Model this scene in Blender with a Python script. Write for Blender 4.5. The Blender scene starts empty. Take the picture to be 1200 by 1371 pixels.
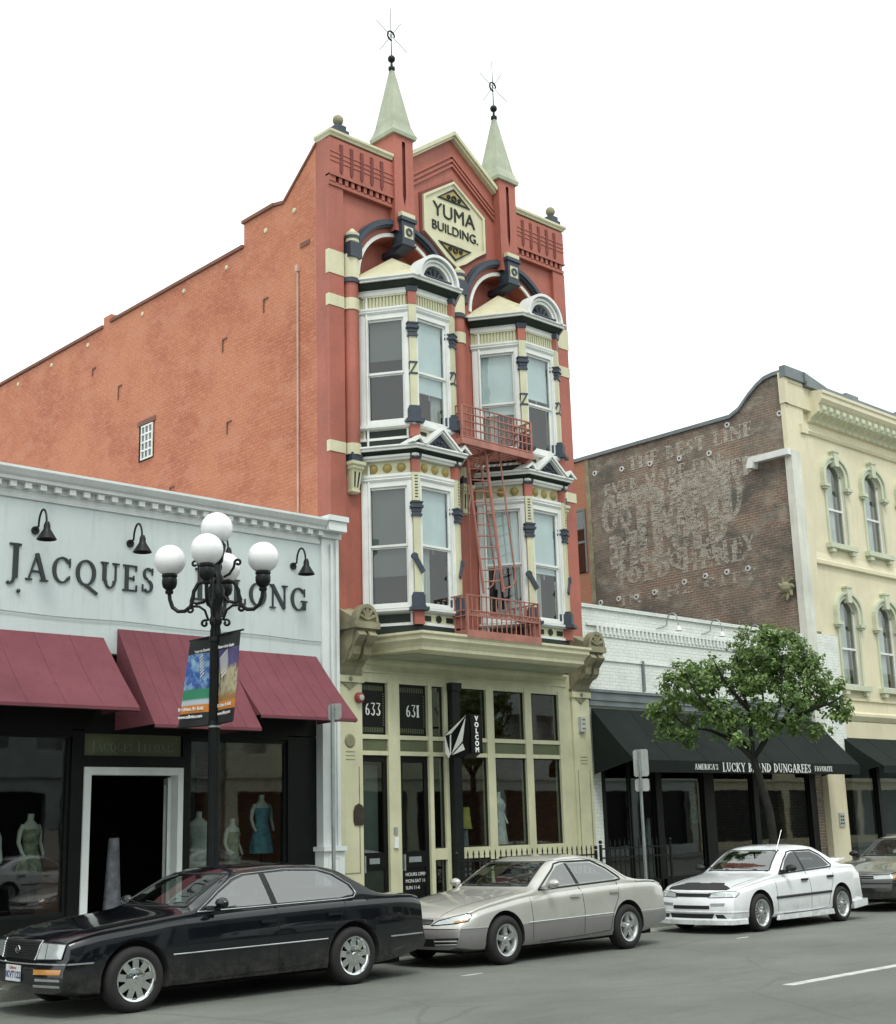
import bpy, bmesh, math, random
from mathutils import Vector, Matrix, geometry
from mathutils.bvhtree import BVHTree
sc = bpy.context.scene
COL = sc.collection
R = math.radians
# ------------------------------------------------------------------ camera, sky, sun, exposure
yaw, pit, rol = 0.764377, 0.232696, -0.028759
F = Vector((math.sin(yaw)*math.cos(pit), math.cos(yaw)*math.cos(pit), math.sin(pit)))
Rt = F.cross(Vector((0, 0, 1))).normalized(); Up = Rt.cross(F)
R2 = Rt*math.cos(rol)+Up*math.sin(rol); U2 = -Rt*math.sin(rol)+Up*math.cos(rol)
cam = bpy.data.cameras.new('camera'); co = bpy.data.objects.new('camera', cam); COL.objects.link(co)
co.matrix_world = Matrix(((R2.x, U2.x, -F.x, -15.4172), (R2.y, U2.y, -F.y, -19.3497), (R2.z, U2.z, -F.z, 1.7512), (0, 0, 0, 1)))
cam.sensor_width = 36; cam.lens = 36*1786.2/1371; cam.clip_end = 2000; cam.clip_start = .1
sc.camera = co
SUN_EL, SUN_AZ = R(58), R(-150)          # high veiled sun behind the camera's left shoulder
w = bpy.data.worlds.new('World'); sc.world = w; w.use_nodes = True
wn = w.node_tree; wn.nodes.clear()
sky = wn.nodes.new('ShaderNodeTexSky'); sky.sky_type = 'NISHITA'; sky.sun_disc = False
sky.sun_elevation = SUN_EL; sky.sun_rotation = R(180)+R(30); sky.air_density = 1.6; sky.dust_density = 6; sky.ozone_density = 1
hs = wn.nodes.new('ShaderNodeHueSaturation'); hs.inputs['Saturation'].default_value = .10
mxs = wn.nodes.new('ShaderNodeMix'); mxs.data_type = 'RGBA'; mxs.inputs[0].default_value = .82
bgn = wn.nodes.new('ShaderNodeBackground'); bgn.inputs['Strength'].default_value = .125
wo = wn.nodes.new('ShaderNodeOutputWorld')
wn.links.new(sky.outputs[0], hs.inputs['Color']); wn.links.new(hs.outputs[0], mxs.inputs[6])
mxs.inputs[7].default_value = (9.2, 9.75, 9.65, 1)      # the even veil of cloud
wn.links.new(mxs.outputs[2], bgn.inputs[0]); wn.links.new(bgn.outputs[0], wo.inputs[0])
sl = bpy.data.lights.new('sun', 'SUN'); sl.energy = 1.1; sl.angle = R(14); sl.color = (1, .965, .9)
so = bpy.data.objects.new('sun', sl); COL.objects.link(so)
so.rotation_euler = Vector((math.sin(SUN_AZ)*math.cos(SUN_EL), math.cos(SUN_AZ)*math.cos(SUN_EL), math.sin(SUN_EL))).to_track_quat('Z', 'Y').to_euler()
sc.view_settings.view_transform = 'Standard'; sc.view_settings.look = 'None'; sc.view_settings.gamma = 1
sc.view_settings.exposure = 0.36
sc.cycles.max_bounces = 8; sc.cycles.transparent_max_bounces = 16

# ------------------------------------------------------------------ helpers
BASE = {}
def thing(name, label, cat, loc=(0, 0, 0), group=None, kind=None):
    o = bpy.data.objects.new(name, None); COL.objects.link(o); o.location = loc; o.empty_display_size = .2
    BASE[o.name] = Vector(loc)
    tag(o, label, cat, group, kind); return o
def tag(o, label=None, cat=None, group=None, kind=None):
    for k, v in (('label', label), ('category', cat), ('group', group), ('kind', kind)):
        if v: o[k] = v
    return o
def copy_tree(o, parent=None):
    c = o.copy(); COL.objects.link(c)
    if parent: c.parent = parent
    BASE[c.name] = BASE.get(o.name, Vector())
    for ch in list(o.children): copy_tree(ch, c)
    return c
class MB:
    def __init__(s): s.v = []; s.f = []; s.m = []; s.M = None; s.mi = 0
    def add(s, vs, fs):
        b = len(s.v)
        for p in vs:
            p = Vector(p); s.v.append(s.M @ p if s.M else p)
        for f in fs: s.f.append([b+i for i in f]); s.m.append(s.mi)
        return s
    def box(s, x0, x1, y0, y1, z0, z1):
        return s.add([(x0,y0,z0),(x1,y0,z0),(x1,y1,z0),(x0,y1,z0),(x0,y0,z1),(x1,y0,z1),(x1,y1,z1),(x0,y1,z1)],
                     [(0,3,2,1),(4,5,6,7),(0,1,5,4),(1,2,6,5),(2,3,7,6),(3,0,4,7)])
    def prism(s, poly, a0, a1, ax='y'):       # poly in (x,z) for 'y', (y,z) for 'x', (x,y) for 'z'
        n = len(poly)
        mk = {'y': lambda p, a: (p[0], a, p[1]), 'x': lambda p, a: (a, p[0], p[1]), 'z': lambda p, a: (p[0], p[1], a)}[ax]
        vs = [mk(p, a0) for p in poly]+[mk(p, a1) for p in poly]
        return s.add(vs, [tuple(range(n)), tuple(range(2*n-1, n-1, -1))]+[(i, i+n, (i+1) % n+n, (i+1) % n) for i in range(n)])
    def sweep(s, prof, path):                 # prof: closed (out,z) ring; path: (x,y) seen from -y, out = right-hand side of travel
        P = [Vector(p) for p in path]; n = len(P); k = len(prof); vs = []
        for i, p in enumerate(P):
            d0 = (P[i]-P[i-1]).normalized() if i else None; d1 = (P[i+1]-P[i]).normalized() if i < n-1 else None
            n0 = Vector((d0.y, -d0.x)) if d0 else None; n1 = Vector((d1.y, -d1.x)) if d1 else None
            if n0 is None: m = n1
            elif n1 is None: m = n0
            else:
                m = (n0+n1).normalized(); m = m/max(.3, m.dot(n0))
            for o, z in prof: vs.append((p.x+m.x*o, p.y+m.y*o, z))
        fs = []
        for i in range(n-1):
            for j in range(k): fs.append((i*k+j, i*k+(j+1) % k, (i+1)*k+(j+1) % k, (i+1)*k+j))
        fs.append(tuple(range(k-1, -1, -1))); fs.append(tuple((n-1)*k+j for j in range(k)))
        return s.add(vs, fs)
    def tube(s, pts, r, n=8):
        P = [Vector(p) for p in pts]; rs = r if isinstance(r, (list, tuple)) else [r]*len(P); vs = []; fs = []
        ref = Vector((0, 0, 1))
        for i, p in enumerate(P):
            d = (P[min(i+1, len(P)-1)]-P[max(i-1, 0)]).normalized()
            if i == 0:
                ref = Vector((0, 0, 1)) if abs(d.z) < .9 else Vector((1, 0, 0))
            a = (ref-d*ref.dot(d)).normalized(); ref = a; b = d.cross(a)
            for k in range(n):
                t = 2*math.pi*k/n; vs.append(p+(a*math.cos(t)+b*math.sin(t))*rs[i])
        for i in range(len(P)-1):
            for k in range(n): fs.append((i*n+k, i*n+(k+1) % n, (i+1)*n+(k+1) % n, (i+1)*n+k))
        fs.append(tuple(range(n-1, -1, -1))); fs.append(tuple((len(P)-1)*n+k for k in range(n)))
        return s.add(vs, fs)
    def lathe(s, prof, c, n=20, axis='z'):
        c = Vector(c); k = len(prof); vs = []
        for i in range(n):
            t = 2*math.pi*i/n; cs, sn = math.cos(t), math.sin(t)
            for r, h in prof:
                vs.append(c+(Vector((r*cs, r*sn, h)) if axis == 'z' else Vector((r*cs, h, r*sn)) if axis == 'y' else Vector((h, r*cs, r*sn))))
        fs = []
        for i in range(n):
            for j in range(k-1): fs.append((i*k+j, ((i+1) % n)*k+j, ((i+1) % n)*k+j+1, i*k+j+1))
        return s.add(vs, fs)
    def ball(s, c, r, n=16):
        m = n//2
        return s.lathe([(max(.0005, r*math.sin(math.pi*j/m)), -r*math.cos(math.pi*j/m)) for j in range(m+1)], c, n)
    def flat(s, outline, holes, y, ax='y'):   # planar polygon with holes
        mk = {'y': lambda p: (p[0], y, p[1]), 'x': lambda p: (y, p[0], p[1])}[ax]
        loops = [[Vector((p[0], p[1], 0)) for p in l] for l in [outline]+holes]
        tris = geometry.tessellate_polygon(loops); pts = [mk(p) for l in loops for p in l]
        return s.add(pts, [tuple(t) for t in tris])
    def build(s, name, mat, parent=None, smooth=False, angle=40, label=None, kind=None):
        off = BASE.get(parent.name, Vector()) if parent else Vector()
        me = bpy.data.meshes.new(name); me.from_pydata([tuple(p-off) for p in s.v], [], s.f)
        for m in (mat if isinstance(mat, (list, tuple)) else [mat]): me.materials.append(m)
        me.polygons.foreach_set('material_index', s.m)
        bm = bmesh.new(); bm.from_mesh(me); bmesh.ops.recalc_face_normals(bm, faces=bm.faces)
        if smooth:
            for f in bm.faces: f.smooth = True
            for e in bm.edges:
                if len(e.link_faces) == 2 and e.calc_face_angle(0) > R(angle): e.smooth = False
        bm.to_mesh(me); bm.free(); me.update()
        o = bpy.data.objects.new(name, me); COL.objects.link(o)
        if parent: o.parent = parent
        BASE[o.name] = off
        if label: o['label'] = label
        if kind: o['kind'] = kind
        return o
def _pieces(mb, name, mat, parent=None, **kw):     # one object for each piece closed with cut()
    cuts = sorted(set(getattr(mb, 'cuts', [])+[len(mb.f)])); a = 0; out = []
    for b in cuts:
        if b > a:
            n = MB(); idx = {}
            for f, mi in zip(mb.f[a:b], mb.m[a:b]):
                g = []
                for i in f:
                    if i not in idx: idx[i] = len(n.v); n.v.append(mb.v[i])
                    g.append(idx[i])
                n.f.append(g); n.m.append(mi)
            out.append(n.build(name, mat, parent, **kw))
        a = b
    return out
def _cut(mb):
    if not hasattr(mb, 'cuts'): mb.cuts = []
    mb.cuts.append(len(mb.f)); return mb
MB.cut = _cut; MB.pieces = _pieces
def face_matrix(p0, p1):      # local x along the face, local y INTO the building, z up
    d = Vector((p1[0]-p0[0], p1[1]-p0[1], 0)); L = d.length; d.normalize()
    n = Vector((-d.y, d.x, 0))
    return Matrix(((d.x, n.x, 0, p0[0]), (d.y, n.y, 0, p0[1]), (0, 0, 1, 0), (0, 0, 0, 1))), L
def arc(cx, cz, rx, rz, a0, a1, n): return [(cx+rx*math.cos(R(a0+(a1-a0)*i/n)), cz+rz*math.sin(R(a0+(a1-a0)*i/n))) for i in range(n+1)]

# ------------------------------------------------------------------ materials
def newmat(name):
    m = bpy.data.materials.new(name); m.use_nodes = True; nt = m.node_tree
    return m, nt, nt.nodes['Principled BSDF']
def nd(nt, t, **kw):
    n = nt.nodes.new(t)
    for k, v in kw.items(): setattr(n, k, v)
    return n
def mixc(nt, fac, a, b, blend='MIX'):
    n = nd(nt, 'ShaderNodeMix', data_type='RGBA', blend_type=blend)
    for sk, v in ((n.inputs[0], fac), (n.inputs[6], a), (n.inputs[7], b)):
        if hasattr(v, 'links'): nt.links.new(v, sk)
        elif isinstance(v, (int, float)): sk.default_value = v
        else: sk.default_value = (*v, 1)
    return n.outputs[2]
def noise(nt, vec, scale, detail=5, rough=.6, st=(1, 1, 1)):
    if st != (1, 1, 1):
        mp = nd(nt, 'ShaderNodeMapping'); mp.inputs['Scale'].default_value = st; nt.links.new(vec, mp.inputs[0]); vec = mp.outputs[0]
    n = nd(nt, 'ShaderNodeTexNoise'); n.inputs['Scale'].default_value = scale; n.inputs['Detail'].default_value = detail
    n.inputs['Roughness'].default_value = rough; nt.links.new(vec, n.inputs['Vector']); return n.outputs['Fac']
def ramp(nt, fac, a, b, lo=0, hi=1):
    n = nd(nt, 'ShaderNodeMapRange'); n.clamp = True
    for i, v in zip((1, 2, 3, 4), (a, b, lo, hi)): n.inputs[i].default_value = v
    nt.links.new(fac, n.inputs[0]); return n.outputs[0]
def pos(nt, local=False):
    if local: return nd(nt, 'ShaderNodeTexCoord').outputs['Object']
    return nd(nt, 'ShaderNodeNewGeometry').outputs['Position']
def bump(nt, b, h, st=.2, dist=.02):
    n = nd(nt, 'ShaderNodeBump'); n.inputs['Strength'].default_value = st; n.inputs['Distance'].default_value = dist
    nt.links.new(h, n.inputs['Height']); nt.links.new(n.outputs[0], b.inputs['Normal'])
def paint(name, col, rough=.55, var=.18, scale=1.2, streak=.12, bst=.12, bscale=60, metal=0, local=False, dirt=None):
    m, nt, b = newmat(name); p = pos(nt, local)
    n1 = noise(nt, p, scale); n2 = noise(nt, p, scale*14, 4)
    dk = tuple(c*(1-var*1.6) for c in col); lt = tuple(min(1, c*(1+var*.7)) for c in col)
    c = mixc(nt, ramp(nt, n1, .3, .7), dk, lt)
    c = mixc(nt, ramp(nt, n2, .35, .75, 0, var), c, tuple(x*.55 for x in col))
    if streak:
        n3 = noise(nt, p, 5, 4, .6, (1.6, 1.6, .16))
        c = mixc(nt, ramp(nt, n3, .52, .8, 0, streak*3), c, dirt or tuple(x*.45 for x in col))
    nt.links.new(c, b.inputs['Base Color']); b.inputs['Roughness'].default_value = rough; b.inputs['Metallic'].default_value = metal
    if max(col) < .06: b.inputs['Specular IOR Level'].default_value = .22
    if bst: bump(nt, b, noise(nt, p, bscale, 4), bst, .01)
    return m
def brick(name, cols, mortar, axis, bw=.22, rh=.076, ms=.01, wear=None, wearamt=.5, bst=.5, rough=.8, big=.5, dark=None):
    m, nt, b = newmat(name); p = pos(nt)
    sp = nd(nt, 'ShaderNodeSeparateXYZ'); nt.links.new(p, sp.inputs[0]); cb = nd(nt, 'ShaderNodeCombineXYZ')
    nt.links.new(sp.outputs[1 if axis == 'x' else 0], cb.inputs[0]); nt.links.new(sp.outputs[2], cb.inputs[1])
    br = nd(nt, 'ShaderNodeTexBrick'); nt.links.new(cb.outputs[0], br.inputs['Vector'])
    br.inputs['Scale'].default_value = 1; br.inputs['Brick Width'].default_value = bw; br.inputs['Row Height'].default_value = rh
    br.inputs['Mortar Size'].default_value = ms; br.inputs['Mortar Smooth'].default_value = .3; br.inputs['Bias'].default_value = 0
    br.inputs['Color1'].default_value = (*cols[0], 1); br.inputs['Color2'].default_value = (*cols[1], 1); br.inputs['Mortar'].default_value = (*mortar, 1)
    c = br.outputs['Color']
    c = mixc(nt, ramp(nt, noise(nt, p, .45, 6, .65), .4, .62, 0, big), c, cols[2])
    c = mixc(nt, ramp(nt, noise(nt, p, 9, 6, .78, (1, 1, 2.4)), .52, .72, 0, .7), c, tuple(x*.52 for x in cols[0]))
    c = mixc(nt, ramp(nt, noise(nt, p, 7, 6, .8, (1, 1, 2.2)), .30, .47, .55, 0), c, tuple(min(1, x*1.35+.02) for x in cols[2]))
    if wear:
        c = mixc(nt, ramp(nt, noise(nt, p, 1.1, 7, .75, (1, 1, 1.8)), .5, .6, 0, wearamt), c, wear)
    if dark:
        c = mixc(nt, ramp(nt, noise(nt, p, .6, 8, .75, (1, 1, 1.6)), .46, .60, 0, .75), c, dark)
    nt.links.new(c, b.inputs['Base Color']); b.inputs['Roughness'].default_value = rough
    inv = nd(nt, 'ShaderNodeMath', operation='SUBTRACT'); inv.inputs[0].default_value = 1; nt.links.new(br.outputs['Fac'], inv.inputs[1])
    ad = nd(nt, 'ShaderNodeMath', operation='MULTIPLY_ADD'); nt.links.new(noise(nt, p, 22, 5, .7), ad.inputs[0]); ad.inputs[1].default_value = .9
    nt.links.new(inv.outputs[0], ad.inputs[2]); bump(nt, b, ad.outputs[0], bst, .012)
    return m
def solid(name, col, rough=.5, metal=0, coat=0, spec=.5):
    m, nt, b = newmat(name); p = pos(nt, True)
    c = mixc(nt, ramp(nt, noise(nt, p, 7, 4), .35, .7), tuple(x*.86 for x in col), tuple(min(1, x*1.08) for x in col))
    nt.links.new(c, b.inputs['Base Color']); b.inputs['Roughness'].default_value = rough; b.inputs['Metallic'].default_value = metal
    b.inputs['Coat Weight'].default_value = coat; b.inputs['Coat Roughness'].default_value = .04; b.inputs['Specular IOR Level'].default_value = spec
    return m
def glass(name, tint=(.75, .82, .8), wav=.008, base=.06, gloss=.02):
    m = bpy.data.materials.new(name); m.use_nodes = True; nt = m.node_tree; nt.nodes.clear()
    o = nd(nt, 'ShaderNodeOutputMaterial'); t = nd(nt, 'ShaderNodeBsdfTransparent'); t.inputs[0].default_value = (*tint, 1)
    g = nd(nt, 'ShaderNodeBsdfGlossy'); g.inputs['Roughness'].default_value = gloss
    lw = nd(nt, 'ShaderNodeLayerWeight'); lw.inputs[0].default_value = .5
    pw = nd(nt, 'ShaderNodeMath', operation='POWER'); nt.links.new(lw.outputs['Facing'], pw.inputs[0]); pw.inputs[1].default_value = 4.0
    mr = ramp(nt, pw.outputs[0], 0, 1, base, 1)
    mx = nd(nt, 'ShaderNodeMixShader'); nt.links.new(mr, mx.inputs[0]); nt.links.new(t.outputs[0], mx.inputs[1]); nt.links.new(g.outputs[0], mx.inputs[2])
    bp = nd(nt, 'ShaderNodeBump'); bp.inputs['Strength'].default_value = .12; bp.inputs['Distance'].default_value = wav
    nt.links.new(noise(nt, pos(nt), 1.3, 2), bp.inputs['Height']); nt.links.new(bp.outputs[0], g.inputs['Normal'])
    nt.links.new(mx.outputs[0], o.inputs[0]); return m

M_red = paint('red_painted_masonry', (.395, .122, .085), .6, .16, .8, .12, .35, 24)
M_reddk = paint('dark_red_masonry', (.17, .035, .03), .7, .1, 2, 0, .2, 30)
M_brown = paint('brown_plaster', (.20, .085, .055), .75, .15, 2, .05, .2, 30)
M_sidebrick = brick('orange_brick', [(.47, .165, .09), (.385, .118, .066), (.53, .21, .115)], (.35, .122, .074), 'x', ms=.009, bst=.75, wear=(.50, .21, .13), wearamt=.75, big=.85)
M_mural = brick('weathered_brick', [(.20, .135, .10), (.255, .135, .092), (.185, .16, .125)], (.33, .30, .24), 'x', ms=.015, bst=1.0, wear=(.33, .30, .24), wearamt=.75, big=.8, dark=(.07, .078, .068))
M_mural2 = brick('orange_old_brick', [(.40, .15, .08), (.46, .17, .09), (.34, .16, .09)], (.30, .2, .13), 'x', wear=(.3, .25, .15), wearamt=.3)
M_whitebrick = brick('white_painted_brick', [(.74, .79, .74), (.70, .75, .70), (.78, .82, .77)], (.5, .55, .51), 'y', ms=.008, bst=.35, wear=(.5, .54, .5), wearamt=.35, big=.4)
M_cream = paint('cream_paint', (.58, .58, .39), .5, .10, 1.5, .08)
M_cream2 = paint('pale_yellow_paint', (.62, .60, .41), .5, .10, 1.5, .1, dirt=(.3, .28, .17))
M_pale = paint('pale_grey_green_paint', (.40, .44, .33), .6, .15, 2, .12)
M_white = paint('white_trim_paint', (.74, .77, .745), .45, .08, 2, .05)
M_navy = paint('slate_blue_paint', (.034, .048, .070), .45, .2, 2, 0, .1)
M_dkgreen = paint('dark_green_paint', (.022, .030, .024), .5, .2, 2, 0, .1)
M_black = paint('black_paint', (.006, .007, .007), .4, .2, 3, 0, .05)
M_grender = paint('grey_render', (.33, .37, .36), .7, .2, 1, .1)
M_pipe = paint('rosy_pipe_paint', (.55, .36, .29), .5, .15, 3, .05)
M_bronze = paint('dull_bronze', (.055, .045, .035), .5, .3, 6, 0)
M_gold = paint('ochre_paint', (.36, .28, .09), .5, .12, 3, 0)
M_chase = paint('cream_white_paint', (.66, .68, .60), .6, .12, 1, .15)
M_stone = paint('weathered_olive_stone', (.29, .275, .175), .8, .3, 3, .15, .5, 25)
M_stucco = paint('yellow_stucco', (.70, .655, .47), .75, .08, .6, .07, .2, 50)
M_stuccotrim = paint('pale_green_trim', (.56, .60, .45), .6, .1, 1.5, .08)
M_jac = paint('pale_blue_grey_render', (.56, .635, .63), .65, .06, .5, .10, .2, 40)
M_jactrim = paint('white_cornice_paint', (.68, .73, .72), .5, .08, 1.5, .06)
M_steel = paint('grey_roof_metal', (.16, .19, .20), .45, .15, 2, .05)
M_rust = paint('salmon_red_iron_paint', (.40, .165, .125), .55, .2, 4, .05)
M_maroon = paint('maroon_canvas', (.175, .047, .062), .85, .16, .8, .12, .3, 150)
M_blkcanvas = paint('black_canvas', (.012, .018, .016), .9, .2, 1.0, .06, .3, 150)
M_iron = paint('black_iron', (.011, .014, .014), .38, .15, 5, 0, .15, 60)
M_olive = paint('olive_panel', (.10, .12, .06), .5, .15, 2, 0)
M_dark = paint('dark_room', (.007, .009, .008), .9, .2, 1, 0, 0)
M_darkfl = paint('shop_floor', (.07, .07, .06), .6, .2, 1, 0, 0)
M_galv = paint('galvanised_steel', (.34, .38, .38), .45, .15, 4, .1, .1, 60, .4)
M_blind = paint('pale_window_blind', (.72, .80, .83), .7, .06, 2, .03, 0)
M_blinddk = paint('grey_window_screen', (.135, .15, .145), .8, .12, 1.2, .05, 0)
M_curtain = paint('white_curtain', (.62, .64, .62), .8, .12, 1.2, .3, 0)
M_glass = glass('window_glass', base=.11); M_glassdk = glass('shop_glass', (.60, .68, .65), .006, .12)
M_globe, _nt, _b = newmat('opal_globe'); _b.inputs['Base Color'].default_value = (.86, .87, .88, 1); _b.inputs['Roughness'].default_value = .25
_b.inputs['Subsurface Weight'].default_value = .25; _b.inputs['Subsurface Radius'].default_value = (.1, .1, .1)
M_letter = solid('dark_letter_paint', (.02, .03, .03), .45)
M_wlet = solid('white_letter_paint', (.78, .80, .78), .6)
M_faint = solid('faded_gold_letter', (.17, .19, .15), .6)
M_redplastic = solid('red_plastic', (.30, .06, .05), .4); M_greybox = solid('grey_enamel', (.42, .44, .42), .45)
M_skin = solid('mannequin_shell', (.72, .70, .64), .5); M_bluecloth = paint('blue_dress_cloth', (.17, .36, .47), .85, .25, 8, 0, .3, 60)
M_gcloth = paint('mustard_dress_cloth', (.27, .20, .09), .85, .3, 8, 0, .3, 60); M_pcloth = paint('patterned_pale_cloth', (.36, .38, .27), .85, .5, 9, 0, .3, 60)
M_wcloth = paint('white_cloth', (.60, .62, .60), .85, .2, 6, 0, .3, 60); M_ycloth = paint('yellow_cloth', (.55, .48, .12), .85, .2, 6, 0, .3, 60)
M_gycloth = paint('lilac_grey_cloth', (.30, .31, .35), .85, .3, 8, .3, .3, 60)

def asphalt(name, col, var, bst=.5, cracks=True):
    m, nt, b = newmat(name); p = pos(nt)
    c = mixc(nt, ramp(nt, noise(nt, p, .35, 6), .35, .7), tuple(x*(1-var) for x in col), tuple(x*(1+var) for x in col))
    c = mixc(nt, ramp(nt, noise(nt, p, 55, 3, .8), .45, .75, 0, .55), c, tuple(x*1.7 for x in col))
    c = mixc(nt, ramp(nt, noise(nt, p, 1.3, 7, .75, (.35, 1.3, 1)), .5, .7, 0, .5), c, tuple(x*.6 for x in col))
    c = mixc(nt, ramp(nt, noise(nt, p, 3.1, 7, .8, (.5, 1.5, 1)), .57, .7, 0, .45), c, tuple(x*1.45 for x in col))
    if cracks:
        v = nd(nt, 'ShaderNodeTexVoronoi', feature='DISTANCE_TO_EDGE'); v.inputs['Scale'].default_value = .33
        dn = nd(nt, 'ShaderNodeMix', data_type='RGBA'); dn.inputs[0].default_value = .12; nt.links.new(p, dn.inputs[6])
        nz = nd(nt, 'ShaderNodeTexNoise'); nz.inputs['Scale'].default_value = 1.2; nt.links.new(p, nz.inputs['Vector']); nt.links.new(nz.outputs['Color'], dn.inputs[7])
        nt.links.new(dn.outputs[2], v.inputs['Vector'])
        c = mixc(nt, ramp(nt, v.outputs['Distance'], .002, .008, .28, 0), c, tuple(x*.4 for x in col))
    c = mixc(nt, ramp(nt, noise(nt, p, 1.0, 8, .85), .57, .66, 0, .4), c, tuple(x*.55 for x in col))
    c = mixc(nt, ramp(nt, noise(nt, p, 24, 6, .85), .50, .70, 0, .5), c, tuple(x*.6 for x in col))
    nt.links.new(c, b.inputs['Base Color']); b.inputs['Roughness'].default_value = .8
    bump(nt, b, noise(nt, p, 60, 5, .85), bst*1.6, .015); return m
M_road = asphalt('asphalt', (.156, .168, .150), .22)
M_conc = asphalt('concrete', (.26, .27, .24), .12, .25, False)
M_line = paint('worn_road_paint', (.62, .64, .60), .6, .25, 6, 0, .3, 60)

# ------------------------------------------------------------------ ground
def sheet(name, x0, x1, y0, y1, z, mat):
    o = MB().add([(x0, y0, z), (x1, y0, z), (x1, y1, z), (x0, y1, z)], [(0, 1, 2, 3)]).build(name, mat, kind='structure'); return o
sheet('ground', -700, 700, -700, 700, -.03, M_conc)
sheet('road', -200, 300, -20.4, -4.9, 0, M_road)
MB().box(-200, 300, -5.0, -4.55, -.2, .012).build('gutter', M_conc, kind='structure')
MB().box(-200, 300, -4.552, -4.38, -.2, .15).build('kerb', M_conc, kind='structure')
m_ = MB()
for i in range(-18, 42):
    m_.box(i*1.5+.004, i*1.5+1.496, -4.376, -2.2, -.1, .147); m_.box(i*1.5+.004, i*1.5+1.496, -2.192, .3, -.1, .147)
m_.build('sidewalk', M_conc, kind='structure')
MB().box(-200, 300, -28, -20.3, -.2, .14).build('opposite_sidewalk', M_conc, kind='structure')
ml = MB()
for x in (-2.35, 9.0): ml.box(x, x+4.6, -10.87, -10.74, .0, .005)
for k, (x, y, l) in enumerate([(-3.6, -7.05, .35), (2.3, -6.95, .3)]): ml.box(x, x+l, y, y+.04, 0, .005)
ml.build('road_markings', M_line, kind='structure')
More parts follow.
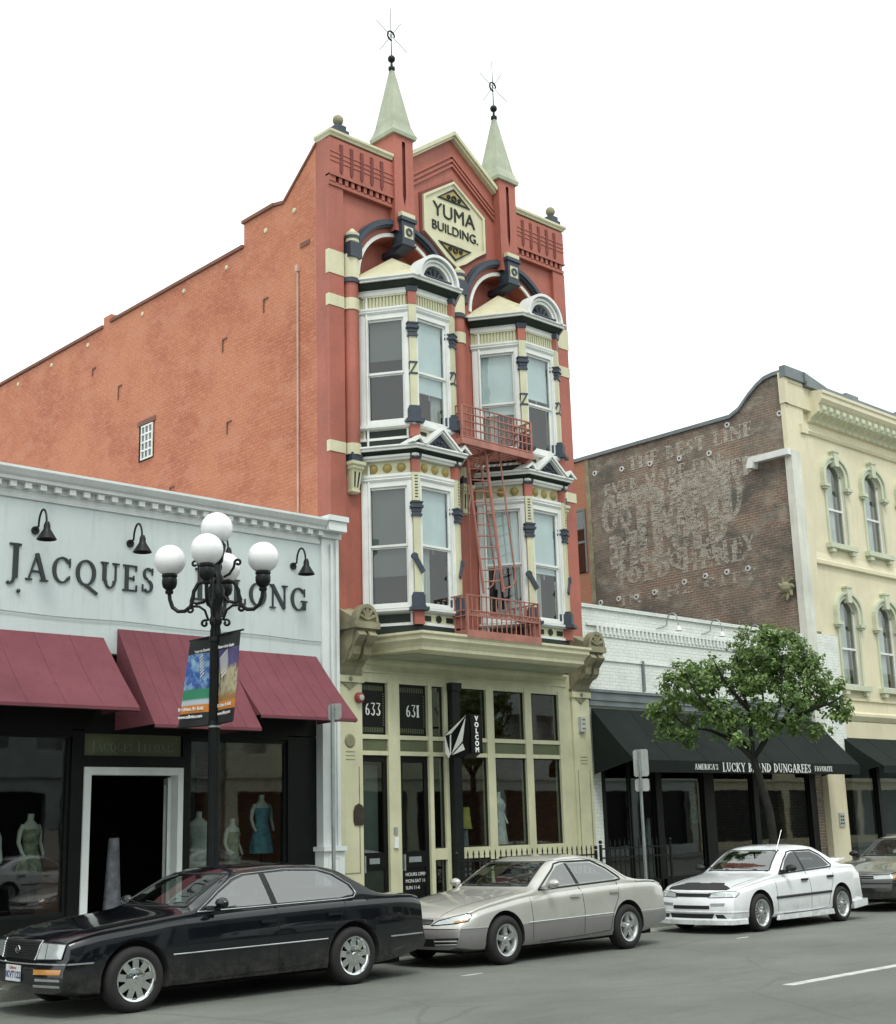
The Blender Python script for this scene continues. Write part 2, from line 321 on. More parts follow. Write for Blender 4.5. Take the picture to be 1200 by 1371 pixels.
# ------------------------------------------------------------------ lettering
def glyph(ch):
    K, T = .17, .065
    def stem(x, w=K, z0=0, z1=1, s=True):
        r = [('l', x, z0, x, z1, w)]
        if s: r += [('l', x-.17, z0+.03, x+.17, z0+.03, .06), ('l', x-.17, z1-.03, x+.17, z1-.03, .06)]
        return r
    def vend(x, z, d): return [('l', x, z, x, z+d, .05)]
    G = {
     'I': (.42, stem(.21)), 'L': (.68, stem(.19)+[('l', .2, .03, .64, .03, .06)]+vend(.63, 0, .25)),
     'E': (.70, stem(.19)+[('l', .2, .03, .62, .03, .06), ('l', .2, .97, .6, .97, .06), ('l', .2, .5, .5, .5, .06)]+vend(.62, 0, .24)+vend(.6, 1, -.22)+vend(.5, .4, .2)),
     'F': (.66, stem(.19)+[('l', .2, .97, .6, .97, .06), ('l', .2, .5, .5, .5, .06)]+vend(.6, 1, -.22)+vend(.5, .4, .2)),
     'A': (.92, [('l', .14, .02, .45, 1.0, T), ('l', .44, 1.0, .76, .02, K), ('l', .24, .34, .64, .34, .06), ('l', .02, .03, .28, .03, .06), ('l', .6, .03, .92, .03, .06)]),
     'J': (.52, [('l', .3, .02, .3, 1, K), ('l', .1, .97, .46, .97, .06), ('a', .14, .02, .16, .2, 0, -130, .1, .08)]),
     'C': (.86, [('a', .46, .5, .40, .49, 42, 318, K, T), ('l', .77, .62, .77, .95, .05), ('l', .76, .17, .76, .3, .05)]),
     'G': (.94, [('a', .46, .5, .40, .49, 42, 310, K, T), ('l', .77, .62, .77, .95, .05), ('l', .76, .06, .76, .42, K), ('l', .6, .42, .92, .42, .06)]),
     'O': (.96, [('a', .48, .5, .42, .49, 0, 360, K, T)]),
     'Q': (.96, [('a', .48, .5, .42, .49, 0, 360, K, T), ('l', .45, .06, .98, -.26, .11)]),
     'U': (.88, [('l', .2, .3, .2, 1, K), ('l', .68, .3, .68, 1, T), ('a', .44, .32, .24, .31, 180, 360, .12, T), ('l', .04, .97, .36, .97, .06), ('l', .54, .97, .84, .97, .06)]),
     'S': (.66, [('a', .33, .74, .22, .24, 40, 270, .12, .08), ('a', .33, .26, .23, .25, -140, 90, .14, .08), ('l', .53, .7, .53, .97, .05), ('l', .1, .04, .1, .32, .05)]),
     'N': (.94, [('l', .17, .02, .17, 1, T), ('l', .14, .98, .76, .04, K), ('l', .77, 0, .77, 1, T), ('l', .03, .03, .31, .03, .06), ('l', .02, .97, .2, .97, .06), ('l', .64, .97, .92, .97, .06)]),
     'M': (1.1, [('l', .17, .02, .17, 1, T), ('l', .17, .98, .54, .06, K), ('l', .54, .06, .9, .98, T), ('l', .92, 0, .92, 1, K), ('l', .03, .03, .31, .03, .06), ('l', .76, .03, 1.08, .03, .06)]),
     'D': (.9, stem(.19)+[('a', .3, .5, .5, .47, -90, 90, K, T)]),
     'B': (.76, stem(.19)+[('a', .26, .74, .3, .24, -90, 90, .14, T), ('a', .28, .26, .36, .25, -90, 90, .15, T)]),
     'R': (.84, stem(.19)+[('a', .26, .74, .32, .24, -90, 90, .15, T), ('l', .38, .5, .76, .03, .15)]),
     'P': (.74, stem(.19)+[('a', .26, .73, .34, .25, -90, 90, .15, T)]),
     'K': (.88, stem(.19)+[('l', .24, .42, .68, .97, T), ('l', .38, .58, .76, .03, .15), ('l', .58, .97, .82, .97, .05)]),
     'T': (.8, stem(.4, s=False)+[('l', .23, .03, .57, .03, .06), ('l', .06, .97, .74, .97, .06)]+vend(.07, 1, -.24)+vend(.73, 1, -.24)),
     'V': (.9, [('l', .14, .98, .46, .02, K), ('l', .46, .02, .76, .98, T), ('l', .0, .97, .3, .97, .06), ('l', .64, .97, .9, .97, .06)]),
     'Y': (.86, [('l', .43, 0, .43, .5, K), ('l', .14, .98, .43, .45, .15), ('l', .43, .45, .72, .98, T), ('l', .28, .03, .58, .03, .06), ('l', .02, .97, .28, .97, .06), ('l', .6, .97, .84, .97, .06)]),
     'H': (.92, stem(.2)+stem(.72)+[('l', .2, .5, .72, .5, .06)]), 'W': (1.2, [('l', .12, .98, .38, .02, K), ('l', .38, .02, .6, .9, T), ('l', .6, .9, .84, .02, K), ('l', .84, .02, 1.08, .98, T)]),
     '6': (.66, [('a', .33, .29, .25, .27, 0, 360, .13, .07), ('a', .52, .42, .44, .56, 180, 105, .13, .07)]),
     '3': (.62, [('a', .27, .28, .26, .28, -150, 90, .13, .07), ('l', .27, .54, .5, .96, .06), ('l', .08, .97, .52, .97, .07)]),
     '1': (.42, stem(.21)+[('l', .07, .82, .2, .97, .06)]), "'": (.24, [('l', .1, .75, .12, 1, .09)]), '.': (.26, [('l', .06, .06, .18, .06, .12)]), ' ': (.45, []),
    }
    return G.get(ch, (.5, []))
def serif(mb, text, h, x, z, y, depth, big=None, track=.1, wmul=1.0, wt=1.0):
    """raised serif capitals on the plane y (towards -y); returns end x"""
    e = 0
    for i, ch in enumerate(text):
        w_, st = glyph(ch); hh = h*(big or {}).get(i, 1); hw = hh*wmul
        for s in st:
            e += 1; yy = y-depth-.0007*(e % 9)
            if s[0] == 'l':
                _, a, b, c, d, t = s; t *= wt; p = Vector((a*hw, b*hh)); q = Vector((c*hw, d*hh)); n = (q-p).normalized(); n = Vector((-n.y, n.x))*t*hh*.5
                ring = [p+n, p-n, q-n, q+n]
                mb.prism([(x+v.x, z+v.y) for v in ring], y, yy)
            else:
                _, cx, cz, rx, rz, a0, a1, t1, t2 = s; t1 *= wt; t2 *= wt; N = max(6, int(abs(a1-a0)/14)); inn, out = [], []
                for k in range(N+1):
                    a = R(a0+(a1-a0)*k/N); t = (t1*abs(math.cos(a))**1.3+t2*(1-abs(math.cos(a))**1.3))*.5
                    out.append((x+(cx+(rx+0)*math.cos(a))*hw, z+(cz+rz*math.sin(a))*hh))
                    inn.append((x+(cx+(rx-2*t)*math.cos(a))*hw, z+(cz+(rz-2*min(t, rz*.4))*math.sin(a))*hh))
                for k in range(N): mb.prism([out[k], out[k+1], inn[k+1], inn[k]], y, yy)
        x += w_*hw+track*h
    return x
def sans(text, size, name, mat, parent, M, extrude=.004, align='CENTER', bold=0):
    cu = bpy.data.curves.new('lettering', 'FONT'); cu.body = text; cu.size = size; cu.extrude = extrude; cu.align_x = align; cu.offset = bold
    o = bpy.data.objects.new('lettering', cu); COL.objects.link(o)
    me = bpy.data.meshes.new_from_object(o.evaluated_get(bpy.context.evaluated_depsgraph_get())); bpy.data.objects.remove(o)
    off = BASE.get(parent.name, Vector()) if parent else Vector()
    me.transform(Matrix.Translation(-off) @ M); me.materials.clear(); me.materials.append(mat)
    n = bpy.data.objects.new(name, me); COL.objects.link(n); n.parent = parent; BASE[n.name] = off; return n
def facing(p, d=(1, 0, 0), up=(0, 0, 1)):     # text lies in plane spanned by d and up
    d = Vector(d).normalized(); u = Vector(up).normalized(); n = d.cross(u)
    return Matrix(((d.x, u.x, n.x, p[0]), (d.y, u.y, n.y, p[1]), (d.z, u.z, n.z, p[2]), (0, 0, 0, 1)))

# ------------------------------------------------------------------ the red brick building
yb = thing('brick_building', 'tall narrow red brick Victorian building with four bay windows and two pointed turrets', 'building', (3.53, 0, .15))
CXS = (1.94, 5.11); W0, W1 = 0.0, 7.06
# side wall with stepped parapet
side = [(.0, .15), (28, .15), (28, 13.4), (15.0, 13.5), (14.9, 14.0), (8.85, 14.02), (8.85, 14.3), (8.5, 14.3), (8.5, 14.06), (2.86, 14.06), (2.86, 14.62), (1.8, 14.62), (1.45, 14.55), (.32, 15.45), (.0, 15.45)]
side_in = [(y, z) for y, z in side]
m_ = MB(); m_.prism([(.34, .15)]+side[1:-2]+[(.34, 15.43)], 0.0, .34, 'x'); sw = m_.build('side_wall', M_sidebrick, yb)
m_ = MB(); m_.prism([(.34, .15), (28, .15), (28, 13.4), (15, 13.5), (2.8, 13.6), (.34, 14.6)], W1-.34, W1, 'x'); m_.build('side_wall', M_sidebrick, yb)
m_ = MB()   # coping
for (a, za), (b, zb_) in (((15.0, 14.0), (8.85, 14.03)), ((8.5, 14.07), (2.87, 14.07)), ((2.9, 14.63), (1.76, 14.63))):
    m_.box(-.05, .40, b, a, zb_-.002, zb_+.07).cut()
m_.prism([(1.76, 14.63), (1.42, 14.56), (.33, 15.44), (.33, 15.51), (1.42, 14.63), (1.76, 14.70)], -.03, .4, 'x')
m_.pieces('coping', M_brown, sw)
m_ = MB().box(.34, W1-.34, .6, 28, 13.0, 13.2); m_.box(.34, W1-.34, 27.7, 28, .15, 13.3); m_.build('roof', M_steel, yb)
m_ = MB()
for y, z in ((1.05, 14.27), (2.05, 14.18), (3.5, 13.83), (5.2, 13.83), (7.0, 13.83), (9.6, 13.8), (11.5, 13.8), (13.4, 13.78)):
    m_.lathe([(.001, -.03), (.05, -.025), (.055, 0)], (0, y, z), 10, 'x').cut()
m_.pieces('tie_plate', M_cream, sw)
m_ = MB()
for y, z, l in ((2.1, 12.35, .3), (3.6, 11.9, .3), (8.0, 11.95, .35), (3.4, 10.0, .28), (9.3, 12.9, .2), (5.6, 9.0, .3)): m_.box(-.025, .01, y, y+.03, z, z+l); m_.box(-.025, .01, y-.14, y, z+l-.03, z+l).cut()
m_.box(-.02, .01, .55, .85, 13.35, 13.45)
m_.pieces('wall_hook', M_brown, sw)
m_ = MB().tube([(-.03, .92, 6.5), (-.03, .92, 12.9)], .022); m_.box(-.07, -.0, .88, .96, 12.86, 13.0)
m_.build('conduit', M_pipe, yb)
# little window in the side wall
m_ = MB(); m_.box(-.012, .0, 6.36, 7.0, 10.16, 11.12); wd = m_.build('window', M_dark, yb, label='small white barred window in the orange side wall')
m_ = MB(); y0, y1, z0, z1 = 6.40, 6.86, 10.2, 10.98
for a in (y0, y0+.155, y0+.31, y1): m_.box(-.04, -.013, a-.018, a+.018, z0, z1)
for k in range(5): zz = z0+(z1-z0)*k/4; m_.box(-.043, -.014, y0-.02, y1+.02, zz-.018, zz+.018)
m_.build('frame', M_white, wd); MB().box(-.024, -.020, y0, y1, z0, z1).build('pane', M_glass, wd)
m_ = MB().box(-.03, .0, 6.3, 7.06, 11.03, 11.14); m_.build('lintel', M_brown, wd)

# front wall with the two arched niches
RIN, ZC = 1.12, 12.72
holes = []
for cx in CXS: holes.append([(cx-RIN, 5.4), (cx+RIN, 5.4)]+arc(cx, ZC, RIN, RIN*.98, 0, 180, 24))
outer = [(W0, 5.0), (W1, 5.0), (W1, 15.5), (4.82, 15.5), (4.82, 15.8), (3.53, 16.72), (2.24, 15.8), (2.24, 15.5), (W0, 15.5)]
m_ = MB(); m_.flat(outer, holes, 0.0); 
m_.prism([(W0, 5.0), (W0, 15.5), (W0+.001, 15.5), (W0+.001, 5.0)], .0, .34); m_.prism([(W1-.001, 5.0), (W1-.001, 15.5), (W1, 15.5), (W1, 5.0)], .0, .34)
m_.flat([(W0, 5.0), (W1, 5.0), (W1, 15.5), (4.82, 15.5), (4.82, 15.8), (3.53, 16.72), (2.24, 15.8), (2.24, 15.5), (W0, 15.5)], [], .45)
m_.box(W0+.002, W1-.002, .002, .448, 15.3, 15.498)
fw = m_.build('front_wall', M_red, yb)
m_ = MB()
for cx in CXS:
    a_ = arc(cx, ZC, RIN, RIN*.98, 0, 180, 24)
    for p, q in zip(a_[:-1], a_[1:]): m_.add([(p[0], 0, p[1]), (q[0], 0, q[1]), (q[0], .42, q[1]), (p[0], .42, p[1])], [(0, 1, 2, 3)])
    m_.box(cx-RIN-.05, cx+RIN+.05, .42, .44, 5.4, 13.9)
    for s in (-1, 1): m_.add([(cx+s*RIN, 0, 5.4), (cx+s*RIN, .42, 5.4), (cx+s*RIN, .42, ZC), (cx+s*RIN, 0, ZC)], [(0, 1, 2, 3)])
m_.build('niche', M_red, fw)
def ringarc(mb, cx, cz, r0, r1, y0, y1, a0=0, a1=180, n=26, sq=1.0):
    A = arc(cx, cz, r0, r0*sq, a0, a1, n); B = arc(cx, cz, r1, r1*sq, a0, a1, n)
    for k in range(n): mb.prism([A[k], A[k+1], B[k+1], B[k]], y0, y1)
for cx in CXS:
    m_ = MB(); ringarc(m_, cx, ZC, 1.30, 1.47, -.10, .0, 4, 176); ringarc(m_, cx, ZC, 1.34, 1.43, -.15, -.101, 4, 176); m_.build('arch_moulding', M_navy, yb)
    m_ = MB(); ringarc(m_, cx, ZC, RIN-.005, RIN+.07, -.035, .0); m_.build('arch_edge', M_white, yb)
    # keystone
    m_ = MB(); m_.prism([(cx-.165, 13.62), (cx+.165, 13.62), (cx+.185, 14.12), (cx-.185, 14.12)], -.30, 0); m_.prism([(-.28, 13.60), (-.24, 13.55), (.0, 13.49), (.40, 13.47), (.40, 13.60)], cx-.14, cx+.14, 'x')
    m_.box(cx-.22, cx+.22, -.34, 0, 14.12, 14.2); m_.box(cx-.20, cx+.20, -.32, 0, 13.58, 13.622); ks = m_.build('keystone', M_navy, yb)
    m_ = MB().box(cx-.12, cx+.12, -.312, -.30, 13.74, 14.0).cut(); m_.box(cx-.19, cx+.19, -.31, 0, 14.2, 14.31); m_.pieces('trim', M_cream2, ks)
    m_ = MB(); m_.lathe([(.045, -.02), (.09, -.02), (.09, .0), (.045, .0), (.045, -.02)], (cx, -.314, 13.87), 18, 'y'); m_.build('rosette', M_navy, ks)
# corner piers and engaged shafts with cream bands
def bands(mb, zs):
    for z0, z1 in zs: mb.box(*mb_x, *mb_y, z0, z1)
for xc, x0, x1 in ((.56, 0, .36), (3.53, 3.30, 3.76), (6.52, 6.68, W1)):
    m_ = MB()
    if xc != 3.53: m_.box(x0-(.02 if x0 == 0 else -.0), x1+(.02 if x1 == W1 else 0), -.09, .0, 5.35, 14.415)
    m_.lathe([(.155, 8.95), (.155, 12.46)], (xc, -.05, 0), 18)
    if xc == 3.53: m_.box(x0, x1, -.04, 0, 5.35, 13.0)
    pr = m_.build('pier', M_red, yb)
    m_ = MB()
    for z0, z1 in ((8.85, 9.07), (11.84, 12.08), (12.52, 13.02)):
        m_.lathe([(.001, z0), (.175, z0), (.175, z1), (.001, z1)], (xc, -.05, 0), 18)
        if xc != 3.53: m_.box(x0-(.035 if x0 == 0 else -.01), x1+(.035 if x1 == W1 else -.01), -.105, .0, z0, z1)
        if xc != 3.53: m_.box(min(x1, xc)-.02, max(x0, xc)+.02, -.06, 0, z0+.002, z1-.002)
        m_.cut()
    m_.pieces('band', M_cream2, pr)
    m_ = MB(); m_.box(xc-.15, xc+.15, -.25, .0, 12.95, 13.27).cut(); m_.lathe([(.001, 12.42), (.19, 12.42), (.19, 12.5), (.001, 12.5)], (xc, -.05, 0), 18)
    m_.cut(); m_.box(xc-.13, xc+.13, -.2, 0, 8.68, 8.88).cut(); m_.lathe([(.001, 13.36), (.16, 13.36), (.16, 13.42), (.001, 13.42)], (xc, -.12, 0), 16); m_.pieces('capital', M_navy, pr)
    m_ = MB(); m_.lathe([(.12, 13.27), (.14, 13.3), (.14, 13.36), (.14, 13.42), (.15, 13.48), (.08, 13.54), (.03, 13.6), (.001, 13.61)], (xc, -.12, 0), 16)
    m_.cut()
    lv_ = [(.17, .26, 8.70), (.17, .26, 8.64), (.14, .22, 8.61), (.15, .23, 8.57), (.12, .19, 8.53), (.085, .14, 8.16), (.10, .15, 8.15), (.10, .15, 8.11), (.06, .1, 8.08)]
    vs_ = []
    for a_, b_, z_ in lv_: vs_ += [(xc-a_, 0, z_), (xc-a_, -b_, z_), (xc+a_, -b_, z_), (xc+a_, 0, z_)]
    m_.add(vs_, [(0, 1, 2, 3), tuple(range(len(vs_)-1, len(vs_)-5, -1))]+[(i*4+j, i*4+4+j, i*4+4+(j+1) % 4, i*4+(j+1) % 4) for i in range(len(lv_)-1) for j in range(4)]); m_.pieces('corbel', M_cream, pr)
    m_ = MB()
    for s_ in (-1, 1): m_.add([(xc+s_*.02, -.150, 8.2), (xc+s_*.05, -.150, 8.2), (xc+s_*.075, -.194, 8.5), (xc+s_*.035, -.194, 8.5)], [(0, 1, 2, 3)]).cut()
    m_.pieces('groove', M_dkgreen, pr)
# parapet side panels
for x0, x1 in ((.04, 1.66), (5.40, 7.02)):
    m_ = MB().box(x0-.06, x1+.02, -.14, 0, 14.62, 15.45)
    m_.box(x0-.06, x1+.02, -.165, 0, 14.62, 14.66)
    n = int((x1-x0)/.16)
    for k in range(n): m_.box(x0+.02+k*.163-(.08 if k == 0 else 0), x0+.10+k*.163, -.135, 0, 14.50, 14.62)
    m_.box(x0-.06, x1+.02, -.12, 0, 14.42, 14.50)
    for z in (14.94, 15.04, 15.14): m_.box(x0-.055, x1+.015, -.155, -.14, z, z+.035)
    pp = m_.build('parapet_panel', M_red, yb)
    m_ = MB()
    for k in range(5):
        x = x0+.24+k*.27; m_.prism([(x-.04, 14.78), (x, 14.70), (x+.04, 14.78), (x+.04, 15.36), (x-.04, 15.36)], -.158, -.13).cut()
    m_.pieces('slot', M_reddk, pp)
    m_ = MB().sweep([(-.14, 15.50), (.15, 15.50), (.16, 15.53), (.20, 15.57), (.20, 15.62), (-.4, 15.62)], [(x0+.10, .34), (x0+.10, 0), (x1, 0)] if x0 < 1 else [(x0, 0), (x1-.10, 0), (x1-.10, .34)])
    m_.build('cornice', M_cream2, pp)
    bx = x0+.28 if x0 < 1 else x1-.22
    m_ = MB().box(bx-.16, bx+.16, -.16, .16, 15.62, 15.72); m_.box(bx-.12, bx+.12, -.12, .12, 15.72, 15.84); m_.lathe([(.06, 15.84), (.05, 15.9)], (bx, .0, 0), 12); fn = m_.build('finial', M_navy, yb)
    MB().ball((bx, .0, 15.99), .115).build('ball', M_stone, fn, smooth=True)
# turrets
for cx in CXS:
    h = .27; xa, xb = cx-h, cx+h
    m_ = MB()
    m_.flat([(xa, 13.9), (xb, 13.9), (xb, 16.12), (xa, 16.12)], [[(cx-.045, 14.75), (cx, 14.5), (cx+.045, 14.75), (cx+.045, 16.0), (cx-.045, 16.0)]], -.20)
    m_.add([(xa, -.20, 13.9), (xa, .45, 13.9), (xa, .45, 16.12), (xa, -.20, 16.12), (xb, -.20, 13.9), (xb, .45, 13.9), (xb, .45, 16.12), (xb, -.20, 16.12)], [(0, 1, 2, 3), (4, 5, 6, 7), (1, 5, 6, 2), (2, 6, 7, 3)])
    tr = m_.build('turret', M_red, yb)
    MB().box(cx-.1, cx+.1, -.14, -.13, 14.4, 16.05).build('slot', M_reddk, tr)
    ring = lambda k, z: [(cx-k, .125-k*1.15, z), (cx+k, .125-k*1.15, z), (cx+k, .125+k*1.15, z), (cx-k, .125+k*1.15, z)]
    m_ = MB(); lv = [(.27, 16.12), (.33, 16.12), (.34, 16.2), (.30, 16.30), (.255, 16.45), (.035, 17.86)]
    vs = []; fs = []
    for k, z in lv: vs += ring(k, z)
    for i in range(len(lv)-1):
        for j in range(4): fs.append((i*4+j, i*4+(j+1) % 4, i*4+4+(j+1) % 4, i*4+4+j))
    fs.append(tuple(range(len(vs)-4, len(vs)))); m_.add(vs, fs); sp_ = m_.build('spire', M_pale, tr)
    m_ = MB().lathe([(.05, 17.84), (.075, 17.86), (.075, 17.92), (.03, 17.95), (.025, 18.05)], (cx, .125, 0), 12); m_.ball((cx, .125, 18.13), .085)
    m_.tube([(cx, .125, 18.18), (cx, .125, 19.38)], [.014, .006], 6)
    z = 18.70
    for dx, dz, l in ((.50, .72, .62), (-.80, .38, .55)):
        v = Vector((dx, 0, dz)).normalized()
        m_.tube([Vector((cx, .125, z))-v*l*(.95), Vector((cx, .125, z))+v*l*.85], .007, 5)
    m_.tube([(cx+.1*math.cos(t*.3491), .125, z+.11*math.sin(t*.3491)) for t in range(15)], .02, 6)
    m_.build('weather_finial', M_iron, tr, smooth=True)
# central gable
m_ = MB()
for s in (-1, 1):
    P = [(3.53, 16.72), (3.53+s*1.29, 15.8)]; n_ = .09
    m_.prism([(3.53, 16.76), (3.53, 16.86), (3.53+s*1.31, 15.92), (3.53+s*1.29, 15.84)], -.17, .45)
    m_.prism([(3.53, 16.70), (3.53, 16.758), (3.53+s*1.287, 15.838), (3.53+s*1.287, 15.78)], -.12, -.001).cut()
m_.pieces('gable_coping', M_cream2, yb)
m_ = MB()
for s in (-1, 1):
    for d, yy in ((.44, -.05), (.56, -.05), (.68, -.05)): m_.prism([(3.53, 16.72-d), (3.53, 16.78-d), (3.53+s*1.28, 15.86-d), (3.53+s*1.28, 15.80-d)], yy, 0)
m_.build('gable_moulding', M_red, yb)
hx = lambda g: [(3.53, 15.66+g), (3.53+.93+g, 15.06+g*.5), (3.53+.93+g, 14.22-g*.5)]+[(3.53+.62, 14.02-g), (3.53+.3, 13.78-g*1.1)]+[(3.53, 13.62-g*1.3)]+[(3.53-.3, 13.78-g*1.1), (3.53-.62, 14.02-g)]+[(3.53-.93-g, 14.22-g*.5), (3.53-.93-g, 15.06+g*.5)]
m_ = MB().prism(hx(.07), -.03, .0); sgp = m_.build('name_panel_surround', M_reddk, yb)
m_ = MB().prism(hx(0), -.045, -.0301); H0, H1 = hx(0), hx(-.06)
for k in range(len(H0)): k2 = (k+1) % len(H0); m_.prism([H0[k], H0[k2], H1[k2], H1[k]], -.085, -.0452)
npn = m_.build('name_panel', M_cream2, yb)
m_ = MB()
for s, zb_ in ((1, 15.16), (-1, 14.10)):
    m_.prism([(3.53-.46, zb_), (3.53+.46, zb_), (3.53, zb_+s*.30)], -.052, -.0453).cut()
m_.pieces('ornament_ground', M_gold, npn)
m_ = MB()
for s, zb_ in ((1, 15.16), (-1, 14.10)):
    T_ = [(3.53-.5, zb_-s*.02), (3.53+.5, zb_-s*.02), (3.53, zb_+s*.33)]; T2 = [(3.53-.42, zb_+s*.015), (3.53+.42, zb_+s*.015), (3.53, zb_+s*.28)]
    for k in range(3): k2 = (k+1) % 3; m_.prism([T_[k], T_[k2], T2[k2], T2[k]], -.07, -.0454)
    for dx, r in ((0, .075), (-.16, .05), (.16, .05)): m_.lathe([(r*.55, -.028), (r, -.028), (r, 0), (r*.55, 0), (r*.55, -.028)], (3.53+dx, -.0525, zb_+s*.08), 12, 'y')
    m_.cut()
m_.pieces('ornament', M_dkgreen, npn)
sans('YUMA', .46, 'lettering', M_dkgreen, npn, facing((3.53, -.055, 14.70)), .012)
sans('BUILDING.', .30, 'lettering', M_dkgreen, npn, facing((3.55, -.055, 14.36)), .012)
# bay windows
def sash_window(mb_frame, L, z0, z1, zr, fw=.13, inset=.02, n=1):
    """white frame with two sashes in the local face frame (x along, y inward)"""
    x0, x1 = .02, L-.02
    mb_frame.box(x0, x0+fw, -.03, .10, z0, z1); mb_frame.box(x1-fw, x1, -.03, .10, z0, z1)
    mb_frame.box(x0+fw, x1-fw, -.03, .10, z1-fw*.8, z1); mb_frame.box(x0+fw, x1-fw, -.03, .10, z0, z0+.06)
    mb_frame.box(x0+.03, x0+fw-.03, -.045, -.031, z0, z1-.02); mb_frame.box(x1-fw+.03, x1-.03, -.045, -.031, z0, z1-.02)
    a, b = x0+fw, x1-fw
    for (p, q, s, yo) in ((z0+.06, zr, .05, .045), (zr-.02, z1-fw*.8, .045, .015)):
        mb_frame.box(a, a+s, yo, yo+.035, p, q); mb_frame.box(b-s, b, yo, yo+.035, p, q)
        mb_frame.box(a+s, b-s, yo+.001, yo+.034, p, p+s); mb_frame.box(a+s, b-s, yo+.001, yo+.034, q-s, q)
    return a+.04, b-.04
def corner_box(mb, cx_, cy_, ang, w_, z0, z1, t=0.0):
    a = R(ang); old = mb.M
    mb.M = Matrix.Translation((cx_, cy_, 0)) @ Matrix.Rotation(a, 4, 'Z'); h = w_/2
    if t: mb.add([(-h, -h, z0), (h, -h, z0), (h, h, z0), (-h, h, z0), (-h-t, -h-t, z1), (h+t, -h-t, z1), (h+t, h+t, z1), (-h-t, h+t, z1)], [(0, 3, 2, 1), (4, 5, 6, 7), (0, 1, 5, 4), (1, 2, 6, 5), (2, 3, 7, 6), (3, 0, 4, 7)])
    else: mb.box(-h, h, -h, h, z0, z1)
    mb.M = old
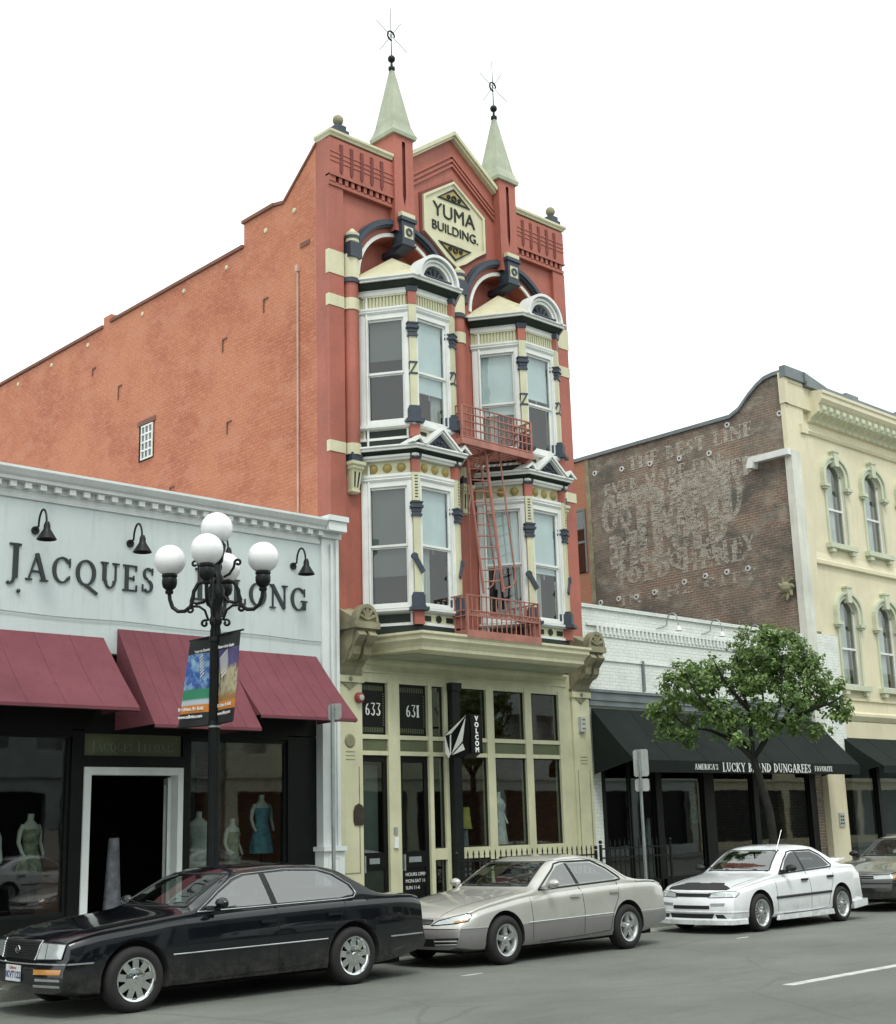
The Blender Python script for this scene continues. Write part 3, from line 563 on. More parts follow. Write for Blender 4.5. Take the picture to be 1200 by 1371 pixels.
def bay(cx, fl, label):
    d, hw, rw = .90, .54, 1.14
    path = [(cx-rw, 0), (cx-hw, -d), (cx+hw, -d), (cx+rw, 0)]
    P = dict(zero=(5.30, 9.05)[fl])
    if fl == 0: zb0, zw1, zp0, zp1, zs, zw0, zwt, zr, zf0, zf1, zc = 5.30, 5.50, 5.55, 5.74, 5.84, 5.84, 8.33, 7.06, 8.47, 8.73, 9.00
    else: zb0, zw1, zp0, zp1, zs, zw0, zwt, zr, zf0, zf1, zc = 9.01, 9.17, 9.22, 9.38, 9.50, 9.50, 11.80, 10.56, 11.93, 12.20, 12.52
    m_ = MB(); q = .05
    m_.sweep([(-q, zb0), (.0, zb0), (.0, zw0-.02), (-q, zw0-.02)], path); m_.sweep([(-q, zwt), (.0, zwt), (.0, zc), (-q, zc)], path)
    b_ = m_.build('bay_window', M_cream, yb, label=label)
    m_ = MB(); m_.sweep([(.0, zb0), (.05, zb0), (.03, zw1), (.0, zw1)], path).cut(); m_.sweep([(.0, zf1+.105), (.11, zf1+.105), (.14, zf1+.13), (.20, zc-.095), (.0, zc-.095)], path)
    m_.pieces('dark_moulding', M_dkgreen, b_)
    m_ = MB()
    m_.sweep([(.0, zw1), (.035, zw1), (.035, zp0), (.0, zp0)], path).cut(); m_.sweep([(.0, zp1), (.06, zp1+.01), (.10, zp1+.04), (.10, zs-.02), (.0, zs-.02)], path).cut()
    m_.sweep([(.0, zwt), (.04, zwt), (.07, zwt+.04), (.05, zwt+.06), (.07, zwt+.09), (.07, zf0), (.0, zf0)], path).cut()
    if fl == 0: m_.sweep([(.0, 8.735), (.09, 8.74), (.10, 8.77), (.14, 8.79), (.14, 8.833), (.0, 8.833)], path).cut()
    else: m_.sweep([(.0, 12.20), (.05, 12.20), (.05, 12.27), (.08, 12.30), (.0, 12.30)], path).cut()
    z = zc-.094
    m_.sweep([(.0, z), (.235, z), (.24, z+.03), (.225, z+.035), (.27, z+.06), (.27, z+.09), (.0, z+.094)], path)
    m_.pieces('cornice', M_white, b_)
    # frieze decoration and base panels, face by face
    frz, disc, pan, panb, fr, pane, bl1, bl2, back = MB(), MB(), MB(), MB(), MB(), MB(), MB(), MB(), MB(); net = MB()
    for k in range(3):
        Mx, L = face_matrix(path[k], path[k+1])
        for o in (frz, disc, pan, panb, fr, pane, bl1, bl2, back): o.M = Mx
        if fl == 1:
            n = 13
            for i in range(n): x = .12+(L-.24)*i/(n-1); frz.box(x-.022, x+.022, -.03, 0, zf0+.02, zf1-.04)
            frz.box(.08, L-.08, -.045, 0, zf1-.04, zf1)
        else:
            for i in range(3): disc.lathe([(.001, -.055), (.05, -.05), (.085, -.02), (.095, -.0)], (L*(.24+.26*i), 0, (zf0+zf1)/2), 16, 'y').cut()
        if k != 1:
            pan.box(.12, L-.13, -.012, 0, zp0+.015, zp1-.015)
            panb.box(.08, .12, -.02, 0, zp0, zp1); panb.box(L-.13, L-.09, -.02, 0, zp0, zp1)
        else:
            pan.box(.16, .34, -.012, 0, zp0+.04, zp1-.05); pan.box(L-.34, L-.16, -.012, 0, zp0+.04, zp1-.05)
            pan.lathe([(.001, -.02), (.07, -.02), (.07, 0)], (L/2, 0, (zp0+zp1)/2), 14, 'y')
        a, b = sash_window(fr, L, zw0, zwt, zr)
        zt = zwt-.13
        pane.add([(a, .035, zr), (b, .035, zr), (b, .035, zt), (a, .035, zt)], [(0, 1, 2, 3)]); pane.add([(a, .062, zw0+.08), (b, .062, zw0+.08), (b, .062, zr), (a, .062, zr)], [(0, 1, 2, 3)])
        drop = {(0, 0): .62, (1, 0): .50, (2, 0): .5}.get((k, fl), .56 if k == 1 else .5)
        zb = zt-(zt-zw0)*(drop+.13*math.sin(cx*7+k*2.3+fl*4.1))
        dark = (k == 0 and cx < 3)
        (bl2 if dark else bl1).box(a, b, .10, .11, zb, zt)
        if not dark:                     # hem bar of the blind and a net curtain with folds below it
            bl1.box(a, b, .09, .12, zb-.03, zb-.001); bl1.box((a+b)/2-.006, (a+b)/2+.006, .10, .106, zb-.14, zb-.031)
            if (k+fl+int(cx)) % 3 != 1:
                N_ = 26; s0, s1 = (a, a+(b-a)*.42) if (k+fl) % 2 else (b-(b-a)*.36, b)
                cv = [(s0+(s1-s0)*i/N_, .17+.025*math.sin(i*1.7)) for i in range(N_+1)]
                net.M = Mx; net.add([(x, y, zw0+.06) for x, y in cv]+[(x, y, zt) for x, y in cv], [(i, i+1, N_+2+i, N_+1+i) for i in range(N_)]); net.cut()
        back.box(-.0, L, .30, .31, zw0-.05, zwt+.05)
        for o in (frz, pan, panb, fr, pane, bl1, bl2): o.cut()
    frz.M = None
    if fl == 1: frz.pieces('fluted_frieze', M_cream, b_)
    else: disc.pieces('disc', M_gold, b_, smooth=True)
    pan.pieces('base_panel', M_dkgreen, b_); panb.pieces('panel_edge', M_white, b_); fr.pieces('window_frame', M_white, b_); pane.pieces('pane', M_glass, b_)
    bl1.pieces('blind', M_blind, b_); net.pieces('net_curtain', M_curtain, b_)
    if cx < 3: bl2.pieces('screen', M_blinddk, b_)
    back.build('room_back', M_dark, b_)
    # corner columns
    for s, ang in ((-1, -28), (1, 28)):
        X, Y = cx+s*(hw-.01), -d-.01
        red, yel, nav = MB(), MB(), MB()
        corner_box(red, X, Y, ang, .17, zf0, zf1+.0); red.cut(); corner_box(red, X, Y, ang, .20, zw1+.0, zs-.07)
        if fl == 0: c0, c1, s0 = 7.59, 7.90, 6.08
        else: c0, c1, s0 = 11.25, 11.53, 9.78
        corner_box(yel, X, Y, ang, .14, s0, c0); yel.cut(); corner_box(yel, X, Y, ang, .155, c1, zf0)
        z = c0
        for t, w_ in ((.05, .20), (.04, .17), (.07, .19), (.05, .25), (.05, .21), (.03, .24)):
            corner_box(nav, X, Y, ang, w_, z, z+t-.002); z += t
        nav.cut()
        corner_box(nav, X, Y, ang, .24, s0-.22, s0-.02); corner_box(nav, X, Y, ang, .20, s0-.02, s0+.03); corner_box(nav, X, Y, ang, .26, s0-.26, s0-.22); corner_box(nav, X, Y, ang, .36, s0-.32, s0-.26)
        nav.cut(); corner_box(nav, X, Y, ang, .20, zf1, zf1+.10, .02); nav.cut()
        if fl == 1:
            for zz in (10.46, 10.69): corner_box(nav, X, Y, ang, .17, zz, zz+.035)
            old = nav.M; nav.M = Matrix.Translation((X, Y, 0)) @ Matrix.Rotation(R(ang), 4, 'Z')
            nav.prism([(-.075, 10.49), (-.04, 10.49), (.075, 10.69), (.04, 10.69)], -.085, -.07); nav.M = nav.M @ Matrix.Rotation(R(-90), 4, 'Z'); nav.prism([(-.075, 10.49), (-.04, 10.49), (.075, 10.69), (.04, 10.69)], -.085, -.07); nav.M = old
        else:
            old = nav.M; nav.M = Matrix.Translation((X, Y, 0)) @ Matrix.Rotation(R(ang), 4, 'Z')
            nav.prism([(-.11, 6.78), (-.04, 6.86), (.14, 6.52), (.07, 6.46)] if s < 0 else [(.11, 6.78), (.04, 6.86), (-.14, 6.52), (-.07, 6.46)], -.105, -.069); nav.lathe([(.001, -.115), (.07, -.115), (.07, -.07)], (-.07*(1 if s < 0 else -1), 0, 6.80), 12, 'y')
            for i in range(8): nav.box(-.03, .03, -.082, -.077, 7.96+i*.06, 7.985+i*.06)
            nav.M = old
        red.pieces('column_block', M_red, b_); yel.pieces('shaft', M_cream, b_); nav.pieces('column_trim', M_navy, b_)
    # pediments
    Mx, L = face_matrix(path[1], path[2])
    if fl == 0:
        m_ = MB(); x0, x1, zb = cx-.50, cx+.50, zc; za = zc+.42
        for s in (-1, 1):
            for (o_, i_, yy_) in ((0, .055, -.29), (.075, .11, -.26), (.056, .074, -.22)): k_ = .5/.42; m_.prism([(cx+s*(.52-o_*k_), zb), (cx+s*(.52-i_*k_), zb), (cx, za-i_), (cx, za-o_)], -d+yy_, -.45)
        for s in (-1, 1):
            m_.prism([(cx+s*.80, zb), (cx+s*.74, zb), (cx+s*.60, zb+.10), (cx+s*.60, zb+.17)], -d-.27, -.3); m_.prism([(cx+s*.46, zb+.0), (cx+s*.50, zb+.0), (cx+s*.60, zb+.10), (cx+s*.60, zb+.17)], -d-.268, -.302)
        m_.build('pediment', M_white, b_)
        m_ = MB().prism([(cx-.37, zb), (cx+.37, zb), (cx, za-.115)], -d-.16, -.44)
        for s in (-1, 1): m_.prism([(cx+s*.73, zb), (cx+s*.51, zb), (cx+s*.60, zb+.10)], -d-.2, -.32)
        for i in range(4): m_.ball((cx-.13+.087*i, -d-.165, zb+.07+(.05 if 0 < i < 3 else 0)), .04, 8)
        m_.build('tympanum', M_navy, b_)
        m_ = MB(); rp = [(cx-rw-.24, 0), (cx-hw-.14, -d-.24), (cx+hw+.14, -d-.24), (cx+rw+.24, 0)]; ap = [(cx-rw+.1, 0), (cx-hw+.04, -.7), (cx+hw-.04, -.7), (cx+rw-.1, 0)]
        m_.add([(x, y, zc-.003) for x, y in rp]+[(x, y, zc+.02) for x, y in ap], [(0, 1, 5, 4), (1, 2, 6, 5), (2, 3, 7, 6)]); m_.build('skirt_roof', M_pale, b_)
    else:
        m_ = MB(); ringarc(m_, cx, zc-.03, .42, .47, -d-.24, -d+.05, n=20); ringarc(m_, cx, zc-.03, .47, .50, -d-.19, -d+.05, n=20); ringarc(m_, cx, zc-.03, .50, .56, -d-.30, -d+.05, n=20); ringarc(m_, cx, zc-.03, .35, .419, -d-.20, -d+.05, n=20)
        m_.build('pediment', M_white, b_)
        m_ = MB().prism(arc(cx, zc-.06, .345, .345, 0, 180, 16), -d-.12, -.5)
        for a in (30, 60, 90, 120, 150): m_.tube([(cx+.1*math.cos(R(a)), -d-.13, zc-.02+.1*math.sin(R(a))), (cx+.29*math.cos(R(a)), -d-.14, zc-.04+.29*math.sin(R(a)))], [.02, .04], 6)
        m_.ball((cx, -d-.13, zc+.04), .06, 8); m_.box(cx-.35, cx+.35, -d-.29, -.5, zc+.001, zc+.03); m_.build('tympanum', M_navy, b_)
        m_ = MB(); rp = [(cx-rw-.24, 0), (cx-hw-.14, -d-.24), (cx+hw+.14, -d-.24), (cx+rw+.24, 0)]
        rid = [(cx-.10, .12, 13.42), (cx+.10, .12, 13.42)]
        vs = [(x, y, zc+.005) for x, y in rp]+rid+[(cx-rw+.03, .40, zc+.05), (cx+rw-.03, .40, zc+.05)]
        m_.add(vs, [(0, 1, 4, 6), (1, 2, 5, 4), (2, 3, 7, 5), (0, 6, 3), (6, 7, 3), (6, 4, 5, 7)])
        for t in (.25, .5, .75):
            for (p, q), (r_, s_) in (((vs[0], vs[6]), (vs[1], vs[4])), ((vs[1], vs[4]), (vs[2], vs[5])), ((vs[2], vs[5]), (vs[3], vs[7]))):
                a = Vector(p).lerp(Vector(q), t); b = Vector(r_).lerp(Vector(s_), t); m_.tube([a, b], .012, 5)
        m_.build('bay_roof', M_cream2, b_)
    # rain pipe at the left root
    m_ = MB().tube([(cx-rw+.07, -.16, zb0+.05), (cx-rw+.07, -.16, zc-.35)], .026, 8)
    m_.build('rain_pipe', M_white, b_)
bay(CXS[0], 0, 'lower bay window on the left half, triangular pediment above')
bay(CXS[1], 0, 'lower bay window on the right half, behind the fire escape ladder')
bay(CXS[0], 1, 'upper bay window on the left half, round pediment above')
bay(CXS[1], 1, 'upper bay window on the right half, behind the upper balcony')

# shopfront cornice, consoles, pilasters
SP = [(.76, 0), (1.15, -1.30), (5.93, -1.30), (6.32, 0)]
m_ = MB().sweep([(-1.2, 5.335), (.0, 5.335), (.0, 5.29), (-.04, 5.25), (-.04, 5.19), (-.10, 5.13), (-.14, 5.06), (-.14, 5.0), (-.22, 4.95), (-.26, 4.93), (-1.2, 4.93)], SP)
sc_ = m_.build('shop_cornice', M_cream2, yb)
MB().add([(.7, 0, 4.925), (1.3, -1.05, 4.925), (5.8, -1.05, 4.925), (6.4, 0, 4.925)], [(0, 1, 2, 3)]).build('soffit', M_pale, sc_)
m_ = MB().add([(.76, 0, 5.34), (1.15, -1.28, 5.34), (5.93, -1.28, 5.34), (6.32, 0, 5.34)], [(0, 1, 2, 3)]); m_.build('ledge', M_steel, sc_)
m_ = MB().box(.66, 6.6, -.05, .3, 4.56, 4.93); m_.sweep([(.0, 4.80), (.04, 4.82), (.08, 4.87), (.08, 4.92), (.0, 4.92)], [(.70, -.05), (6.45, -.05)]); m_.sweep([(.0, 4.66), (.03, 4.66), (.03, 4.70), (.0, 4.70)], [(.70, -.05), (6.45, -.05)])
m_.build('lintel', M_cream, yb)
for xc in (.36, 6.86):
    m_ = MB(); pf = [(0, 5.55), (-.62, 5.45), (-.64, 5.38), (-.55, 5.30), (-.50, 5.1), (-.40, 4.98), (-.34, 4.85), (-.2, 4.72), (-.16, 4.62), (0, 4.35)]
    m_.prism(pf, xc-.25, xc+.25, 'x'); m_.box(xc-.30, xc+.30, -.68, 0, 5.38, 5.50)
    for dx in (-.13, .13): m_.prism([(-.62, 5.34), (-.70, 5.25), (-.6, 5.14), (-.52, 5.06), (-.5, 4.92), (-.42, 4.84), (-.3, 4.80), (-.2, 5.3)], xc+dx-.09, xc+dx+.09, 'x')
    m_.prism([(xc-.30, 4.62), (xc+.30, 4.62), (xc+.22, 4.45), (xc, 4.30), (xc-.22, 4.45)], -.14, 0)
    m_.prism([(xc-.26, 5.50)]+arc(xc, 5.50, .26, .33, 180, 0, 14)[1:-1]+[(xc+.26, 5.50)], -.64, -.50); m_.prism([(-.5, 5.5), (-.5, 5.6), (0, 5.85), (0, 5.5)], xc-.22, xc+.22, 'x')
    cn = m_.build('console', M_stone, yb)
    m_ = MB()
    for a in (20, 55, 90, 125, 160): m_.tube([(xc, -.65, 5.54), (xc+.18*math.cos(R(a)), -.66, 5.54+.21*math.sin(R(a)))], [.02, .04], 6)
    ringarc(m_, xc, 5.5, .21, .265, -.68, -.64, n=14, sq=1.25)
    m_.lathe([(.001, -.04), (.05, -.02), (.06, 0)], (xc, -.14, 4.5), 10, 'y'); m_.build('leaf_carving', M_stone, cn)
for x0, x1 in ((.03, .66), (6.58, 7.14)):
    m_ = MB().box(x0, x1, -.12, .3, .15, 4.56); m_.box(x0-.03, x1+.03, -.17, .3, .15, .55); m_.box(x0-.02, x1+.02, -.145, .3, .55, .62); m_.box(x0-.03, x1+.03, -.16, .3, 4.44, 4.56)
    pl = m_.build('pilaster', M_cream, yb)
    m_ = MB(); xc = (x0+x1)/2
    for k in range(3): m_.box(xc-.09, xc+.13, -.125, -.12, 3.02+k*.07, 3.035+k*.07)
    m_.box(x0+.08, x0+.10, -.125, -.12, 1.0, 2.9); m_.box(x1-.10, x1-.08, -.125, -.12, 1.0, 2.9); m_.box(x0+.10, x1-.10, -.125, -.12, 1.0, 1.02)
    m_.build('groove', M_stone, pl)
m_ = MB().lathe([(.001, -.02), (.10, -.02), (.13, 0)], (.36, -.12, 3.36), 18, 'y'); m_.build('vent', M_stone, yb)
m_ = MB().prism([(.45, 1.85), (.63, 1.85), (.66, 1.92), (.66, 2.1), (.62, 2.2), (.54, 2.24), (.46, 2.2), (.42, 2.1), (.42, 1.92)], -.145, -.12); m_.build('plaque', M_bronze, yb)
# shopfront timber and glass
YS = -.02
m_ = MB()
for x0, x1 in ((1.34, 1.63), (2.38, 2.48), (2.80, 2.90), (3.15, 3.22), (3.99, 4.20), (5.13, 5.33), (6.19, 6.58)): m_.box(x0, x1, YS-.05, YS+.12, .15, 4.56)
for x0, x1 in ((.66, 1.34), (1.63, 2.38), (2.48, 2.80), (3.22, 3.99), (4.20, 5.13), (5.33, 6.19)):
    m_.box(x0, x1, YS-.04, YS+.1, 3.42, 3.50); m_.box(x0, x1, YS-.04, YS+.1, 3.12, 3.20); m_.box(x0, x1, YS-.035, YS+.1, 4.48, 4.56)
    if x0 > 2.4: m_.box(x0, x1, YS-.045, YS+.1, 1.17, 1.38); m_.box(x0, x1, YS-.03, YS+.1, .15, .35)
sf = m_.build('shopfront_frame', M_cream, yb)
m_ = MB()
for x0, x1 in ((.68, 1.32), (1.65, 2.36), (2.50, 2.78), (3.24, 3.97), (4.22, 5.11), (5.35, 6.17)): m_.box(x0, x1, YS-.01, YS+.03, 3.20, 3.42)
m_.build('transom_panel', M_olive, sf)
for x0, x1 in ((2.48, 2.80), (3.22, 3.99), (4.20, 5.13), (5.33, 6.19)):
    for z0, z1 in ((1.38, 3.12), (3.50, 4.48), (.35, 1.17)):
        m_ = MB(); y = YS+.02
        for a in ((x0, x0+.025, z0, z1), (x1-.025, x1, z0, z1), (x0+.025, x1-.025, z0, z0+.025), (x0+.025, x1-.025, z1-.025, z1)): m_.box(a[0], a[1], y-.015, y+.03, a[2], a[3])
        w_ = m_.build('window', M_dkgreen, yb)
        MB().add([(x0+.02, y, z0+.02), (x1-.02, y, z0+.02), (x1-.02, y, z1-.02), (x0+.02, y, z1-.02)], [(0, 1, 2, 3)]).build('pane', M_glassdk, w_)
for x0, x1, num in ((.66, 1.34, '633'), (1.63, 2.38, '631')):
    m_ = MB(); y = YS+.03; z0, z1 = .18, 3.12
    m_.box(x0, x0+.10, y-.02, y+.03, z0, z1); m_.box(x1-.10, x1, y-.02, y+.03, z0, z1); m_.box(x0+.1, x1-.1, y-.02, y+.03, z1-.12, z1); m_.box(x0+.1, x1-.1, y-.02, y+.03, 1.05, 1.35); m_.box(x0+.1, x1-.1, y-.02, y+.03, z0, .42)
    dr = m_.build('door', M_black, yb, label='black glazed door under number '+num)
    m_ = MB(); m_.add([(x0+.1, y+.0, 1.35), (x1-.1, y, 1.35), (x1-.1, y, 3.0), (x0+.1, y, 3.0)], [(0, 1, 2, 3)]); m_.build('pane', M_glassdk, dr)
    MB().box(x0+.1, x1-.1, y, y+.015, .42, 1.05).build('lower_panel', M_dkgreen if num == '633' else M_black, dr)
    MB().box(x0+.22, x1-.22, y-.03, y-.02, 1.15, 1.25).build('letter_plate', M_galv, dr)
    MB().box(x0+.07, x0+.10, y-.07, y-.02, 1.0, 1.3).build('handle', M_galv, dr)
    tl = MB().box(x0, x1, y, y+.02, 3.50, 4.48).build('transom_light', M_black, yb)
    m_ = MB(); n0 = serif(m_, num, .235, 0, 0, 0, .006, track=.03, wmul=.85); m2 = MB(); serif(m2, num, .235, (x0+x1)/2-n0/2+.03, 3.86, y-.003, .006, track=.03, wmul=.85); m2.build('number', M_wlet, tl)
    m_ = MB()
    for i in range(14):
        for j in range(2): m_.box(x0+.04+i*(x1-x0-.08)/14, x0+.06+i*(x1-x0-.08)/14, y-.003, y, 3.55+j*.78, 3.64+j*.78)
    for i in range(14): m_.box(x0+.03, x0+.07, y-.003, y, 3.68+i*.045, 3.70+i*.045); m_.box(x1-.07, x1-.03, y-.003, y, 3.68+i*.045, 3.70+i*.045)
    m_.build('etched_border', M_olive, tl)
    if num == '633':
        m_ = MB().box(x0+.12, x1-.12, y+.12, y+.13, 1.35, 2.95)
        m_.build('curtain', M_blinddk, dr)
    else:
        for k, t in enumerate(('HOURS OPEN', 'MON-SAT 11-8', 'SUN 11-6')): sans(t, .088, 'lettering', M_wlet, dr, facing((x0+.14, y-.003, .90-.12*k)), .001, 'LEFT')
MB().box(1.42, 1.52, YS-.09, YS-.05, 1.42, 1.62).build('letter_box', M_white, yb); MB().box(1.43, 1.51, YS-.075, YS-.05, 1.66, 1.80).build('intercom', M_galv, yb)
m_ = MB().box(2.92, 3.13, -.19, .1, .15, 4.56); m_.box(2.89, 3.16, -.22, .1, 4.40, 4.56); m_.box(2.89, 3.16, -.22, .1, .15, .45); m_.build('iron_column', M_iron, yb)
# rooms behind the glass
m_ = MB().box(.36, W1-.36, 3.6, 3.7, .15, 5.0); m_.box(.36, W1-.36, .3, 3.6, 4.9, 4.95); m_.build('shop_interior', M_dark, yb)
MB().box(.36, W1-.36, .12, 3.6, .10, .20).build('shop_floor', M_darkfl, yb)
m_ = MB().box(.56, .60, -.09, -.02, 0, 0.01)
al = thing('alarm_bell', 'round red alarm bell on the cream pilaster beside number 633', 'alarm', (.57, -.12, 4.16))
MB().lathe([(.001, -.10), (.07, -.10), (.095, -.07), (.10, -.0)], (.57, -.121, 4.16), 20, 'y').build('housing', M_redplastic, al, smooth=True)
MB().lathe([(.001, -.115), (.05, -.11), (.055, -.1)], (.57, -.121, 4.16), 16, 'y').build('gong', M_greybox, al)
kb = thing('meter_box', 'small pale utility box on the right cream pilaster', 'box', (6.83, -.12, 3.83))
MB().box(6.75, 6.92, -.20, -.122, 3.70, 4.02).build('case', M_greybox, kb)
m_ = MB()
for z in (3.76, 3.86, 3.95): m_.box(6.80, 6.83, -.206, -.2, z, z+.025); m_.box(6.85, 6.88, -.206, -.2, z, z+.025)
m_.build('button', M_dkgreen, kb)
# fire escape
fe = thing('fire_escape', 'salmon red iron fire escape with two railed balconies and a steep ladder', 'fire escape', (3.6, -1.2, 5.4))
def balcony(x0, x1, y0, y1, zf, h, deco):
    m_ = MB(); r = .017
    zs = [zf+.04, zf+h*.5, zf+h*.97] if not deco else [zf+.03, zf+h*.44, zf+h*.58, zf+h*.98]
    if not deco: zs = [zf+.05, zf+h*.32, zf+h*.55, zf+h*.77, zf+h]
    pts = [(x0, y1), (x0, y0), (x1, y0), (x1, y1)]
    for z in zs:
        for (a, b) in zip(pts[:-1], pts[1:]):
            dx, dy = (r, 0) if a[0] == b[0] else (0, r)
            m_.box(min(a[0], b[0])-dx-.002, max(a[0], b[0])+dx+.002, min(a[1], b[1])-dy, max(a[1], b[1])+dy, z-.011, z+.011)
    n = 15
    for i in range(n+1):
        x = x0+(x1-x0)*i/n; t = .009 if 0 < i < n else .022; m_.box(x-t, x+t, y0-t, y0+t, zf, zf+h)
    for i in range(1, 7):
        y = y0+(y1-y0)*i/7
        for x in (x0, x1): m_.box(x-.011, x+.011, y-.011, y+.011, zf, zf+h)
    if deco:
        for i in range(n):
            a = x0+(x1-x0)*i/n; b = x0+(x1-x0)*(i+1)/n; z0, z1 = zs[1], zs[2]
            m_.prism([(a, z0), (a+.03, z0), (b, z1), (b-.03, z1)], y0-.006, y0+.006); m_.prism([(b, z0), (b-.03, z0), (a, z1), (a+.03, z1)], y0-.008, y0+.008)
    o = m_.build('balcony', M_rust, fe)
    m_ = MB(); k = int((y1-y0)/.09)
    for i in range(k): y = y0+(y1-y0)*(i+.5)/k; m_.box(x0, x1, y-.022, y+.022, zf-.03, zf)
    for x in (x0, (x0+x1)/2, x1): m_.box(x-.025, x+.025, y0, y1, zf-.09, zf-.03)
    m_.box(x0-.03, x1+.03, y0-.03, y0+.0, zf-.11, zf+.02); m_.box(x0-.03, x0, y0, y1, zf-.11, zf+.02)
    m_.build('floor_grating', M_rust, o)
    return o
balcony(2.46, 4.48, -1.17, -.05, 9.30, .70, False)
m_ = MB()
for x in (2.6, 3.45): m_.tube([(x, -1.1, 9.22), (x, -.02, 8.6)], .022, 6)
m_.build('bracket', M_rust, fe)
balcony(2.34, 4.36, -1.28, -.10, 5.40, .73, True)
m_ = MB()
a0, a1 = Vector((3.32, -.95, 9.3)), Vector((3.70, -.95, 6.35)); q0, q1 = Vector((2.92, -.80, 9.3)), Vector((3.30, -.80, 6.3))
m_.tube([a0, a1], .035, 6); m_.tube([q0, q1], .028, 6)
for i in range(1, 13): m_.tube([a0.lerp(a1, i/13), q0.lerp(q1, i/13)], .014, 5)
m_.tube([(3.24, -.5, 9.3), (3.24, -.5, 5.5)], .016, 6)
m_.build('ladder', M_rust, fe)
m_ = MB(); h0 = Vector((3.66, -1.0, 9.4)); pts = [h0.lerp(Vector((4.02, -1.0, 6.75)), t/8) for t in range(9)]+[Vector((4.02, -1.0, 6.62)), Vector((3.94, -1.0, 6.5)), Vector((3.80, -.98, 6.44)), Vector((3.70, -.95, 6.42))]
m_.tube(pts, .018, 6); m_.tube([(3.25, -.82, 9.4), (3.62, -.82, 6.8), (3.55, -.82, 6.5), (3.4, -.82, 6.4)], .018, 6); m_.tube([pts[3], pts[3]-Vector((.28, -.05, 0))], .014, 5)
m_.build('handrail', M_rust, fe)
m_ = MB()
for (x, y, l) in ((2.5, -.95, .35), (2.62, -.5, .4)): pass
sp_ = thing('potted_plant', 'small dark pot plant standing on the lower fire escape balcony', 'plant', (4.1, -1.0, 5.41))
MB().lathe([(.001, 0), (.08, 0), (.11, .2), (.001, .2)], (4.1, -1.0, 5.41), 12).build('pot', M_iron, sp_)
rnd = random.Random(3); m_ = MB()
for i in range(70):
    a = rnd.uniform(0, 6.28); rr = rnd.uniform(.02, .2); p = Vector((4.1+rr*math.cos(a), -1.0+rr*math.sin(a), 5.6+rnd.uniform(.0, .3))); u = Vector((rnd.uniform(-1, 1), rnd.uniform(-1, 1), rnd.uniform(-.3, 1))).normalized()*.07; v = u.orthogonal().normalized()*.025
    m_.add([p-u, p+v, p+u, p-v], [(0, 1, 2, 3)])
m_.build('leaves', M_dkgreen, sp_)
# ------------------------------------------------------------------ left shop: pale render, maroon awnings
jb = thing('shop_building', 'single storey pale grey shop with serif lettering and dentil cornice', 'building', (-7, -.2, .15))
YJ = -.25
m_ = MB().box(-18, -.42, YJ, .3, 4.62, 6.95); m_.build('front_wall', M_jac, jb)
m_ = MB().box(-18, -.03, 4.4, 20, .15, 6.6); m_.box(-18, -.03, .3, 4.4, 3.5, 6.6); m_.build('rear_block', M_jac, jb)
m_ = MB(); m_.sweep([(-.3, 6.93), (.03, 6.93), (.04, 6.98), (.02, 7.0), (.03, 7.05), (.05, 7.06), (.05, 7.16), (.19, 7.17), (.20, 7.22), (.24, 7.25), (.30, 7.33), (.30, 7.37), (-.3, 7.38)], [(-18, YJ), (-.44, YJ)])
for i in range(70): x = -17.8+i*.25; m_.box(x, x+.11, YJ-.15, YJ-.02, 7.07, 7.165)
m_.build('cornice', M_jactrim, jb)
m_ = MB().box(-.42, -.02, YJ-.06, .3, 1.5, 7.05); m_.box(-.46, .0, YJ-.12, .3, 7.05, 7.16); m_.box(-.43, -.01, YJ-.30, .3, 7.16, 7.34); m_.box(-.45, .01, YJ-.34, .3, 7.34, 7.44)
m_.box(-.46, .01, YJ-.12, .3, .15, 1.42); m_.box(-.50, .02, YJ-.18, .3, 1.42, 1.5); m_.box(-.48, .015, YJ-.15, .3, .15, .4)
m_.box(-.36, -.08, YJ-.13, YJ-.12, .5, .55); m_.box(-.36, -.08, YJ-.13, YJ-.12, 1.3, 1.35); m_.box(-.36, -.32, YJ-.13, YJ-.12, .55, 1.3); m_.box(-.12, -.08, YJ-.13, YJ-.12, .55, 1.3)
m_.box(-.12, -.05, YJ-.10, YJ-.06, 1.5, 7.05)
pj = m_.build('corner_pilaster', M_jactrim, jb)
MB().tube([(-.22, YJ-.1, 6.95), (-.22, YJ-.1, 5.6), (-.22, YJ-.10, 1.5)], .03).build('rain_pipe', M_jactrim, jb)
m_ = MB(); serif(m_, 'JACQUES', .43, -6.50, 5.66, YJ, .03, {0: 1.28}, track=.10, wmul=.97, wt=.88); m_.pieces('lettering', M_letter, jb)
m_ = MB(); serif(m_, 'LELONG', .43, -3.12, 5.64, YJ, .03, {0: 1.28}, track=.10, wmul=1.0, wt=.88); m_.pieces('lettering', M_letter, jb)
m_ = MB(); pts = []
for i in range(41):
    t = i/40; pts.append((-16+15.6*t, YJ-.03, 5.17-.012*math.sin(t*40)-.05*t))
m_.tube(pts, .008, 5); m_.build('wall_cable', M_galv, jb)
MB().ball((-6.28, YJ-.03, 5.47), .035, 8).build('wall_knob', M_letter, jb)
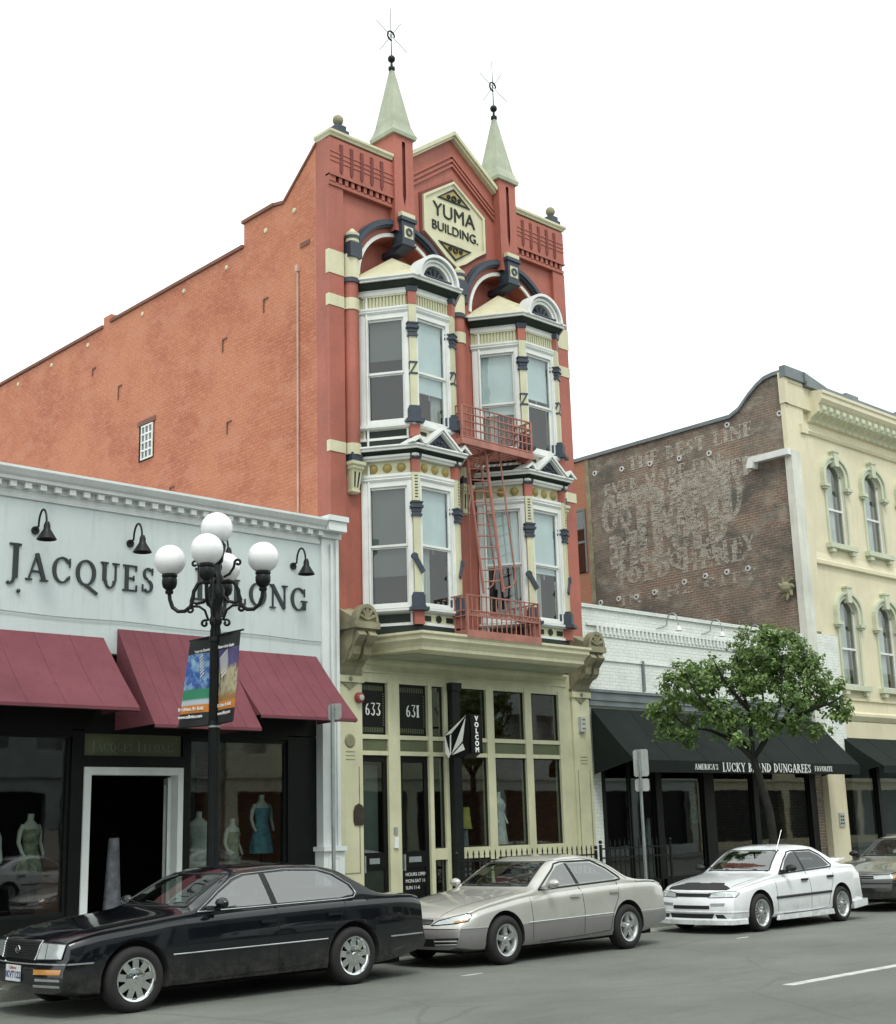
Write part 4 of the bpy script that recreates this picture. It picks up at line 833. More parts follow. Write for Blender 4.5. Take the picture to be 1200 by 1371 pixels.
for x in (-6.04, -4.37, -2.70, -1.04, -7.7):
    nm = {-6.04: 'black gooseneck wall lamp above the first letters of the shop name', -4.37: 'black gooseneck wall lamp above the middle of the word JACQUES', -2.70: 'black gooseneck wall lamp behind the globes of the street lamp', -1.04: 'black gooseneck wall lamp near the white corner pilaster', -7.7: 'black gooseneck wall lamp past the left end of the lettering'}[x]
    gl = thing('wall_lamp', nm, 'wall lamp', (x, YJ, 6.45), 'gooseneck lamps over the pale shop sign')
    m_ = MB().lathe([(.001, -.03), (.065, -.03), (.065, 0)], (x, YJ, 6.45), 14, 'y'); m_.build('mount', M_iron, gl)
    pts = [(x, YJ, 6.45)]+[(x, YJ-.12-.13*(1-math.cos(R(a))), 6.50+.24*math.sin(R(a))) for a in range(0, 181, 15)]+[(x, YJ-.40, 6.44)]
    m_ = MB().tube(pts, .017, 8); m_.build('arm', M_iron, gl, smooth=True)
    m_ = MB().lathe([(.03, 6.52), (.05, 6.47), (.055, 6.40), (.10, 6.33), (.155, 6.24), (.15, 6.235), (.09, 6.32), (.02, 6.4)], (x, YJ-.40, 0), 18); m_.build('shade', M_iron, gl, smooth=True)
# awnings
def awning(label, x0, x1, yw, zw, yf, zf, val, mat, group):
    t = thing('awning', label, 'awning', ((x0+x1)/2, yw, zf), group)
    m_ = MB(); n = 12; yd = yf-yw
    top = [(yw+yd*i/n, zw+(zf-zw)*i/n-.03*math.sin(math.pi*i/n)) for i in range(n+1)]
    vs = []; K = 14
    for j in range(K+1):
        x = x0+(x1-x0)*j/K
        for i, (y, z) in enumerate(top): vs.append((x, y, z-.03*abs(math.sin(math.pi*j/3.5))*math.sin(math.pi*i/n)-(.012*abs(math.sin(math.pi*j/3.5)) if i == n else 0)))
    fs = [(j*(n+1)+i, (j+1)*(n+1)+i, (j+1)*(n+1)+i+1, j*(n+1)+i+1) for j in range(K) for i in range(n)]
    m_.add(vs, fs)
    m_.add([(x, y-.0, z-.02) for x, y, z in vs], fs)
    for x in (x0, x1): m_.add([(x, y, z-.001) for y, z in top]+[(x, yw, zf-val)], [tuple(range(n+2))]) if val > .15 else m_.add([(x, y, z-.001) for y, z in top]+[(x, yw, zf-.02)], [tuple(range(n+2))])
    for j in range(0, K+1, 2):
        if 0 < j < K: m_.tube([(vs[j*(n+1)+i][0], vs[j*(n+1)+i][1], vs[j*(n+1)+i][2]+.002) for i in range(n+1)], .006, 5)
    o = m_.build('canopy', mat, t, smooth=True, angle=30)
    m_ = MB().box(x0, x1, yf-.006, yf, zf-val, zf-.001); o2 = m_.build('valance', mat, t)
    m_ = MB().box(x0+.01, x1-.01, yf+.01, yf+.04, zf-.06, zf-.03)
    for x in (x0+.03, (x0+x1)/2, x1-.03): m_.tube([(x, yw, zw-.08), (x, yf+.03, zf-.06)], .014, 6)
    m_.build('frame', M_iron, t); return t, o2
g = 'maroon awnings of the pale shop'
awning('maroon awning at the far left of the pale shop', -9.0, -4.80, YJ-.01, 4.86, -1.42, 3.66, .05, M_maroon, g)
awning('taller lower-hanging maroon awning over the shop doorway, behind the street lamp', -4.56, -2.58, YJ-.02, 5.02, -1.46, 3.42, .05, M_maroon, g)
awning('maroon awning on the right, beside the white corner pilaster', -2.55, -.52, YJ-.01, 4.84, -1.40, 3.64, .05, M_maroon, g)
# shopfront
YB = -.12
m_ = MB()
for x0, x1, z0, z1 in ((-18, -7.4, .15, 3.4), (-5.20, -4.99, .15, 3.4), (-3.20, -3.06, .15, 3.4), (-1.05, -.42, .15, 3.4), (-18, -.42, 3.42, 4.61), (-18, -5.2, 3.3, 3.42), (-4.99, -3.2, 3.36, 3.42), (-3.06, -1.05, 3.34, 3.42), (-4.99, -3.2, 2.84, 3.02), (-7.4, -5.2, .15, .62), (-3.06, -1.05, .15, .62)):
    m_.box(x0, x1, YB, YB+.22, z0, z1)
m_.build('shopfront_frame', M_black, jb)
for x0, x1, lb in ((-7.4, -5.2, 'left display window'), (-3.06, -1.05, 'right display window')):
    m_ = MB()
    for a in ((x0, x0+.05, .62, 3.34), (x1-.05, x1, .62, 3.34), (x0+.05, x1-.05, .62, .68), (x0+.05, x1-.05, 3.28, 3.34)): m_.box(a[0], a[1], YB+.05, YB+.1, a[2], a[3])
    w_ = m_.build('shop_window', M_iron, jb)
    MB().add([(x0+.03, YB+.08, .65), (x1-.03, YB+.08, .65), (x1-.03, YB+.08, 3.31), (x0+.03, YB+.08, 3.31)], [(0, 1, 2, 3)]).build('pane', M_glassdk, w_)
m_ = MB(); D0, D1 = -4.99, -3.20
m_.box(D0, D0+.12, YB-.03, YB+.2, .15, 2.84); m_.box(D1-.10, D1, YB-.03, YB+.2, .15, 2.84); m_.box(D0+.12, D1-.10, YB-.03, YB+.2, 2.72, 2.84)
df = m_.build('doorway', M_jactrim, jb)
m_ = MB(); L_ = .86; ang = R(80); M0 = Matrix.Translation((D1-.12, YB+.2, 0)) @ Matrix.Rotation(R(63), 4, 'Z')
m_.M = M0; m_.box(0, .08, -.025, .025, .18, 2.70); m_.box(L_-.08, L_, -.025, .025, .18, 2.70); m_.box(.08, L_-.08, -.025, .025, 2.6, 2.70); m_.box(.08, L_-.08, -.025, .025, .18, .4)
ol = m_.build('open_door', M_jactrim, df); m_ = MB(); m_.M = M0; m_.add([(.08, 0, .4), (L_-.08, 0, .4), (L_-.08, 0, 2.6), (.08, 0, 2.6)], [(0, 1, 2, 3)]); m_.build('pane', M_glassdk, ol)
tr = MB().box(D0+.02, D1-.02, YB+.04, YB+.07, 3.02, 3.36).build('transom_light', M_olive, jb)
m_ = MB(); e0 = serif(m_, 'JACQUES LELONG', .17, 0, 0, 0, .004, {0: 1.25, 8: 1.25}, .05)
m_ = MB(); serif(m_, 'JACQUES LELONG', .17*1.5/e0, -4.86, 3.09, YB+.038, .004, {0: 1.25, 8: 1.25}, .05); m_.build('lettering', M_faint, tr)
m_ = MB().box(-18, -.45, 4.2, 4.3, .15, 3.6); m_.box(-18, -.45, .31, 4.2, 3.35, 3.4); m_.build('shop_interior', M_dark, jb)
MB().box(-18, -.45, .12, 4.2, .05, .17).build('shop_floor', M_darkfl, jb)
for x0, x1 in ((-7.4, -5.2), (-3.06, -1.05)): MB().box(x0, x1, .12, 1.0, .17, .55).build('display_plinth', M_darkfl, jb)

# mannequins and clothes
def mannequin(label, x, y, z, h, cloth, skirt, kind='mannequin', arms=True, group=None, rot=0, waist=.12, top=.62):
    """headless shop form on a stand: torso shell, garment, arms, stand; h = height of neck top over z"""
    t = thing(kind, label, 'mannequin', (0, 0, 0), group); s = h/1.5
    def ring(mb, rows, n=18):
        vs = []; fs = []
        for (zz, rx, ry, oy) in rows:
            for k in range(n):
                a = 2*math.pi*k/n; vs.append((rx*s*math.cos(a), (oy+ry*math.sin(a))*s, zz*s))
        for i in range(len(rows)-1):
            for k in range(n): fs.append((i*n+k, i*n+(k+1) % n, (i+1)*n+(k+1) % n, (i+1)*n+k))
        fs.append(tuple(range(n-1, -1, -1))); fs.append(tuple((len(rows)-1)*n+k for k in range(n))); mb.add(vs, fs)
    b = MB(); ring(b, [(.78, .14, .10, 0), (.88, .165, .11, 0), (1.0, .125, .09, 0), (1.12, .14, .10, -.01), (1.22, .17, .115, -.015), (1.31, .175, .095, 0), (1.36, .10, .07, .01), (1.40, .052, .052, .01), (1.50, .048, .05, .0)])
    for sd in (-1, 1): b.tube([Vector(p)*s for p in ((sd*.15, .0, 1.32), (sd*.205, .01, 1.22), (sd*.225, .02, 1.06), (sd*.22, -.05, .92), (sd*.20, -.10, .84))], [.045*s, .042*s, .034*s, .028*s, .02*s], 10)
    body = b.build('body', M_skin, t, smooth=True, angle=70)
    c = MB(); hem = skirt
    rows = [(top*0+1.26, .176, .122, -.013), (1.2, .178, .124, -.015), (1.12, .15, .11, -.01), (1.0, .132, .098, 0)]
    k = 8
    for i in range(1, k+1):
        f = i/k; zz = 1.0-(1.0-hem)*f; rows.append((zz, .132+(.10 if hem < .6 else .07)*math.sin(f*1.5), .10+.09*f, 0))
    n = 28; vs = []; fs = []
    for ri, (zz, rx, ry, oy) in enumerate(rows):
        for q in range(n):
            a = 2*math.pi*q/n; fl = 1+(.09*max(0, ri-4)/8)*math.cos(a*7); vs.append((rx*fl*s*math.cos(a), (oy+ry*fl*math.sin(a))*s, zz*s))
    for i in range(len(rows)-1):
        for q in range(n): fs.append((i*n+q, i*n+(q+1) % n, (i+1)*n+(q+1) % n, (i+1)*n+q))
    c.add(vs, fs); c.build('dress', cloth, t, smooth=True, angle=80)
    m_ = MB().tube([(0, 0, .02), (0, 0, .8*s)], .012); m_.lathe([(.001, 0), (.13, 0), (.13, .02), (.001, .025)], (0, 0, 0), 16); m_.build('stand', M_iron, t)
    t.location = (x, y, z); t.rotation_euler = (0, 0, rot); return t
mannequin('headless mannequin in a strapless sky blue knee length dress, right shop window', -1.20, .45, 1.0, 1.42, M_bluecloth, .44)
mannequin('mannequin in a long patterned pale gown behind the right shop window', -1.75, .55, .62, 1.40, M_pcloth, .10, rot=.4)
mannequin('mannequin in a long white gown just right of the lamp post', -2.40, .60, .60, 1.55, M_wcloth, .15, rot=-.3)
mannequin('mannequin in a mustard dress at the far left edge', -6.25, .45, .62, 1.45, M_gcloth, .35)
mannequin('mannequin with bare shoulders in an olive top, left shop window', -5.55, .45, .70, 1.45, M_pcloth, .6, rot=.3)
def garment(label, x, y, z, w_, h, cloth, hang=True):
    t = thing('hanging_garment', label, 'clothing', (x, y, z)); m_ = MB(); n = 16; vs = []; fs = []
    for j in range(9):
        f = j/8; ww = w_*(.5+.5*f)
        for k in range(n): a = 2*math.pi*k/n; r = 1+.12*f*math.cos(5*a); vs.append((x+ww*.5*r*math.cos(a), y+.08*r*math.sin(a), z-h*f))
    for j in range(8):
        for k in range(n): fs.append((j*n+k, j*n+(k+1) % n, (j+1)*n+(k+1) % n, (j+1)*n+k))
    fs.append(tuple(range(n))); m_.add(vs, fs); m_.build('cloth', cloth, t, smooth=True, angle=70)
    MB().tube([(x-w_*.28, y, z-.02), (x, y, z+.09), (x+w_*.28, y, z-.02)], .008, 6).build('hanger', M_iron, t); return t
garment('long lilac grey skirt hanging inside the open doorway', -3.85, .9, 1.75, .36, 1.5, M_gycloth)
garment('dim brown dress hanging deep inside the doorway', -4.3, 2.2, 1.9, .5, 1.4, M_brown)
garment('yellow shirt hanging behind the first big shop window of the cream shopfront', 3.62, .25, 2.15, .32, .42, M_ycloth)
garment('pale trousers hanging under the yellow shirt', 3.62, .30, 1.72, .24, .6, M_gycloth)
mannequin('mannequin in white clothes behind the middle window of the cream shopfront', 4.62, .30, 1.0, 1.45, M_wcloth, .2, rot=.3)
garment('white hanging shirt inside the black awning shop', 10.1, .7, 1.85, .6, .6, M_wcloth)
garment('pale green top on show near the brick pier', 11.9, .7, 2.4, .55, .7, M_pcloth)
garment('pale blue shirt in the yellow building shop window', 18.0, .4, 2.1, .8, .9, M_bluecloth)

# ------------------------------------------------------------------ white brick shop with black awning
lb_ = thing('shop_building', 'low white painted brick shop with a long black lettered awning', 'building', (11.7, 0, .15))
m_ = MB().box(7.16, 16.26, .0, .3, 4.2, 6.52); m_.box(7.16, 7.56, .0, .3, .15, 4.2); m_.build('front_wall', M_whitebrick, lb_)
m_ = MB(); m_.box(7.14, 16.26, -.05, .32, 6.50, 6.58); m_.box(7.3, 16.26, -.05, 0, 6.10, 6.16)
for i in range(58): x = 7.62+i*.148; m_.box(x, x+.07, -.06, 0, 5.93, 6.10)
m_.box(7.5, 16.26, -.035, 0, 5.33, 5.37); m_.box(7.52, 16.26, -.03, 0, 5.88, 5.93); m_.build('brick_corbel', M_whitebrick, lb_)
m_ = MB().box(7.18, 16.26, -.10, 0, 4.30, 4.60); m_.box(7.18, 16.26, -.14, 0, 4.60, 4.66); m_.box(7.18, 16.26, -.13, -.1, 4.42, 4.45); m_.build('metal_fascia', M_steel, lb_)
m_ = MB().box(7.16, 16.26, 3.6, 20, .15, 6.2); m_.box(7.16, 16.26, .31, 3.6, 4.2, 6.2); m_.build('rear_block', M_steel, lb_)
t_, val = awning('long black canvas awning with white serif lettering on its valance', 7.22, 16.42, -.10, 4.24, -1.22, 3.06, .26, M_blkcanvas, None)
m_ = MB(); XE = serif(m_, "AMERICA'S", .12, 0, 0, 0, .003, track=.05); XB = serif(m_, 'LUCKY BRAND DUNGAREES', .22, XE+.12, 0, 0, .003, track=.03); XF = serif(m_, 'FAVORITE', .12, XB+.12, 0, 0, .003, track=.05)
x0 = 9.33; k = (15.33-x0)/XF
m_ = MB(); e = serif(m_, "AMERICA'S", .125, x0, 2.87, -1.2265, .003, track=.05*k, wmul=k*.96); e = serif(m_, 'LUCKY BRAND DUNGAREES', .205, e+.16, 2.83, -1.2265, .003, track=.03*k, wmul=k*.99); serif(m_, 'FAVORITE', .125, e+.16, 2.87, -1.2265, .003, track=.05*k, wmul=k*.96)
m_.build('lettering', M_wlet, val)
m_ = MB()
for x0, x1 in ((7.56, 7.72), (9.50, 9.72), (11.35, 11.75), (13.4, 13.6), (16.0, 16.26)): m_.box(x0, x1, .02, .25, .15, 4.1)
m_.box(7.56, 16.26, .02, .25, .15, .5); m_.box(7.56, 16.26, .02, .25, 3.2, 4.2); m_.build('shopfront_frame', M_black, lb_)
for x0, x1 in ((7.72, 8.6), (8.64, 9.5), (9.72, 11.35), (11.75, 13.4), (13.6, 16.0)):
    m_ = MB()
    for a in ((x0, x0+.04, .5, 3.2), (x1-.04, x1, .5, 3.2), (x0+.04, x1-.04, .5, .55), (x0+.04, x1-.04, 3.15, 3.2)): m_.box(a[0], a[1], .08, .13, a[2], a[3])
    w_ = m_.build('shop_window', M_iron, lb_); MB().add([(x0+.02, .1, .52), (x1-.02, .1, .52), (x1-.02, .1, 3.18), (x0+.02, .1, 3.18)], [(0, 1, 2, 3)]).build('pane', M_glassdk, w_)
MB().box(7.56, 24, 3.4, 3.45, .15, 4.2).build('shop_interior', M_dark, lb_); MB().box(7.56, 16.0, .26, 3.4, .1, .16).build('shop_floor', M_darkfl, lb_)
for i, x in enumerate((10.1, 11.85, 13.55)):
    gl = thing('wall_lamp', ('first white gooseneck lamp on the white brick parapet, nearest the red building', 'second white gooseneck lamp along the white brick parapet', 'third white gooseneck lamp, just above the tree crown')[i], 'wall lamp', (x, 0, 6.2), 'white gooseneck lamps on the white parapet')
    pts = [(x-.25, -.05, 6.22), (x-.05, -.05, 6.26)]+[(x+.05, -.10-.17*(1-math.cos(R(a))), 6.32+.26*math.sin(R(a))) for a in range(0, 181, 15)]+[(x+.05, -.44, 6.2)]
    MB().tube(pts, .016, 7).build('arm', M_galv, gl, smooth=True)
    MB().lathe([(.02, 6.26), (.05, 6.22), (.085, 6.14), (.08, 6.135), (.02, 6.2)], (x+.05, -.44, 0), 14).build('shade', M_white, gl, smooth=True)
m_ = MB().box(9.2, 9.26, -.06, 0, 4.7, 5.4); m_.build('conduit', M_steel, lb_)
# ------------------------------------------------------------------ yellow corner building
yy = thing('yellow_building', 'tall yellow stuccoed building with bracketed cornice and faded brick side wall', 'building', (20, 0, .15))
wins = [(18.68, 9.33, 11.45), (20.80, 9.33, 11.45), (22.92, 9.33, 11.45), (18.68, 5.31, 7.45), (20.80, 5.31, 7.45), (22.92, 5.31, 7.45), (25.0, 9.33, 11.45), (25.0, 5.31, 7.45)]
WH = .50
hol = [[(x-WH, z0), (x+WH, z0)]+arc(x, z1-.05, WH, .38, 0, 180, 14) for x, z0, z1 in wins]
m_ = MB(); m_.flat([(16.3, 3.9), (60, 3.9), (60, 13.6), (16.3, 13.6)], hol, 0)
for (x, z0, z1), h in zip(wins, hol):
    for p, q in zip(h, h[1:]+h[:1]): m_.add([(p[0], 0, p[1]), (q[0], 0, q[1]), (q[0], .28, q[1]), (p[0], .28, p[1])], [(0, 1, 2, 3)])
m_.build('front_wall', M_stucco, yy)
m_ = MB(); m_.prism([(.02, .15), (22, .15), (22, 12.9), (7.7, 13.08), (1.74, 13.10), (1.42, 13.24), (1.05, 13.58), (.75, 13.80), (.5, 13.93), (.2, 13.98), (.02, 13.98)], 16.28, 16.6, 'x'); mw = m_.build('side_wall', M_mural, yy)
m_ = MB().prism([(7.30, .2), (21.9, .2), (21.9, 12.85), (7.30, 13.06)], 16.25, 16.279, 'x'); m_.build('old_brick_patch', M_mural2, mw)
m_ = MB().box(16.24, 16.30, 7.16, 7.30, 6.0, 13.06); m_.build('plaster_strip', M_stone, mw)
tp = [(22, 12.9), (7.7, 13.08), (1.74, 13.10), (1.42, 13.24), (1.05, 13.58), (.75, 13.80), (.5, 13.93), (.2, 13.98), (-.05, 13.98)]
m_ = MB(); m_.prism(tp+[(y, z+.11) for y, z in reversed(tp)], 16.2, 16.66, 'x'); m_.build('wall_coping', M_steel, yy)
m_ = MB().box(16.6, 60, 3.6, 22, .15, 12.6); m_.box(16.6, 60, .7, 3.6, 4.2, 12.6); m_.build('rear_block', M_steel, yy)
# corner pier, flashing, white chase
m_ = MB().box(16.22, 17.14, -.12, .02, 6.7, 13.1); m_.box(16.2, 17.9, -.16, .02, 13.1, 13.75); m_.box(16.2, 17.16, -.18, .02, 13.75, 13.85); m_.box(16.19, 16.36, -.19, .02, 13.1, 14.02); m_.build('corner_pier', M_stucco, yy)
m_ = MB().box(16.20, 16.66, -.20, .02, 4.2, 11.72); m_.build('white_chase', M_chase, yy); 
m_ = MB().box(16.30, 17.75, -.17, .3, 3.0, 6.62); m_.build('white_pier', M_whitebrick, yy)
m_ = MB().sweep([(.0, 12.80), (.10, 12.82), (.14, 12.90), (.40, 13.05), (.41, 13.25), (.48, 13.30), (.56, 13.40), (.56, 13.52), (.60, 13.56), (.60, 13.64), (-.2, 13.75)], [(17.5, 0), (60, 0)])
m_.build('cornice', M_stucco, yy)
m_ = MB()
for i in range(60): x = 17.62+i*.36; m_.prism([(0.0, 12.82), (-.12, 12.82), (-.16, 12.92), (-.42, 13.0), (-.50, 13.1), (-.50, 13.22), (0, 13.22)], x, x+.17, 'x')
m_.build('bracket_row', M_stuccotrim, yy)
m_ = MB().box(17.19, 60, -.3, .2, 13.76, 13.92); m_.box(16.17, 17.2, -.25, -.06, 13.853, 14.18)
m_.prism([(17.15, 13.85), (17.15, 14.17), (18.4, 13.925), (18.4, 13.85)], -.28, -.07)
for x in (19.4, 22.4, 25.4): m_.box(x, x+.7, -.28, .2, 13.92, 14.02)
m_.build('roof_edge', M_steel, yy)
m_ = MB().sweep([(.0, 12.42), (.06, 12.44), (.10, 12.52), (.05, 12.56), (.0, 12.60)], [(17.0, 0), (60, 0)]); m_.box(16.9, 17.2, -.2, 0, 12.35, 12.62); m_.sweep([(.0, 8.62), (.09, 8.66), (.09, 8.76), (.05, 8.80), (.0, 9.0)], [(17.14, 0), (60, 0)]); m_.sweep([(0, 4.9), (.05, 4.9), (.05, 4.96), (.0, 4.96)], [(17.1, 0), (60, 0)])
m_.sweep([(.0, 4.30), (.12, 4.32), (.2, 4.45), (.2, 4.52), (.0, 4.6)], [(17.3, 0), (60, 0)]); m_.box(17.3, 60, -.12, 0, 3.75, 4.30); m_.build('belt_moulding', M_stucco, yy)
for z0, z1 in ((9.1, 12.2), (5.1, 8.4)): MB().box(17.14, 17.24, -.05, 0, z0, z1).build('pilaster_edge', M_stucco, yy)
for (x, z0, z1) in wins:
    m_ = MB()
    A = arc(x, z1-.05, WH, .38, 0, 180, 14); B = arc(x, z1-.05, WH+.22, .58, 0, 180, 14)
    for k in range(14): m_.prism([A[k], A[k+1], B[k+1], B[k]], -.08, .0)
    A2 = arc(x, z1-.05, WH+.14, .50, 0, 180, 14)
    for k in range(14): m_.prism([A2[k], A2[k+1], B[k+1], B[k]], -.13, -.081)
    for s in (-1, 1):
        m_.box(min(x+s*WH, x+s*(WH+.22)), max(x+s*WH, x+s*(WH+.22)), -.08, 0, z1-.38, z1-.051); m_.box(min(x+s*(WH+.14), x+s*(WH+.22)), max(x+s*(WH+.14), x+s*(WH+.22)), -.13, -.081, z1-.38, z1-.051)
        m_.box(x+s*(WH+.12)-.15, x+s*(WH+.12)+.15, -.16, 0, z1-.47, z1-.381); m_.box(x+s*(WH+.12)-.10, x+s*(WH+.12)+.10, -.12, 0, z1-.53, z1-.471)
        m_.box(min(x+s*WH, x+s*(WH+.09)), max(x+s*WH, x+s*(WH+.09)), -.04, 0, z0, z1-.53)
        m_.box(x+s*(WH+.05)-.1, x+s*(WH+.05)+.1, -.14, 0, z0-.26, z0-.14)
    m_.prism([(x-.10, z1+.20), (x+.10, z1+.20), (x+.13, z1+.62), (x-.13, z1+.62)], -.16, 0); m_.box(x-.16, x+.16, -.18, 0, z1+.62, z1+.67)
    m_.box(x-WH-.24, x+WH+.24, -.17, .28, z0-.14, z0-.0)
    su = m_.build('window_surround', M_stuccotrim, yy)
    m_ = MB()
    for a, b, c, d in ((x-WH, x-WH+.06, z0, z1), (x+WH-.06, x+WH, z0, z1), (x-WH+.06, x+WH-.06, z0, z0+.06), (x-WH+.06, x+WH-.06, z0+1.02, z0+1.08)): m_.box(a, b, .07, .13, c, d)
    ringarc(m_, x, z1-.05, WH-.06, WH, .07, .13, n=12, sq=.78); m_.build('sash', M_white, su)
    MB().add([(p[0], .10, p[1]) for p in [(x-WH, z0), (x+WH, z0)]+arc(x, z1-.05, WH, .38, 0, 180, 14)], [tuple(range(17))]).build('pane', M_glass, su)
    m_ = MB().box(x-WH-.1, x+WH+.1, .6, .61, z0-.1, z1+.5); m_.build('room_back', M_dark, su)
    hcut = .35 if int(x*3) % 2 else .62
    m_ = MB().box(x-WH+.02, x+.14, .16, .17, z0+.02, z1+.2); m_.build('curtain', M_curtain, su)
# lower front
m_ = MB().box(16.62, 17.48, -.15, .3, .15, 3.0); m_.build('shop_pier', M_stucco, yy)
m_ = MB(); m_.box(16.98, 17.24, -.19, -.15, 1.50, 1.86); kp_ = m_.build('entry_panel', M_greybox, yy); m_ = MB()
for i in range(3):
    for j in range(2): m_.box(17.02+.1*j, 17.08+.1*j, -.195, -.19, 1.56+.09*i, 1.61+.09*i)
m_.build('keypad', M_iron, kp_)
m_ = MB().box(17.48, 60, .02, .25, .15, .5); m_.box(17.48, 60, .02, .25, 3.2, 3.9)
for x in (17.48, 19.5, 21.6, 24, 27, 30): m_.box(x, x+.16, .02, .25, .5, 3.2)
m_.build('shopfront_frame', M_black, yy)
for x0, x1 in ((17.64, 19.5), (19.66, 21.6), (21.76, 24)):
    m_ = MB()
    for a in ((x0, x0+.04, .5, 3.2), (x1-.04, x1, .5, 3.2), (x0+.04, x1-.04, .5, .55), (x0+.04, x1-.04, 3.15, 3.2)): m_.box(a[0], a[1], .08, .13, a[2], a[3])
    w_ = m_.build('shop_window', M_iron, yy); MB().add([(x0+.02, .1, .52), (x1-.02, .1, .52), (x1-.02, .1, 3.18), (x0+.02, .1, 3.18)], [(0, 1, 2, 3)]).build('pane', M_glassdk, w_)
awning('black canvas awning of the yellow building at the right edge', 17.6, 26, -.13, 3.85, -1.25, 3.05, .2, M_blkcanvas, None)
# side wall: tie plates, ghost lettering, window, flood lamp, carving
m_ = MB()
for y, z in ((6.92, 12.56), (5.83, 12.47), (4.73, 12.40), (3.63, 12.32), (2.56, 12.24), (1.86, 12.94), (.1, 12.85), (6.97, 8.42), (6.25, 8.44), (5.56, 8.40), (4.87, 8.44), (3.76, 8.59), (3.01, 8.65), (2.26, 8.65), (1.55, 8.64)):
    m_.lathe([(.04, -.03), (.085, -.03), (.09, 0)], (16.28, y, z), 12, 'x').cut()
m_.pieces('tie_plate', M_curtain, mw)
def ghost_mat(al=.78, lo=.40):
    m = bpy.data.materials.new('faded_sign_paint'); m.use_nodes = True; nt = m.node_tree; b = nt.nodes['Principled BSDF']; b.inputs['Base Color'].default_value = (.60, .58, .50, 1); b.inputs['Roughness'].default_value = .9
    o = nt.nodes['Material Output']; t = nd(nt, 'ShaderNodeBsdfTransparent'); mx = nd(nt, 'ShaderNodeMixShader'); p = pos(nt)
    a = ramp(nt, noise(nt, p, 5, 7, .8, (1, 1, 3)), lo, lo+.22, .0, al); nt.links.new(a, mx.inputs[0]); nt.links.new(t.outputs[0], mx.inputs[1]); nt.links.new(b.outputs[0], mx.inputs[2]); nt.links.new(mx.outputs[0], o.inputs[0]); return m
M_ghost = ghost_mat(.66, .435); M_ghost2 = ghost_mat(.66, .41)
def ghost(text, h, ystart, yend, z, rise=0, wt=1.7):
    m_ = MB(); e = serif(m_, text, h, 0, 0, 0, .003, track=.04); m_ = MB(); k = abs(ystart-yend)/e
    serif(m_, text, h, 0, 0, 0, .003, track=.04*k, wmul=k, wt=wt)
    dz = rise/abs(ystart-yend)
    m_.v = [Vector((16.277+v.y, ystart-v.x, z+v.z+v.x*dz)) for v in m_.v]
    return m_.build('faded_lettering', M_ghost if h > .9 else M_ghost2, mw)
ghost('OSTEARW', 1.15, 6.8, 1.8, 10.5, .30, 1.9); ghost('DILLOLD', 1.0, 6.5, 2.0, 9.40, .15, 1.9)
ghost('STRAND', 1.7, 6.2, 1.4, 9.9, .2, 1.2); ghost('THE BEST LINE', .42, 5.6, 1.0, 12.35, .1); ghost('EVER MADE FINE', .34, 6.6, 2.0, 11.75, .1); ghost('SOLD HERE', .5, 6.4, 1.6, 8.82, .1); ghost('GRAIN AND FEED', .55, 6.6, 1.0, 11.2, .15); ghost('BEST QUALITY', .45, 6.2, 1.2, 9.05, .1); ghost('IN THE CITY', .30, 6.2, 1.2, 8.2, .12)
wd = MB().box(16.235, 16.25, 7.38, 7.95, 9.45, 11.5).build('window', M_dark, mw)
m_ = MB(); m_.box(16.20, 16.234, 7.38, 7.43, 9.45, 11.5); m_.box(16.20, 16.234, 7.43, 7.95, 10.4, 10.47); m_.box(16.20, 16.234, 7.43, 7.95, 11.44, 11.5); m_.build('frame', M_steel, wd)
MB().box(16.22, 16.225, 7.43, 7.95, 9.47, 11.44).build('pane', M_glass, wd)
fl = thing('flood_lamp', 'white boxed arm with a white floodlight on the faded brick wall', 'lamp', (16.2, .5, 11.6))
MB().box(16.02, 16.19, -.20, .90, 11.56, 11.74).build('arm', M_white, fl)
m_ = MB().prism([(.88, 11.74), (1.06, 11.70), (1.16, 11.42), (.94, 11.40)], 15.96, 16.24, 'x'); m_.build('head', M_white, fl)
m_ = MB()
for k in range(9): a = k*.7; m_.tube([(16.2, .3+.1*math.cos(a), 7.9+.16*math.sin(a)), (16.12, .3+.26*math.cos(a+.5), 7.9+.36*math.sin(a+.4))], [.09, .03], 6)
m_.ball((16.16, .3, 7.9), .17, 10); m_.build('ivy_clump', M_stone, mw)
# ------------------------------------------------------------------ five globe street lamp
LX, LY = -5.18, -4.0
lp = thing('street_lamp', 'black cast iron street lamp with five white globes on scrolled arms', 'street lamp', (LX, LY, .15))
m_ = MB().lathe([(.26, .15), (.26, .22), (.22, .28), (.20, .36), (.17, .44), (.165, .9), (.13, 1.0), (.115, 1.1), (.085, 1.2), (.075, 1.3), (.066, 4.55), (.085, 4.58), (.085, 4.64), (.07, 4.68), (.08, 4.80), (.115, 4.95), (.12, 5.05), (.085, 5.12), (.10, 5.2), (.07, 5.27), (.06, 5.4), (.09, 5.44), (.10, 5.52), (.12, 5.60), (.13, 5.68), (.11, 5.71), (.001, 5.71)], (LX, LY, 0), 24)
for k in range(10):
    a = 2*math.pi*k/10; m_.tube([(LX+.071*math.cos(a), LY+.071*math.sin(a), 1.35), (LX+.062*math.cos(a), LY+.062*math.sin(a), 4.5)], .012, 5)
for z in (4.36, 3.22): m_.lathe([(.07, z-.03), (.085, z-.03), (.085, z+.03), (.07, z+.03)], (LX, LY, 0), 16)
m_.build('pole', M_iron, lp, smooth=True)
m_ = MB().lathe([(.068, 3.16), (.08, 3.16), (.08, 3.19), (.068, 3.19)], (LX, LY, 0), 16); m_.build('clamp', M_galv, lp)
